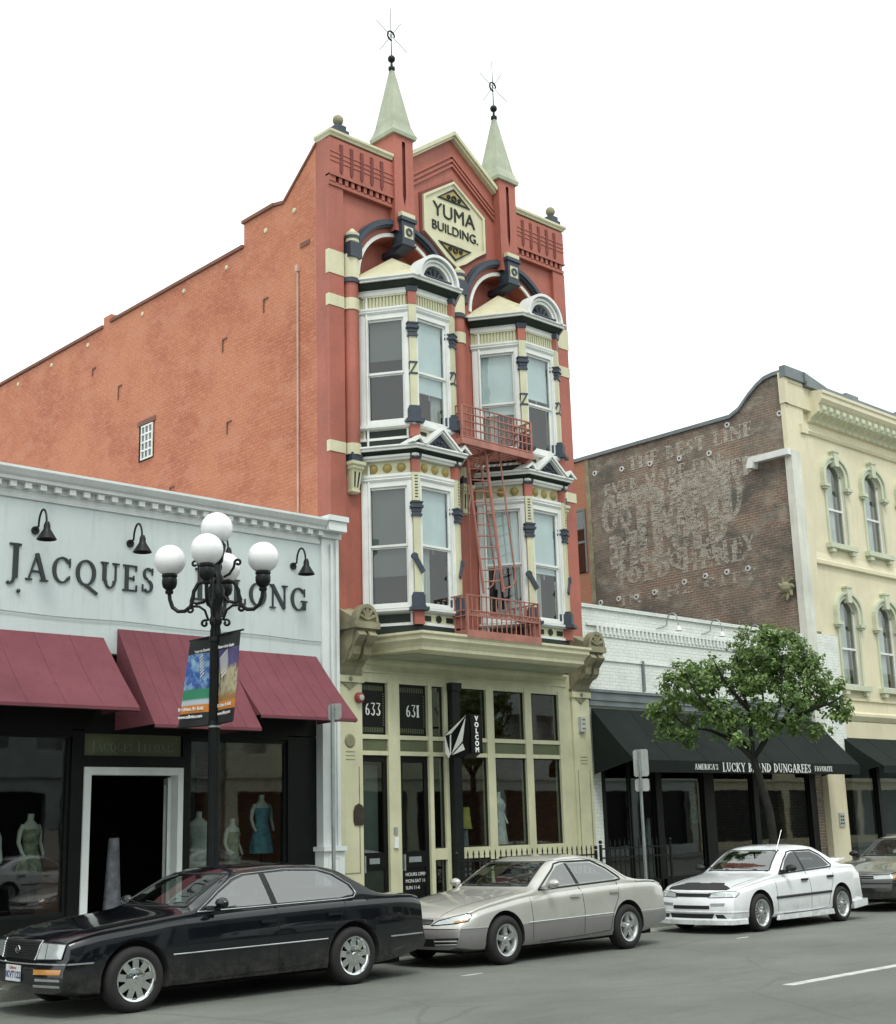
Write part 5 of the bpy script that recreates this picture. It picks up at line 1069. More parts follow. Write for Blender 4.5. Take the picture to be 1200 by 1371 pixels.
def spiral(c, r0, r1, a0, a1, n, D):       # scroll in the vertical plane along D (unit xy)
    return [Vector((c[0]*D[0]+LX, c[0]*D[1]+LY, c[1]))+Vector((D[0], D[1], 0))*((r0+(r1-r0)*i/n)*math.cos(R(a0+(a1-a0)*i/n)))+Vector((0, 0, 1))*((r0+(r1-r0)*i/n)*math.sin(R(a0+(a1-a0)*i/n))) for i in range(n+1)]
GZ, RH = 5.48, .65
for az in (45, 135, 225, 315):
    D = (math.cos(R(az)), math.sin(R(az))); P = lambda r, z: Vector((LX+r*D[0], LY+r*D[1], z))
    m_ = MB()
    m_.tube([P(RH, GZ-.45), P(RH-.01, GZ-.55), P(RH-.05, GZ-.66), P(RH-.13, GZ-.72), P(RH-.22, GZ-.72), P(RH-.30, GZ-.66), P(RH-.33, GZ-.55), P(RH-.34, GZ-.45), P(RH-.40, GZ-.34), P(RH-.48, GZ-.31), P(.08, GZ-.33)], .028, 8)
    m_.tube([P(RH-.33, GZ-.50), P(RH-.30, GZ-.58), P(RH-.38, GZ-.62), P(RH-.48, GZ-.60), P(.10, GZ-.52)], .022, 7)
    m_.tube(spiral((RH-.30, GZ-.70), .02, .045, 0, 400, 12, D)+[P(RH-.33, GZ-.655), P(RH-.42, GZ-.66), P(RH-.50, GZ-.72), P(.10, GZ-.86)]+spiral((.15, GZ-.90), .05, .02, 120, -240, 12, D), .019, 6)
    m_.tube(spiral((.30, GZ-.06), .05, .02, 200, -160, 12, D)[::-1]+[P(.24, GZ-.13), P(.18, GZ-.22), P(.10, GZ-.26)], .018, 6)
    m_.build('arm', M_iron, lp, smooth=True)
    m_ = MB().lathe([(.001, GZ-.47), (.05, GZ-.47), (.06, GZ-.44), (.045, GZ-.42), (.09, GZ-.38), (.105, GZ-.33), (.105, GZ-.27), (.095, GZ-.25), (.11, GZ-.22), (.10, GZ-.19), (.115, GZ-.17), (.12, GZ-.15)], (P(RH, 0).x, P(RH, 0).y, 0), 18)
    cup = m_.build('globe_cup', M_iron, lp, smooth=True)
    m_ = MB(); m_.ball(P(RH, GZ), .218, 32); m_.build('globe', M_globe, lp, smooth=True)
m_ = MB(); m_.ball((LX, LY, 5.92), .222, 32); m_.build('globe', M_globe, lp, smooth=True)
# banners
def stripes_mat(name, kind):
    m, nt, b = newmat(name); p = pos(nt); sp = nd(nt, 'ShaderNodeSeparateXYZ'); nt.links.new(p, sp.inputs[0])
    n1 = noise(nt, p, 6, 6, .7); n2 = noise(nt, p, 12, 5, .7, (1, 1, .5))
    def band(c, z0, z1, col, w=.02, wob=.0):
        a = nd(nt, 'ShaderNodeMath', operation='MULTIPLY_ADD'); nt.links.new(n1, a.inputs[0]); a.inputs[1].default_value = wob; nt.links.new(sp.outputs[2], a.inputs[2])
        f1 = ramp(nt, a.outputs[0], z0, z0+w); f2 = ramp(nt, a.outputs[0], z1-w, z1, 1, 0)
        mu = nd(nt, 'ShaderNodeMath', operation='MULTIPLY'); nt.links.new(f1, mu.inputs[0]); nt.links.new(f2, mu.inputs[1]); return mixc(nt, mu.outputs[0], c, col)
    if kind == 'park':
        c = mixc(nt, ramp(nt, n1, .45, .62), (.03, .10, .36), (.30, .48, .62)); c = band(c, 3.0, 3.86, (.02, .035, .05), .12, .2)
        c = band(c, 3.0, 3.72, (.03, .22, .12), .02); c = band(c, 3.0, 3.58, (.45, .5, .55), .03); 
    else:
        c = mixc(nt, ramp(nt, n1, .4, .6), (.05, .04, .16), (.10, .08, .20)); c = band(c, 3.0, 4.12, (.42, .38, .24), .1, .25)
        c = mixc(nt, ramp(nt, n2, .5, .6, 0, .8), c, (.05, .03, .03)); c = band(c, 3.0, 3.68, (.30, .17, .06), .08, .1)
    c = band(c, 3.0, 3.50, (.55, .20, .035), .01, .0); c = band(c, 2.9, 3.385, (.012, .014, .014), .004); c = band(c, 4.20, 4.6, (.012, .016, .016), .004)
    nt.links.new(c, b.inputs['Base Color']); b.inputs['Roughness'].default_value = .7; return m
for side, nm, kind, yi, yo_t, yo_b, xo_t, xo_b in ((1, 'banner with blue sky and green lawn picture on the left of the lamp pole', 'park', LY+.06, -3.40, -3.32, 0, -.16), (-1, 'banner with night street picture on the right of the lamp pole', 'street', LY-.06, -4.62, -4.60, 0, -.13)):
    t = thing('banner', nm, 'banner', (LX, LY, 3.2), 'pair of banners on the lamp pole')
    zt, zb = 4.40, 3.20; m_ = MB(); n = 14; vs = []; fs = []
    for i in range(n+1):
        f = i/n; z = zt+(zb-zt)*f
        for j in range(7):
            g = j/6; yy_ = yi+((yo_t+(yo_b-yo_t)*f)-yi)*g; xx = LX+g*(xo_t+(xo_b-xo_t)*f)+.018*math.sin(g*5+f*3); vs.append((xx, yy_, z+.0*g))
    fs = [(i*7+j, i*7+j+1, i*7+j+8, i*7+j+7) for i in range(n) for j in range(6)]
    m_.add(vs, fs); m_.add([(x+.004, y, z) for x, y, z in vs], fs); cl = m_.build('cloth', stripes_mat('banner_'+kind, kind), t, smooth=True)
    MB().tube([(LX, LY, zt+.01), (LX+xo_t, yo_t-side*(-.04), zt+.01)], .014, 6).build('rod', M_iron, t); MB().tube([(LX, LY, zb+.0), (LX+xo_b, yo_b, zb)], .012, 6).build('rod', M_iron, t)
    # text on the face towards -x : reading direction is -y
    y0 = (yo_b if side > 0 else yi)-.03
    for txt, z, s_ in (('Be Urban. Be Bold.', 3.42, .066), ('www.sdliving.com', 3.315, .066), ('Welcome to Downtown!' if side > 0 else 'Home is in Gaslamp!', 4.215, .058)):
        yy_ = (yo_b if z < 4 else yo_t) if side > 0 else yi
        d = Vector((0.16 if (side > 0 and z < 4) else (-.13 if z < 4 else 0), -.6, 0)).normalized()
        xoff = (xo_b*.93 if z < 4 else 0) if side > 0 else 0
        sans(txt, s_*.92, 'lettering', M_wlet, t, facing((LX+xoff-.028, yy_-.05, z), d), .001, 'LEFT', bold=.002)
    m_ = MB()      # white feathered emblem
    for k in range(7):
        yb_, zb_ = (yo_t-.12 if side > 0 else yi-.06), 4.16
        y1, z1 = yb_-.05-.010*k, zb_-.042*k-.05
        m_.add([(LX-.022-.015*(k/7), y1-.16, z1+.06), (LX-.022-.015*(k/7), y1-.15, z1+.074), (LX-.022-.02*(k/7), y1+.03, z1-.03), (LX-.022-.02*(k/7), y1+.02, z1-.046)], [(0, 1, 2, 3)])
    m_.build('emblem', M_wlet, t)
# ------------------------------------------------------------------ sign posts
def signpost(label, x, y, h, plates, tilt=0):
    t = thing('sign_post', label, 'sign post', (x, y, .15))
    m_ = MB().box(x-.025, x+.025, y-.006, y+.006, .15, h); m_.box(x-.025, x-.015, y, y+.022, .15, h); m_.box(x+.015, x+.025, y, y+.022, .15, h)
    for k in range(int((h-.3)/.12)): m_.lathe([(.001, -.0072), (.007, -.0072)], (x, y, .3+.12*k), 8, 'y')
    p_ = m_.build('post', M_galv, t)
    for (w_, z0, z1) in plates:
        r = .03; a = [(-w_/2+r, z0), (w_/2-r, z0), (w_/2, z0+r), (w_/2, z1-r), (w_/2-r, z1), (-w_/2+r, z1), (-w_/2, z1-r), (-w_/2, z0+r)]
        m_ = MB(); m_.prism([(y+u, z) for u, z in a], x+.034, x+.038, 'x'); m_.build('sign_plate', M_greybox, t)
        m_ = MB(); m_.lathe([(.001, -.02), (.012, -.02), (.012, .012)], (x+.03, y, z1-.06), 8, 'x'); m_.build('bolt', M_galv, t)
signpost('thin galvanised post with one small plate, in front of the white corner pilaster', -3.18, -4.05, 3.56, [(.30, 3.33, 3.56)])
signpost('galvanised post with two pale sign plates seen from behind, beside the iron fence', 3.90, -4.0, 3.03, [(.34, 2.56, 3.04), (.32, 2.30, 2.52)])
# ------------------------------------------------------------------ projecting diamond sign
vs_ = thing('hanging_sign', 'black projecting sign with a faceted white stone emblem on the black column', 'sign', (2.6, -.5, 3.4))
XS = 2.58
def sy(y, z): return (y, z)
outl = [(-.30, 3.52), (-.92, 3.87), (-1.02, 3.85), (-.96, 3.12), (-.80, 3.04), (-.40, 3.08), (-.29, 3.18)]
m_ = MB().prism(outl, XS, XS+.30, 'x'); bs = m_.build('sign_box', M_black, vs_)
def facet(pts): m_ = MB().prism(pts, XS-.008, XS-.0005, 'x'); return m_.build('emblem_facet', M_wlet, bs)
facet([(-.31, 3.50), (-.92, 3.85), (-.50, 3.53)])
facet([(-.31, 3.50), (-.33, 3.47), (-.44, 3.13), (-.42, 3.07), (-.31, 3.17)])
facet([(-.46, 3.50), (-.49, 3.51), (-.47, 3.13), (-.445, 3.13)])
facet([(-.90, 3.80), (-.49, 3.14), (-.80, 3.36)])
facet([(-.80, 3.32), (-.86, 3.20), (-.51, 3.12)])
sd = MB().box(XS+.0, XS+.30, -1.04, -1.03, 3.12, 3.86).build('edge_panel', M_black, vs_)
for k, ch in enumerate('VOLCOM'): sans(ch, .125, 'lettering', M_wlet, sd, facing((XS+.15, -1.042, 3.74-.118*k)), .002, bold=.006)
m_ = MB().tube([(2.9, -.15, 3.7), (2.75, -.35, 3.7)], .02); m_.tube([(2.9, -.15, 3.2), (2.75, -.35, 3.2)], .02); m_.build('bracket', M_iron, vs_)
# ------------------------------------------------------------------ iron fence
def fence(label, p0, p1, h, n, mid=True):
    t = thing('iron_fence', label, 'fence', (p0[0], p0[1], .15)); A = Vector((*p0, .15)); B = Vector((*p1, .15)); L = (B-A).length
    M_, _ = face_matrix(p0, p1); m_ = MB(); m_.M = M_
    for z in ((.30, h-.10, h-.28) if mid else (.3, h-.12)): m_.box(0, L, -.015, .015, z, z+.03)
    m_.build('rail', M_iron, t)
    for i in range(n+1):
        m_ = MB(); m_.M = M_; x = L*i/n; post = i in (0, n); r = .022 if post else .009
        m_.box(x-r, x+r, -r, r, .15, h+.0)
        for w_, z0, z1 in (((.02, h, h+.05),) if not post else ()): m_.prism([(x-.006, h), (x-w_, h+.02), (x, h+.10), (x+w_, h+.02), (x+.006, h)], -.007, .007)
        if post: m_.ball((x, 0, h+.05), .04, 10)
        m_.build('picket', M_iron, t)
fence('black spear topped iron fence in front of the cream shopfront', (1.95, -1.2), (5.85, -1.2), 1.24, 27)
fence('shorter black iron fence before the white brick shop', (6.0, -1.2), (8.3, -1.2), 1.34, 15)
# ------------------------------------------------------------------ street tree
TB = Vector((7.55, -4.0, .15))
tree = thing('street_tree', 'leafy green street tree with a dark forked trunk before the black awning', 'tree', TB)
Ax = Vector((.722, -.692, 0)); Dx = Vector((.692, .722, 0))
tp_ = lambda a, d, z: TB+Ax*a+Dx*d+Vector((0, 0, z-.15))
rnd = random.Random(11)
tk = MB(); 
def limb(pts, r0, r1, n=9):
    P = [Vector(p) for p in pts]; out = []
    for i in range(len(P)-1):
        for k in range(4):
            t = k/4; p0 = P[max(i-1, 0)]; p1 = P[i]; p2 = P[i+1]; p3 = P[min(i+2, len(P)-1)]
            out.append(.5*((2*p1)+(p2-p0)*t+(2*p0-5*p1+4*p2-p3)*t*t+(3*p1-p0-3*p2+p3)*t**3)+Vector((rnd.uniform(-1, 1), rnd.uniform(-1, 1), 0))*.008)
    out.append(P[-1]); N = len(out); tk.tube(out, [r0+(r1-r0)*i/(N-1) for i in range(N)], n); return out
limb([tp_(.22, 0, .15), tp_(.20, 0, .6), tp_(.24, .02, 1.3), tp_(.18, 0, 2.0), tp_(.06, 0, 2.55), tp_(-.02, 0, 2.95)], .095, .07, 14)
limb([tp_(.22, 0, .12), tp_(.22, 0, .3)], .22, .15, 14)
tips = []
br = [[(-.02, 0, 2.9), (-.35, .1, 3.25), (-.8, .1, 3.5), (-1.3, .0, 3.62), (-1.7, -.1, 3.95)], [(-.02, 0, 2.9), (-.05, -.1, 3.4), (-.12, -.2, 4.0), (-.2, -.1, 4.6), (-.2, 0, 5.1)],
      [(-.02, 0, 2.9), (.25, .1, 3.3), (.6, .2, 3.6), (1.0, .3, 4.1), (1.3, .3, 4.6)], [(0, 0, 2.95), (.22, -.2, 3.3), (.5, -.3, 3.9), (.6, -.3, 4.5), (.65, -.3, 5.0)],
      [(-.04, 0, 3.0), (-.25, .35, 3.5), (-.6, .7, 4.1), (-.9, .9, 4.6)], [(-.3, .1, 3.22), (-.7, -.3, 3.7), (-1.1, -.6, 4.1), (-1.4, -.8, 4.5)], [(.55, .2, 3.55), (1.0, -.1, 3.8), (1.5, -.3, 3.95), (1.75, -.4, 4.1)], [(-.1, -.2, 3.9), (-.5, -.5, 4.3), (-.8, -.7, 4.8)], [(.3, .1, 3.35), (.4, .6, 3.9), (.5, 1.0, 4.5)]]
for b in br:
    o = limb([tp_(*p) for p in b], .05, .012, 8)
    for k in range(5, len(o), 3): tips.append(o[k])
tk.build('trunk', paint('tree_bark', (.026, .026, .022), .85, .3, 5, .2, .6, 40), tree, smooth=True)
lobes = [(-1.35, -.1, 4.45, .50), (-1.75, .0, 3.98, .34), (-.95, -.2, 4.62, .42), (-.40, .1, 4.62, .50), (-.1, -.3, 4.30, .40), (.25, 0, 5.15, .52), (.62, .1, 5.25, .45), (.95, .1, 4.95, .50), (1.15, -.2, 4.5, .42), (1.62, .0, 4.18, .42), (1.85, .0, 3.85, .25), (.55, .0, 4.55, .50), (-.8, .4, 4.25, .36), (.75, -.4, 4.15, .40), (.3, .6, 4.8, .45), (1.3, .5, 4.0, .34), (-1.45, .2, 3.66, .36), (-.75, -.3, 3.80, .36), (-.25, .0, 3.72, .30), (.95, .1, 3.55, .24), (.15, -.2, 3.90, .34), (-1.75, .1, 3.58, .22), (1.62, -.1, 3.72, .22), (-.55, .2, 3.45, .2), (-1.2, 0, 3.36, .24), (.2, -.25, 3.52, .26), (1.3, 0, 3.42, .24), (-.4, -.3, 3.34, .2), (.65, -.3, 3.6, .24)]
def leafmat():
    m, nt, b = newmat('leaf_green'); p = pos(nt)
    oi = nd(nt, 'ShaderNodeNewGeometry')
    c = mixc(nt, ramp(nt, oi.outputs['Random Per Island'], 0, 1), (.05, .10, .03), (.28, .42, .12)); c = mixc(nt, ramp(nt, noise(nt, p, 2.2, 3), .4, .65, 0, .5), c, (.03, .07, .02))
    nt.links.new(c, b.inputs['Base Color']); b.inputs['Roughness'].default_value = .42
    o = nt.nodes['Material Output']; tl = nd(nt, 'ShaderNodeBsdfTranslucent'); nt.links.new(mixc(nt, .5, c, (.20, .34, .05)), tl.inputs[0])
    mx = nd(nt, 'ShaderNodeMixShader'); mx.inputs[0].default_value = .28; nt.links.new(b.outputs[0], mx.inputs[1]); nt.links.new(tl.outputs[0], mx.inputs[2]); nt.links.new(mx.outputs[0], o.inputs[0])
    return m
lv = MB(); nl = 0
for (a, d, z, r) in lobes:
    for c in range(int(37*(r/.5)**2)):
        u = Vector((rnd.gauss(0, 1), rnd.gauss(0, 1), rnd.gauss(0, 1))).normalized()*r*rnd.uniform(.45, 1.08)
        u.z *= .82; cc = tp_(a, d, z)+u
        tips.append(cc); nn = rnd.randint(18, 32); out = (u.normalized()+Vector((0, 0, .5))).normalized()
        for q in range(nn):
            p = cc+Vector((rnd.gauss(0, .07), rnd.gauss(0, .07), rnd.gauss(0, .05)))
            nrm = (out+Vector((rnd.uniform(-1, 1), rnd.uniform(-1, 1), rnd.uniform(-.6, 1)))*.9).normalized()
            t1 = nrm.orthogonal().normalized(); t1.rotate(Matrix.Rotation(rnd.uniform(0, 6.28), 3, nrm)); t2 = nrm.cross(t1)
            l = rnd.uniform(.032, .06); w_ = l*.55
            lv.add([p-t1*l, p-t1*l*.2+t2*w_-nrm*.008, p+t1*l*.5+t2*w_*.7-nrm*.006, p+t1*l*1.15-nrm*.02, p+t1*l*.5-t2*w_*.7-nrm*.006, p-t1*l*.2-t2*w_-nrm*.008], [(0, 1, 2, 3), (0, 3, 4, 5)]); nl += 1
lv.build('crown', leafmat(), tree)
# ------------------------------------------------------------------ far side of the street, seen only in reflections
def opposite(x0, x1, h, mat, lab):
    t = thing('opposite_building', lab, 'building', ((x0+x1)/2, -27, .15)); YO = -25.5
    holes = []; x = x0+.8
    while x < x1-1.6:
        for z in [4.9+3.4*k for k in range(int((h-4.5)/3.4))]: holes.append([(x, z), (x+1.1, z), (x+1.1, z+2.1), (x, z+2.1)])
        x += 2.2
    shop = [[(x0+.6+i*(x1-x0-.6)/3, .6), (x0+(i+1)*(x1-x0-.6)/3, .6), (x0+(i+1)*(x1-x0-.6)/3, 3.4), (x0+.6+i*(x1-x0-.6)/3, 3.4)] for i in range(3)]
    m_ = MB().flat([(x0, .1), (x1, .1), (x1, h), (x0, h)], holes+shop, YO); m_.box(x0, x1, YO-12, YO-.6, .1, h-.2); m_.box(x0, x1, YO, YO+.4, h-.5, h); m_.box(x0, x1, YO, YO+.15, 3.9, 4.2); m_.box(x0, x1, YO-.6, YO, h-.4, h-.05)
    m_.build('wall', mat, t)
    m_ = MB()
    for hh in holes: m_.box(hh[0][0], hh[1][0], YO-.25, YO-.2, hh[0][1], hh[2][1]); m_.cut()
    m_ = MB()
    for hh in shop: m_.add([(p[0], YO-.3, p[1]) for p in hh], [(0, 1, 2, 3)])
    m_.build('shop_glass', M_black, t)
opposite(-34, -20.2, 9.5, M_stucco, 'plain cream building across the street'); opposite(-20, -9.2, 10.5, M_grender, 'low grey building across the street'); opposite(-9, 3.8, 9, M_jac, 'pale grey building across the street'); opposite(4, 14.8, 11.0, M_grender, 'tall grey building across the street'); opposite(15, 30, 11, M_stuccotrim, 'pale green building across the street'); opposite(30.2, 46, 10, M_jac, 'white building farther along across the street'); opposite(46.2, 72, 11, M_stucco, 'far cream building across the street')
# ------------------------------------------------------------------ parked cars (built nose towards -x, near side -y, front axle at the origin)
def carpaint(name, col, metal=.0, rough=.28, lower=None, zsplit=.5, flake=0):
    m, nt, b = newmat(name); p = pos(nt, True)
    c = mixc(nt, ramp(nt, noise(nt, p, 3, 4), .3, .7), tuple(x*.93 for x in col), tuple(min(1, x*1.05) for x in col))
    if lower:
        sp = nd(nt, 'ShaderNodeSeparateXYZ'); nt.links.new(p, sp.inputs[0])
        c = mixc(nt, ramp(nt, sp.outputs[2], zsplit-.004, zsplit+.004, 1, 0), c, lower)
    sp2 = nd(nt, 'ShaderNodeSeparateXYZ'); nt.links.new(p, sp2.inputs[0])
    dm = nd(nt, 'ShaderNodeMath', operation='MULTIPLY'); nt.links.new(ramp(nt, sp2.outputs[2], .55, .18, 0, .5), dm.inputs[0]); nt.links.new(ramp(nt, noise(nt, p, 7, 6, .7), .35, .7), dm.inputs[1])
    c = mixc(nt, dm.outputs[0], c, (.16, .15, .13))        # road dust on the sills
    nt.links.new(c, b.inputs['Base Color']); b.inputs['Metallic'].default_value = metal; b.inputs['Roughness'].default_value = rough
    b.inputs['Coat Weight'].default_value = 1; b.inputs['Coat Roughness'].default_value = .03; return m
M_carblack = carpaint('black_car_paint', (.005, .006, .009), 0, .18)
M_carblack.node_tree.nodes['Principled BSDF'].inputs['Specular IOR Level'].default_value = .15
M_cabin = solid('car_cabin_trim', (.035, .036, .034), .9); M_seat = solid('grey_seat_cloth', (.10, .10, .095), .9); M_seatbe = solid('beige_seat_leather', (.28, .25, .20), .7)
M_cargold = carpaint('champagne_car_paint', (.54, .54, .50), .35, .30, (.29, .28, .285), .50)
M_carwhite = carpaint('white_car_paint', (.82, .85, .87), 0, .25)
M_cargrey = carpaint('dull_grey_car_paint', (.12, .125, .11), .3, .35, (.02, .022, .02), .58)
def carglass(name, col, ior):
    m, nt, b = newmat(name); b.inputs['Base Color'].default_value = (*col, 1); b.inputs['Roughness'].default_value = .03; b.inputs['IOR'].default_value = ior; b.inputs['Coat Weight'].default_value = .6; b.inputs['Coat Roughness'].default_value = .01; return m
M_cgl = glass('car_side_glass', (.72, .84, .81), .002, .30); M_wsc = glass('car_windscreen', (.62, .70, .66), .002, .12); M_cgldk = glass('dark_car_glass', (.30, .36, .38), .002, .12)
M_rubber = solid('tyre_rubber', (.016, .016, .016), .8); M_trim = solid('black_car_trim', (.013, .014, .015), .5); M_under = solid('underbody', (.006, .006, .006), .95)
M_chrome = solid('chrome', (.78, .80, .80), .12, 1); M_alloy = solid('silver_alloy', (.62, .64, .64), .28, .85); M_lamp = solid('headlamp_lens', (.55, .60, .60), .08, .3, 1); M_amber = solid('amber_lens', (.60, .27, .05), .2, 0, 1); M_tail = solid('red_lens', (.22, .012, .012), .2, 0, 1)
M_plate = solid('plate_white', (.66, .68, .68), .5); M_gap = solid('panel_gap', (.004, .004, .004), .9); M_platetx = solid('plate_blue', (.06, .08, .2), .6); M_redmark = solid('plate_red', (.5, .05, .04), .6)
def pchip(keys):
    X = [k[0] for k in keys]; Y = [k[1] for k in keys]; n = len(X); h = [X[i+1]-X[i] for i in range(n-1)]; d = [(Y[i+1]-Y[i])/h[i] for i in range(n-1)]
    m = [d[0]]+[0 if d[i-1]*d[i] <= 0 else (2*d[i-1]*d[i])/(d[i-1]+d[i]) for i in range(1, n-1)]+[d[-1]]
    def f(x):
        if x <= X[0]: return Y[0]
        if x >= X[-1]: return Y[-1]
        i = max(j for j in range(n-1) if X[j] <= x); t = (x-X[i])/h[i]
        return (2*t**3-3*t*t+1)*Y[i]+(t**3-2*t*t+t)*h[i]*m[i]+(-2*t**3+3*t*t)*Y[i+1]+(t**3-t*t)*h[i]*m[i+1]
    return f
def car(name, label, S):
    root = thing(name, label, 'car', (0, 0, 0)); BASE[root.name] = Vector()
    fo, wb, ro, W = S['fo'], S['wb'], S['ro'], S['w']/2
    zt, zs, ys, zb, bow, tum = pchip(S['zt']), pchip(S['zs']), pchip(S['ys']), pchip(S['zb']), pchip(S['bow']), S.get('tum', .36)
    nf, nr = S['nose'], S['tail']       # fascia profiles: x offset as function of z
    x0, x1 = -fo, wb+ro; NS = 110
    def contour(x):
        a, b, y, z0 = zs(x), zt(x), ys(x), zb(x); ym = y+.02; h = max(.012, b-a)
        cr = min(.055, .35*h); e = b-cr; hh = e-a; zm = z0+(a-z0)*.48
        P = [(0, z0), (ym-.16, z0), (ym-.05, z0+.03), (ym-.012, z0+.10), (ym, zm), (ym-.004, zm+(a-zm)*.45), (y+.008, a-(a-zm)*.22), (y, a-.035), (y-.022, a-.004)]
        yb = y-.05
        for f, q in ((.03, 0), (.33, .008), (.66, .010), (.92, .004)): P.append((yb-tum*hh*f+q, a+hh*f+.003))
        yr = yb-tum*hh; P += [(yr-.05, e+cr*.25), (yr*.75, e+cr*.62), (yr*.4, e+cr*.93), (0, b)]
        return P
    C0 = len(contour(0)); vs = []; fs = []
    def place(x, y, z, kf=0):
        xx = x+bow(x)*(y/W)**2
        tf = max(0, 1-(x-x0)/.45); tr = max(0, 1-(x1-x)/.45)
        if tf > 0: xx += nf(z)*tf**1.5
        if tr > 0: xx += nr(z)*tr**1.5
        return (xx, y, z)
    R_ = []
    for i in range(NS+1):
        t = i/NS; x = x0+(x1-x0)*t
        c = contour(x); ring = [place(x, -y, z) for y, z in c]+[place(x, y, z) for y, z in reversed(c[1:-1])]
        R_.append(ring); vs += ring
    n = len(R_[0])
    for i in range(NS):
        for k in range(n): fs.append((i*n+k, i*n+(k+1) % n, (i+1)*n+(k+1) % n, (i+1)*n+k))
    for x, i0 in ((x0, 0), (x1, NS*n)):           # gridded nose and tail
        c = contour(x); K = 12; rows = []
        for j in range(C0):
            y, z = c[j]
            if j in (0, C0-1): rows.append([i0+j]*(K+1)); continue
            r = [i0+j]
            for q in range(1, K):
                yy_ = -y+2*y*q/K
                # height follows the crown of the section at this y
                vs.append(place(x, yy_, z)); r.append(len(vs)-1)
            r.append(i0+n-j); rows.append(r)
        for j in range(C0-1):
            for q in range(K):
                f = [rows[j][q], rows[j][q+1], rows[j+1][q+1], rows[j+1][q]]; g = []
                for v in f:
                    if v not in g: g.append(v)
                if len(g) > 2: fs.append(tuple(g))
    b = MB(); b.add(vs, fs); body = b.build('body', [S['paint'], M_cabin], root, smooth=True, angle=32)
    cut = MB(); rw = S['rw']+.055
    for ax in (0, wb):
        for s in (-1, 1):
            pr = [(.001, -.26), (rw, -.26), (rw, .2), (.001, .2)]; cut.lathe(pr, (ax, s*(W-.0), S['rw']-.01+.02), 40, 'y')
            # lathe along y: open seam is closed by the tiny axis radius
    co_ = cut.build('cutter', M_under, None); co_.data.polygons.foreach_set('material_index', [1]*len(co_.data.polygons)); co_.data.materials.append(M_under)
    bmm = bmesh.new(); bmm.from_mesh(co_.data); bmesh.ops.remove_doubles(bmm, verts=bmm.verts, dist=.004); bmesh.ops.recalc_face_normals(bmm, faces=bmm.faces); bmm.to_mesh(co_.data); bmm.free()
    md = body.modifiers.new('arches', 'BOOLEAN'); md.operation = 'DIFFERENCE'; md.object = co_; md.solver = 'EXACT'
    try: md.material_mode = 'INDEX'
    except Exception: pass
    bpy.context.view_layer.update(); me = bpy.data.meshes.new_from_object(body.evaluated_get(bpy.context.evaluated_depsgraph_get()))
    body.modifiers.clear(); body.data = me; bpy.data.objects.remove(co_)
    me.polygons.foreach_set('use_smooth', [True]*len(me.polygons))
    bmm = bmesh.new(); bmm.from_mesh(me)
    for e in bmm.edges:
        if len(e.link_faces) == 2 and e.calc_face_angle(0) > R(34): e.smooth = False
    bmm.to_mesh(me)
    bvh = BVHTree.FromBMesh(bmm); bmm.free()
    # hollow out the cabin so that one can look in through the glass
    def shrink(poly, d):
        c = sum((Vector(p) for p in poly), Vector((0, 0)))/len(poly); return [tuple(Vector(p)+(c-Vector(p)).normalized()*d) for p in poly]
    def carve(mb):
        ct = mb.build('cutter', M_under, None); ct.data.materials.append(M_under); ct.data.polygons.foreach_set('material_index', [1]*len(ct.data.polygons))
        m = body.modifiers.new('cut', 'BOOLEAN'); m.operation = 'DIFFERENCE'; m.object = ct; m.solver = 'EXACT'
        try: m.material_mode = 'INDEX'
        except Exception: pass
        bpy.context.view_layer.update(); me2 = bpy.data.meshes.new_from_object(body.evaluated_get(bpy.context.evaluated_depsgraph_get()))
        body.modifiers.clear(); body.data = me2; bpy.data.objects.remove(ct)
    dx0 = min(p[0] for p in S['dlo']); dx1 = max(p[0] for p in S['dlo']); hy, zz = S['wsy'], S['wsz']
    for g in S['sidewin']: carve(MB().prism(shrink(g, .012), -W-.1, W+.1, 'y'))
    carve(MB().prism(shrink(S['dlo'], .022), -.62, .62, 'y'))
    carve(MB().box(dx0+.42, dx1-.30, -.63, .63, .62, 1.04))
    carve(MB().prism([(-hy[0]+.015, zz[0]+.015), (hy[0]-.015, zz[0]+.015), (hy[1]-.01, zz[1]-.012), (-hy[1]+.01, zz[1]-.012)], -.4, 1.75, 'x'))
    carve(MB().prism([(-hy[0]+.10, S['rgz'][0]+.02), (hy[0]-.10, S['rgz'][0]+.02), (hy[1]-.02, S['rgz'][1]-.015), (-hy[1]+.02, S['rgz'][1]-.015)], 1.74, 4.2, 'x'))
    bmm = bmesh.new(); bmm.from_mesh(body.data)
    for f in bmm.faces: f.smooth = True
    for e in bmm.edges:
        if len(e.link_faces) == 2 and (e.calc_face_angle(0) > R(34) or e.link_faces[0].material_index != e.link_faces[1].material_index): e.smooth = False
    bmm.to_mesh(body.data); bmm.free()
    sm = S.get('seat', M_seat); zr_ = S['dlo'][4][1]
    def seat(x, y, w_, z0, z1, hr=True):
        m_ = MB().prism([(x-.06, z0), (x+.10, z0), (x+.26, z1), (x+.16, z1+.02)], y-w_/2, y+w_/2)
        if hr:
            m_.prism([(x+.17, z1+.05), (x+.27, z1+.04), (x+.29, z1+.20), (x+.21, z1+.21)], y-.12, y+.12); m_.box(x+.20, x+.23, y-.05, y+.05, z1, z1+.06)
        return m_.build('seat', sm, root)
    for y in (-.36, .36): seat(1.42, y, .46, .64, zr_-.31)
    seat(2.22, 0, 1.16, .64, zr_-.36, False)
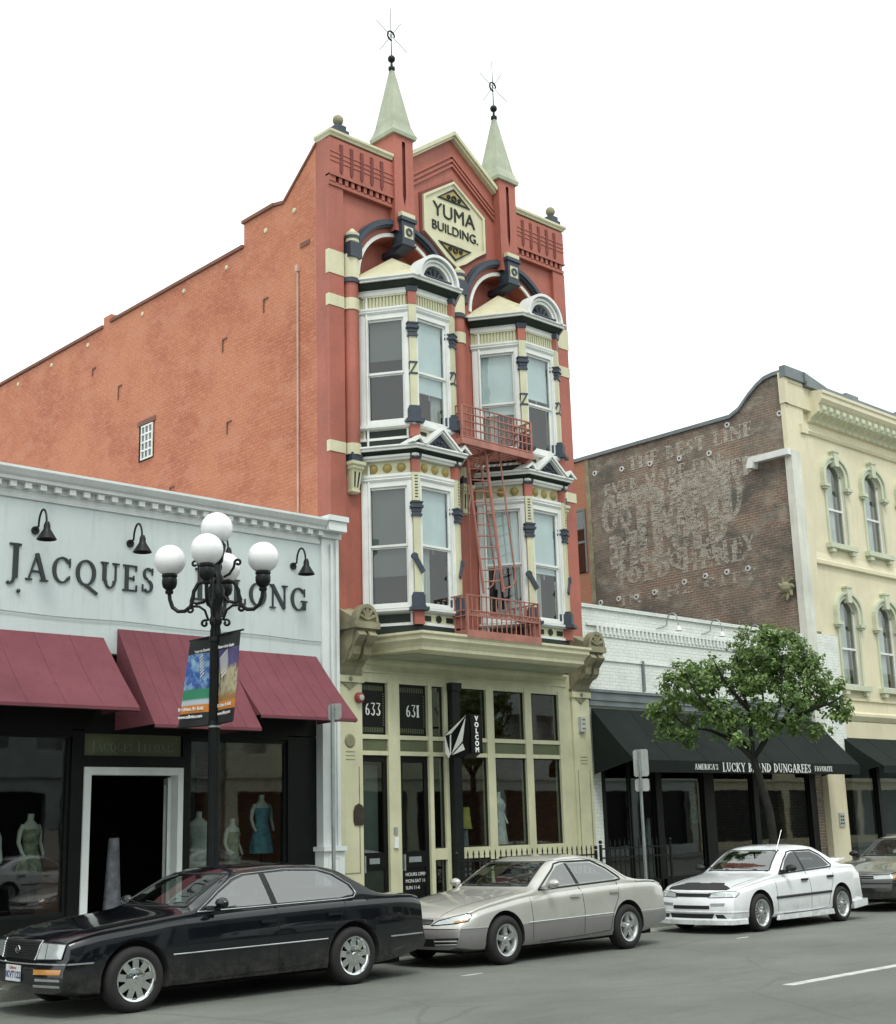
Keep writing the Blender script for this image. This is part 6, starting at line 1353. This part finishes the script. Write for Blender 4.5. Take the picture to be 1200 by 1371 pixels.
    m_ = MB(); m_.tube([(1.02+.05*math.sin(a*.3142), -.36+.17*math.cos(a*.3142), .98+.15*math.sin(a*.3142)) for a in range(21)], .014, 6); m_.tube([(1.02, -.36, .98), (.8, -.36, .86)], .02, 6); m_.tube([(1.02, -.53, .98), (1.02, -.19, .98)], .012, 5); m_.build('steering_wheel', M_trim, root)
    m_ = MB().prism([(.72, .80), (1.0, .80), (1.0, .95), (.80, .985), (.6, .955)], -.6, .6); m_.build('dashboard', M_trim, root)
    def hit(o, d):
        h = bvh.ray_cast(Vector(o), Vector(d).normalized()); return (h[0], h[1]) if h[0] is not None else (None, None)
    def proj(p, pj):
        a, z = p
        if pj == 'side': return (a, -3, z), (0, 1, 0)
        if pj == 'far': return (a, 3, z), (0, -1, 0)
        if pj == 'front': return (-4, a, z), (1, 0, 0)
        if pj == 'rear': return (8, a, z), (-1, 0, 0)
        if pj == 'top': return (a, z, 3), (0, 0, -1)
        if pj in ('diag', 'diagf'):
            s = 1 if pj == 'diag' else -1; q = .70711; o = Vector((q*a, -q*a, z))+Vector((-q, -q, 0))*5
            return (o.x, o.y*s, o.z), (q, q*s, 0)
        if pj in ('rdiag', 'rdiagf'):
            s = 1 if pj == 'rdiag' else -1; q = .70711; o = Vector((wb, 0, z))+Vector((q, q, 0))*a+Vector((q, -q, 0))*5
            return (o.x, o.y*s, o.z), (-q, q*s, 0)
    def onto(p, pj, off=0.0):
        o, d = proj(p, pj); h, nn = hit(o, d)
        if h is None:
            h, nn, _, _ = bvh.find_nearest(Vector(o)+Vector(d)*2.5)
        return h-Vector(d).normalized()*off
    def patch(name, outline, pj, mat, off=.005, parent=None, step=.05, skirt=.012):
        P = []; m = len(outline)
        for i in range(m):
            a, b_ = Vector(outline[i]), Vector(outline[(i+1) % m]); k = max(1, int((b_-a).length/step))
            for q in range(k): P.append(a.lerp(b_, q/k))
        nb = len(P); xs = [p.x for p in P]; zs_ = [p.y for p in P]; pts = list(P)
        def inside(x, z):
            c = False
            for i in range(m):
                (xa, za), (xb, zb2) = outline[i], outline[(i+1) % m]
                if (za > z) != (zb2 > z) and x < (xb-xa)*(z-za)/(zb2-za)+xa: c = not c
            return c
        x = min(xs)+step/2
        while x < max(xs):
            z = min(zs_)+step/2
            while z < max(zs_):
                if inside(x, z) and min((Vector((x, z))-p).length for p in P) > step*.4: pts.append(Vector((x, z)))
                z += step
            x += step
        r = geometry.delaunay_2d_cdt(pts, [(i, (i+1) % nb) for i in range(nb)], [], 1, 1e-5)
        v3 = [onto(p, pj, off) for p in r[0]]; mb = MB(); mb.add(v3, [tuple(f) for f in r[2]])
        if skirt:
            d = Vector(proj(outline[0], pj)[1]).normalized(); e = len(v3); nbv = list(range(nb)) if len(r[0]) >= nb else []
            mb.add([v3[i] for i in nbv]+[v3[i]+d*skirt for i in nbv], [(i, (i+1) % nb, nb+(i+1) % nb, nb+i) for i in range(nb)])
        return mb.build(name, mat, parent or root, smooth=True, angle=50)
    def line(name, pts, pj, r, mat, off=0, parent=None, step=.04, n=6):
        Q = []
        for a, b_ in zip(pts[:-1], pts[1:]):
            a, b_ = Vector(a), Vector(b_); k = max(1, int((b_-a).length/step))
            for q in range(k): Q.append(a.lerp(b_, q/k))
        Q.append(Vector(pts[-1])); return MB().tube([onto(p, pj, off) for p in Q], r, n).build(name, mat, parent or root, smooth=True, angle=70)
    def wrap(z, a0, a1, c=0.0, n=40):
        out = []
        for i in range(n+1):
            a = R(a0+(a1-a0)*i/n); d = Vector((math.cos(a), math.sin(a), 0)); h, _ = hit(Vector((c, 0, z))+d*5, -d)
            if h is not None: out.append(h)
        return out
    api = dict(root=root, body=body, patch=patch, line=line, wrap=wrap, onto=onto, hit=hit, S=S, W=W)
    # glass
    for pj in ('side', 'far'):
        D = S['dlo']; line('window_seal', D+[D[0]], pj, .014, M_trim, .0)
        a_, b_ = S['sidewin'][0][-1], S['sidewin'][1][0]; t_, u_ = S['sidewin'][0][-2], S['sidewin'][1][1]
        patch('pillar_trim', [a_, b_, u_, t_], pj, M_trim, .004, step=.03)
        for g in S['sidewin']: patch('side_window', g, pj, S['glass'], .004, step=.04, skirt=0)
        if S.get('dlochrome'): line('window_chrome', D+[D[0]], pj, .0085, M_chrome, .006)
        for l in S['seams']: line('panel_gap', l, pj, .0045, M_gap, -.001)
        if 'strip' in S:
            for l in S['strip']: line('side_strip', l, pj, S.get('stripr', .009), S['stripmat'], .002)
        for (hx, hz) in S['handles']:
            s = -1 if pj == 'side' else 1; p = onto((hx, hz), pj)
            m_ = MB().box(p.x-.10, p.x+.10, p.y+s*.004, p.y+s*.03, hz-.018, hz+.016); m_.build('door_handle', S['handlemat'], root)
    hwv = S['wsy']
    q_ = [(-hwv[0], S['wsz'][0]), (hwv[0], S['wsz'][0]), (hwv[1], S['wsz'][1]), (-hwv[1], S['wsz'][1])]; line('windscreen_seal', q_+[q_[0]], 'front', .012, M_trim, .002, step=.03)
    patch('windscreen', [(-hwv[0], S['wsz'][0]), (hwv[0], S['wsz'][0]), (hwv[1], S['wsz'][1]), (-hwv[1], S['wsz'][1])], 'front', S.get('wsglass', M_wsc), .006, step=.03, skirt=0)
    patch('rear_window', [(-hwv[0]+.08, S['rgz'][0]), (hwv[0]-.08, S['rgz'][0]), (hwv[1]-.0, S['rgz'][1]), (-hwv[1]+.0, S['rgz'][1])], 'rear', M_cgldk, .004, step=.06, skirt=0)
    for s in (-.3, .25):
        p0 = onto((s-.1, S['wsz'][0]+.015), 'front', .015); p1 = onto((s+.42, S['wsz'][0]+.05), 'front', .018); MB().tube([p0, p1], .007, 5).build('wiper', M_trim, root)
    # mirrors
    for s in (-1, 1):
        mx_, mz = S['mirror']; y = ys(mx_)
        m_ = MB(); m_.box(mx_-.03, mx_+.05, min(s*(y-.10), s*(y+.05)), max(s*(y-.10), s*(y+.05)), mz-.05, mz-.0)
        vs_m = []; 
        for k in range(13):
            for q in range(8):
                th = math.pi*k/12; ph = 2*math.pi*q/8
                vs_m.append((mx_+.03-.075*math.sin(th)*math.cos(ph)*(1 if math.cos(ph) > 0 else .5), s*(y+.115)-.105*math.cos(th), mz+.03+.060*math.sin(th)*math.sin(ph)))
        m_.add(vs_m, [(k*8+q, k*8+(q+1) % 8, k*8+8+(q+1) % 8, k*8+8+q) for k in range(12) for q in range(8)])
        m_.build('door_mirror', S['mirrormat'], root, smooth=True, angle=50)
    # wheels
    def wheel(ax, s):
        rw_ = S['rw']; rr = S['rim']; c = (ax, s*(W-.11), rw_)
        Y = lambda q: q*s
        hub = MB().lathe([(.001, Y(.02)), (rr-.01, Y(.02)), (rr-.01, Y(-.05)), (.001, Y(-.05))], c, 28, 'y'); w_ = hub.build('wheel', M_under, root)
        prof = [(rr-.005, -.10), (rr+.03, -.108), (rw_-.025, -.10), (rw_-.004, -.075), (rw_, -.04), (rw_, .04), (rw_-.004, .075), (rw_-.025, .10), (rw_-.06, .112), (rr+.02, .104), (rr-.005, .09)]
        t_ = MB().lathe([(a, Y(b_)) for a, b_ in prof], c, 40, 'y')
        t_.build('tyre', M_rubber, w_, smooth=True, angle=60)
        r_ = MB().lathe([(a, Y(b_)) for a, b_ in ((rr-.045, .02), (rr-.03, .07), (rr-.015, .095), (rr+.003, .102), (rr+.006, .096), (rr-.004, .06))], c, 40, 'y')
        N = S['spokes']; st = S['spokestyle']
        for k in range(N):
            a = 2*math.pi*(k+.25)/N
            def pt(r, t, yy_): return (c[0]+r*math.cos(a)-t*math.sin(a), c[1]+Y(yy_), c[2]+r*math.sin(a)+t*math.cos(a))
            if st == 'disc': w0, w1, dep = .034, .036, .082
            elif st == 'star': w0, w1, dep = .040, .030, .075
            else: w0, w1, dep = .012, .012, .07
            ra, rb = .035, rr-.02
            def spoke(sh0, sh1):
                q = [pt(ra, -w0+sh0, dep), pt(ra, w0+sh0, dep), pt(rb, w1+sh1, dep-.004), pt(rb, -w1+sh1, dep-.004)]; q2 = [pt(ra, -w0-.008+sh0, .02), pt(ra, w0+.008+sh0, .02), pt(rb, w1+.008+sh1, .02), pt(rb, -w1-.008+sh1, .02)]
                r_.add(q+q2, [(0, 1, 2, 3), (0, 4, 5, 1), (1, 5, 6, 2), (2, 6, 7, 3), (3, 7, 4, 0)])
            if st == 'mesh': spoke(-.012, .045); spoke(.012, -.045)
            else: spoke(0, 0)
        if st == 'disc': r_.lathe([(.001, Y(.092)), (.09, Y(.088)), (.115, Y(.080)), (.12, Y(.02))], c, 32, 'y')
        r_.lathe([(.001, Y(.098)), (.03, Y(.096)), (.045, Y(.085)), (.055, Y(.03))], c, 20, 'y')
        for k in range(5): a = 2*math.pi*k/5; r_.lathe([(.001, Y(.094)), (.010, Y(.092)), (.010, Y(.06))], (c[0]+.075*math.cos(a), c[1], c[2]+.075*math.sin(a)), 6, 'y')
        r_.build('rim', S['rimmat'], w_, smooth=True, angle=30)
    for ax in (0, wb):
        for s in (-1, 1): wheel(ax, s)
    m_ = MB().box(-fo+.35, wb+ro-.35, -W+.25, W-.25, .17, .30); m_.build('underbody', M_under, root)
    S['detail'](api); return root
def plate(api, y, z, x, text, tilt=0):
    m_ = MB().box(x-.012, x, y-.155, y+.155, z-.078, z+.078); p = m_.build('number_plate', M_plate, api['root'])
    sans(text, .092, 'lettering', M_platetx, p, facing((x-.0135, y, z-.045), (0, -1, 0)), .0008, bold=.003); sans('California', .042, 'lettering', M_redmark, p, facing((x-.0135, y, z+.04), (0, -1, 0)), .0008)
def mir(pl): return [(-a, b) for a, b in reversed(pl)]
# --- black saloon
def det_black(A):
    P, L, Wp, rt = A['patch'], A['line'], A['wrap'], A['root']
    gr = P('grille', [(-.40, .745), (.40, .745), (.36, .565), (-.36, .565)], 'front', M_trim, .012, skirt=.03)
    for k in range(7): L('grille_bar', [(-.38, .585+.024*k), (.38, .585+.024*k)], 'front', .0045, M_chrome if k in () else M_alloy if False else M_trim, .02, gr)
    L('grille_chrome', [(-.40, .748), (.40, .748)], 'front', .007, M_chrome, .014, gr)
    L('grille_chrome', [(-.40, .748), (-.36, .562)], 'front', .011, M_chrome, .014, gr); L('grille_chrome', [(.40, .748), (.36, .562)], 'front', .011, M_chrome, .014, gr)
    e = A['onto']((0, .655), 'front', .02); m_ = MB()
    m_.tube([e+Vector((-.004, .045*math.cos(a/10*6.283), .035*math.sin(a/10*6.283))) for a in range(11)], .006, 5); m_.tube([e+Vector((-.006, .02, .025)), e+Vector((-.006, .012, -.012)), e+Vector((-.006, -.025, -.012))], .006, 5); m_.build('emblem', M_chrome, gr)
    for pj in ('diag', 'diagf'):
        h = P('headlight', [(-.385, .565), (-.405, .735), (.035, .715), (-.005, .575)], pj, M_lamp, .008, step=.04); L('lamp_divider', [(-.19, .73), (-.21, .57)], pj, .005, M_trim, .006, h); L('lamp_edge', [(-.385, .565), (-.405, .738), (.035, .718), (-.005, .573), (-.385, .563)], pj, .006, M_trim, .006, h)
        P('turn_signal', [(-.33, .425), (-.33, .475), (.015, .480), (.0, .432)], pj, M_amber, .006, step=.04)
        for z in (.375, .315): P('bumper_slot', [(-.33, z-.012), (-.33, z+.012), (.0, z+.012), (.0, z-.012)], pj, M_galv, .004, step=.05)
    MB().tube(Wp(.525, 118, 242, .0, 60), .010, 6).build('bumper_chrome', M_chrome, rt, smooth=True)
    MB().tube(Wp(.50, -62, 62, 2.9, 60), .010, 6).build('bumper_chrome', M_chrome, rt, smooth=True)
    P('bumper_recess', [(-.42, .33), (.42, .33), (.42, .49), (-.42, .49)], 'front', M_trim, .004)
    plate(A, -.05, .43, A['onto']((0, .43), 'front').x-.006, '3KVT122')
    for pj in ('rdiag', 'rdiagf'): P('tail_light', [(.62, .62), (.62, .86), (.80, .86), (.82, .62)], pj, M_tail, .006, step=.04)
    L('fender_crease', [(-.75, .74), (-.3, .795), (.3, .855), (.55, .87)], 'side', .003, M_gap, -.001); 
    L('boot_gap', [(3.52, .97), (3.95, .945)], 'side', .003, M_gap, -.001)
    for s in (-1, 1): L('bonnet_gap', [(-.78, s*.52), (-.2, s*.62), (.42, s*.70)], 'top', .0045, M_gap, -.001)
SB = dict(fo=.93, wb=2.815, ro=1.22, w=1.82, rw=.325, rim=.215, spokes=9, spokestyle='disc', rimmat=M_chrome, paint=M_carblack, glass=M_cgl,
  zt=[(-.93, .745), (-.85, .775), (-.5, .845), (0, .905), (.42, .955), (.56, .985), (.85, 1.14), (1.28, 1.345), (1.5, 1.395), (1.95, 1.415), (2.4, 1.40), (2.72, 1.345), (3.05, 1.19), (3.36, 1.035), (3.5, 1.01), (3.9, .985), (4.035, .955)],
  zs=[(-.93, .715), (-.85, .735), (-.5, .79), (0, .835), (.5, .885), (1.5, .915), (2.8, .94), (3.5, .945), (3.9, .93), (4.035, .90)],
  ys=[(-.93, .80), (-.6, .855), (0, .875), (.6, .88), (2, .885), (3, .88), (3.6, .86), (4.035, .81)],
  zb=[(-.93, .24), (-.6, .20), (0, .19), (3.3, .19), (3.7, .23), (4.035, .30)], bow=[(-.93, .17), (-.5, .08), (.2, .05), (.6, .10), (1.3, .06), (2, 0), (2.7, -.05), (3.4, -.08), (4.035, -.13)],
  nose=pchip([(.2, .02), (.3, -.05), (.50, -.06), (.545, -.02), (.57, .0), (.72, .03), (.8, .06)]), tail=pchip([(.2, -.05), (.35, .04), (.5, .055), (.56, .0), (.8, -.01), (1, -.05)]),
  dlo=[(.74, .945), (1.02, 1.135), (1.24, 1.265), (1.40, 1.315), (1.95, 1.345), (2.42, 1.325), (2.62, 1.265), (2.84, 1.13), (2.90, 1.04), (2.86, .985), (2.70, .972)],
  sidewin=[[(.82, .965), (1.05, 1.125), (1.26, 1.245), (1.41, 1.292), (1.60, 1.305), (1.70, .975)], [(1.78, .978), (1.68, 1.308), (1.97, 1.322), (2.40, 1.303), (2.59, 1.247), (2.80, 1.125), (2.865, 1.04), (2.83, 1.0), (2.7, .992)]],
  dlochrome=True, seams=[[(.56, .87), (.60, .55), (.58, .30)], [(1.74, .96), (1.76, .6), (1.74, .27), (.75, .25)], [(2.72, .97), (2.62, .75), (2.45, .55), (2.36, .30), (1.76, .27)], [(3.06, .98), (3.05, .93)]],
  strip=[[(.42, .535), (2.42, .545)]], stripmat=M_chrome, handles=[(1.60, .80), (2.52, .82)], handlemat=M_carblack, wsz=(1.0, 1.32), wsy=(.665, .56), rgz=(1.06, 1.31), mirror=(.92, 1.0), mirrormat=M_carblack, detail=det_black)
# --- champagne saloon
def det_gold(A):
    P, L, Wp, rt = A['patch'], A['line'], A['wrap'], A['root']
    g = P('grille', [(-.36, .615), (.36, .615), (.32, .555), (-.32, .555)], 'front', M_trim, .006); L('grille_chrome', [(-.36, .622), (.36, .622)], 'front', .012, M_chrome, .01, g)
    for k in range(3): L('grille_bar', [(-.34, .568+.017*k), (.34, .568+.017*k)], 'front', .004, M_alloy, .01, g)
    for pj in ('diag', 'diagf'):
        h = P('headlight', [(-.40, .545), (-.30, .605), (-.10, .655), (.13, .70), (.15, .665), (.10, .60), (-.1, .57)], pj, M_lamp, .008, step=.035)
        P('turn_signal', [(-.10, .585), (-.08, .602), (.11, .628), (.09, .603), (-.05, .582)], pj, M_amber, .012, h, step=.03)
        L('lamp_edge', [(-.40, .545), (-.30, .605), (-.10, .655), (.13, .70), (.15, .665), (.10, .60), (-.1, .57), (-.40, .545)], pj, .007, M_trim, .006, h)
        f = P('fog_lamp', [(-.36, .30), (-.36, .385), (-.03, .395), (-.06, .315)], pj, M_trim, .005, step=.04); L('fog_bar', [(-.36, .345), (-.05, .352)], pj, .012, M_alloy, .008, f); L('fog_bar', [(-.35, .30), (-.06, .312)], pj, .012, M_alloy, .008, f)
    P('lower_grille', [(-.42, .28), (.42, .28), (.42, .38), (-.42, .38)], 'front', M_trim, .004)
    MB().tube(Wp(.505, 112, 248, .0, 60), .007, 6).build('bumper_chrome', M_chrome, rt, smooth=True); MB().tube(Wp(.52, -66, 66, 2.6, 60), .008, 6).build('bumper_chrome', M_chrome, rt, smooth=True)
    for pj in ('rdiag', 'rdiagf'): P('tail_light', [(.62, .62), (.62, .83), (.78, .83), (.80, .62)], pj, M_tail, .006, step=.04)
    for s in (-1, 1): L('bonnet_gap', [(-.80, s*.42), (-.3, s*.58), (.36, s*.70)], 'top', .004, M_gap, -.001)
    L('roof_drip', [(.62, .995), (1.02, 1.23), (1.3, 1.31), (1.9, 1.325), (2.3, 1.24), (2.75, 1.0)], 'side', .004, M_gap, .0)
SG = dict(seat=M_seatbe, fo=.96, wb=2.67, ro=1.16, w=1.79, rw=.318, rim=.205, spokes=5, spokestyle='star', rimmat=M_alloy, paint=M_cargold, glass=M_cgl,
  zt=[(-.96, .64), (-.85, .69), (-.5, .79), (0, .88), (.38, .935), (.52, .965), (.85, 1.14), (1.22, 1.32), (1.45, 1.37), (1.85, 1.39), (2.2, 1.36), (2.5, 1.26), (2.8, 1.10), (3.05, 1.01), (3.2, .99), (3.6, .965), (3.83, .91)],
  zs=[(-.96, .61), (-.85, .64), (-.5, .72), (0, .79), (.5, .85), (1.5, .89), (2.6, .925), (3.2, .935), (3.6, .915), (3.83, .86)],
  ys=[(-.96, .74), (-.6, .825), (0, .855), (.6, .865), (2, .87), (3, .86), (3.4, .835), (3.83, .76)],
  zb=[(-.96, .24), (-.6, .20), (0, .19), (3.1, .20), (3.5, .25), (3.83, .32)], bow=[(-.96, .30), (-.5, .12), (.2, .05), (.6, .12), (1.3, .06), (2, 0), (2.6, -.06), (3.2, -.09), (3.83, -.18)],
  nose=pchip([(.2, .03), (.3, -.04), (.47, -.05), (.52, -.015), (.56, .02), (.65, .06)]), tail=pchip([(.2, -.06), (.35, .04), (.48, .05), (.54, .0), (.8, -.02), (1, -.05)]),
  dlo=[(.66, .93), (.98, 1.14), (1.20, 1.265), (1.38, 1.30), (1.80, 1.315), (2.05, 1.29), (2.34, 1.17), (2.58, 1.03), (2.60, 1.0), (2.45, .985)],
  sidewin=[[(.78, .955), (1.02, 1.135), (1.22, 1.245), (1.39, 1.28), (1.44, 1.285), (1.58, .975)], [(1.66, .98), (1.51, 1.29), (1.79, 1.295), (2.03, 1.272), (2.31, 1.158), (2.53, 1.025), (2.44, 1.005)]],
  seams=[[(.52, .84), (.55, .55), (.55, .28)], [(1.62, .96), (1.66, .6), (1.64, .27), (.7, .25)], [(2.5, .97), (2.45, .75), (2.32, .55), (2.24, .30), (1.64, .27)], [(2.95, .96), (3.0, .94), (3.55, .925)]],
  strip=[[(.44, .515), (2.30, .535)]], stripmat=M_chrome, stripr=.010, handles=[(1.46, .82), (2.34, .84)], handlemat=M_cargold, wsz=(.985, 1.295), wsy=(.65, .53), rgz=(1.05, 1.28), mirror=(.86, .985), mirrormat=M_cargold, detail=det_gold)
# --- white saloon with body kit
def det_white(A):
    P, L, Wp, rt = A['patch'], A['line'], A['wrap'], A['root']
    P('bonnet_bra', [(-.725+.2*(q/.85)**2, q) for q in (-.58, -.45, -.3, -.15, 0, .15, .3, .45, .58)]+[(-.56, .60), (-.44, .40), (-.36, .38), (-.36, .12), (-.40, .10), (-.40, -.10), (-.36, -.12), (-.36, -.38), (-.44, -.40), (-.56, -.60)], 'top', M_trim, .010, step=.03)
    P('front_bra', [(-.34, .585), (.34, .585), (.36, .64), (-.36, .64)], 'front', M_trim, .010, step=.03)
    for pj in ('diag', 'diagf'):
        h = P('headlight', [(-.34, .575), (-.33, .635), (-.15, .665), (.10, .672), (.16, .64), (.08, .585)], pj, M_lamp, .008, step=.035); L('lamp_divider', [(-.06, .67), (-.06, .58)], pj, .007, M_carwhite, .006, h); L('lamp_edge', [(-.34, .572), (-.33, .637), (-.15, .668), (.10, .675), (.165, .64), (.08, .582), (-.34, .572)], pj, .005, M_trim, .006, h)
        P('turn_signal', [(-.32, .44), (-.32, .485), (-.10, .49), (-.12, .445)], pj, M_galv, .006, step=.04)
        P('brake_duct', [(-.22, .225), (-.26, .31), (-.14, .31), (-.08, .235)], pj, M_trim, .004, step=.04)
    P('upper_intake', [(-.36, .395), (.36, .395), (.36, .45), (-.36, .45)], 'front', M_trim, .005); P('lower_intake', [(-.40, .235), (.40, .235), (.44, .32), (-.44, .32)], 'front', M_trim, .005)
    w_ = Wp(.22, 108, 252, .0, 50); m_ = MB(); 
    for a, b in zip(w_[:-1], w_[1:]):
        ca, cb = Vector((a.x, a.y, 0))*.045/max(.3, Vector((a.x, a.y)).length), Vector((b.x, b.y, 0))*.045/max(.3, Vector((b.x, b.y)).length)
        m_.add([a+Vector((0, 0, .03)), b+Vector((0, 0, .03)), b+cb+Vector((0, 0, .0)), a+ca+Vector((0, 0, .0)), a+Vector((0, 0, -.06)), b+Vector((0, 0, -.06)), b+cb+Vector((0, 0, -.07)), a+ca+Vector((0, 0, -.07))], [(0, 1, 2, 3), (2, 3, 7, 6), (4, 5, 6, 7)])
    m_.build('front_lip', M_carwhite, rt, smooth=True)
    MB().tube(Wp(.345, 112, 248, .0, 50), .012, 6).build('bumper_rib', M_carwhite, rt, smooth=True)
    for s in (-1, 1):
        m_ = MB().prism([(.42, .16), (2.24, .16), (2.20, .25), (.46, .24)], s*(A['W']-.02), s*(A['W']+.035)); m_.build('side_skirt', M_carwhite, rt)
        m_ = MB().prism([(3.0, .20), (3.50, .24), (3.50, .36), (2.98, .33)], s*(A['W']-.10), s*(A['W']-.005)); m_.build('rear_skirt', M_carwhite, rt)
    p = A['onto']((3.15, 0), 'top')
    m_ = MB(); prof = [(-.10, 0), (.16, .045), (.17, .07), (-.02, .06)]
    m_.prism([(3.12+a, p.z+.015+b) for a, b in prof], -.58, .58); m_.build('rear_spoiler', M_carwhite, rt)
    m_ = MB().tube([(1.10, -.50, 1.27), (1.32, -.50, 1.62)], [.006, .003], 5); m_.build('aerial', M_alloy, rt)
    for pj in ('rdiag', 'rdiagf'): P('tail_light', [(.60, .60), (.60, .80), (.74, .80), (.76, .60)], pj, M_tail, .006, step=.04)
    for s in (-1, 1): L('bonnet_gap', [(-.62, s*.60), (-.2, s*.63), (.36, s*.68)], 'top', .004, M_gap, -.001)
SW = dict(fo=.82, wb=2.62, ro=.95, w=1.695, rw=.305, rim=.215, spokes=9, spokestyle='mesh', rimmat=M_alloy, paint=M_carwhite, glass=M_cgldk,
  zt=[(-.82, .665), (-.75, .695), (-.5, .76), (0, .85), (.36, .905), (.48, .93), (.8, 1.12), (1.16, 1.30), (1.4, 1.355), (1.75, 1.375), (2.1, 1.35), (2.4, 1.25), (2.72, 1.09), (2.92, 1.025), (3.3, 1.0), (3.57, .95)],
  zs=[(-.82, .635), (-.75, .66), (-.5, .705), (0, .77), (.5, .825), (1.5, .86), (2.5, .895), (3.0, .91), (3.4, .90), (3.57, .86)],
  ys=[(-.82, .735), (-.5, .79), (0, .815), (.6, .82), (2, .825), (2.8, .82), (3.2, .795), (3.57, .73)],
  zb=[(-.82, .19), (-.5, .17), (0, .18), (2.9, .19), (3.3, .22), (3.57, .27)], bow=[(-.82, .20), (-.4, .08), (.2, .05), (.6, .12), (1.3, .06), (2, 0), (2.5, -.06), (3.0, -.08), (3.57, -.14)],
  nose=pchip([(.15, -.05), (.25, -.06), (.48, -.055), (.54, -.01), (.6, .02), (.7, .05)]), tail=pchip([(.2, .02), (.35, .05), (.48, .05), (.54, .0), (.8, -.02), (1, -.05)]),
  dlo=[(.60, .895), (.92, 1.13), (1.14, 1.245), (1.30, 1.28), (1.70, 1.295), (1.95, 1.27), (2.2, 1.17), (2.45, .99), (2.43, .96), (2.3, .95)],
  sidewin=[[(.72, .92), (.95, 1.12), (1.15, 1.225), (1.31, 1.26), (1.38, 1.263), (1.50, .935)], [(1.58, .942), (1.45, 1.268), (1.69, 1.275), (1.93, 1.25), (2.17, 1.155), (2.38, .99), (2.28, .968)]],
  seams=[[(.48, .80), (.50, .55), (.50, .27)], [(1.54, .93), (1.58, .6), (1.56, .25), (.7, .25)], [(2.4, .95), (2.34, .72), (2.22, .5), (2.14, .28), (1.56, .25)]],
  strip=[[(.46, .52), (2.24, .54)]], stripmat=M_trim, stripr=.022, handles=[(1.38, .78), (2.24, .80)], handlemat=M_trim, wsz=(.955, 1.275), wsy=(.61, .49), rgz=(1.05, 1.27), mirror=(.80, .96), mirrormat=M_trim, wsglass=M_cgl, detail=det_white)
# --- dull grey saloon at the right edge
def det_grey(A):
    P, L, Wp, rt = A['patch'], A['line'], A['wrap'], A['root']
    g = P('grille', [(-.40, .60), (.40, .60), (.40, .66), (-.40, .66)], 'front', M_trim, .006); L('grille_chrome', [(-.40, .665), (.40, .665)], 'front', .009, M_chrome, .01, g); L('grille_bar', [(-.4, .63), (.4, .63)], 'front', .005, M_alloy, .01, g)
    e = A['onto']((0, .635), 'front', .016); MB().box(e.x-.01, e.x, -.04, .04, .615, .655).build('emblem', M_chrome, g)
    for pj in ('diag', 'diagf'):
        h = P('headlight', [(-.33, .595), (-.33, .665), (-.02, .675), (.02, .61)], pj, M_lamp, .008, step=.04); P('turn_signal', [(-.02, .61), (-.015, .67), (.12, .67), (.11, .62)], pj, M_amber, .008, step=.04)
    plate(A, -.0, .43, A['onto']((0, .43), 'front').x-.008, '2MWD048'); MB().tube(Wp(.52, 112, 248, .0, 50), .014, 6).build('bumper_rib', M_trim, rt, smooth=True)
SD = dict(SG); SD.update(paint=M_cargrey, w=1.72, glass=M_cgldk, detail=det_grey, mirrormat=M_trim, handlemat=M_trim, zt=[(-.96, .69), (-.85, .73)]+SG['zt'][2:], zs=[(-.96, .665), (-.85, .69), (-.5, .74)]+SG['zs'][3:], bow=[(-.96, .16), (-.5, .08)]+SG['bow'][2:])
for k_ in ('zt', 'zs', 'ys', 'zb', 'bow'): SB[k_] = [(x*.90 if x < 0 else x, y) for x, y in SB[k_]]
SB['fo'] = .837
cb = car('parked_car', 'black four door saloon with chrome strips parked in front of the pale shop', SB); cb.location = (-7.82, -5.69, 0); cb.scale = (1.035, 1.0, 1.0)
for S_, zc_ in ((SG, 1.288), (SD, 1.288), (SW, 1.262)):
    fx = lambda L, lim: [(x+.10*max(0, min(1, (1.45-x)/.35)), min(z, lim)) for x, z in L]
    S_['dlo'] = fx(S_['dlo'], zc_); S_['sidewin'] = [fx(S_['sidewin'][0], zc_-.02), fx(S_['sidewin'][1], zc_-.02)]
cg = car('parked_car', 'champagne two tone saloon parked in the middle, nose behind the black car', SG); cg.location = (-2.33, -5.72, 0); cg.scale = (.945, .98, .97)
cw = car('parked_car', 'white saloon with black bonnet bra and body kit under the tree', SW); cw.location = (3.57, -5.76, 0); cw.scale = (.935, .98, .965)
cd = car('parked_car', 'dull dark grey saloon with a white number plate at the right edge', SD); cd.location = (9.1, -5.55, 0)
for src, (x, y, rz), lab in ((cw, (5.2, -19.2, math.pi), 'white saloon parked on the far side, reflected in the shop glass'), (cg, (11.5, -19.2, math.pi), 'champagne saloon parked on the far side of the street'), (cb, (-4.0, -19.2, math.pi), 'black saloon parked on the far side of the street')):
    c = copy_tree(src); c.location = (x, y, 0); c.rotation_euler = (0, 0, rz); c['label'] = lab
    # the copy faces the other way along the opposite kerb
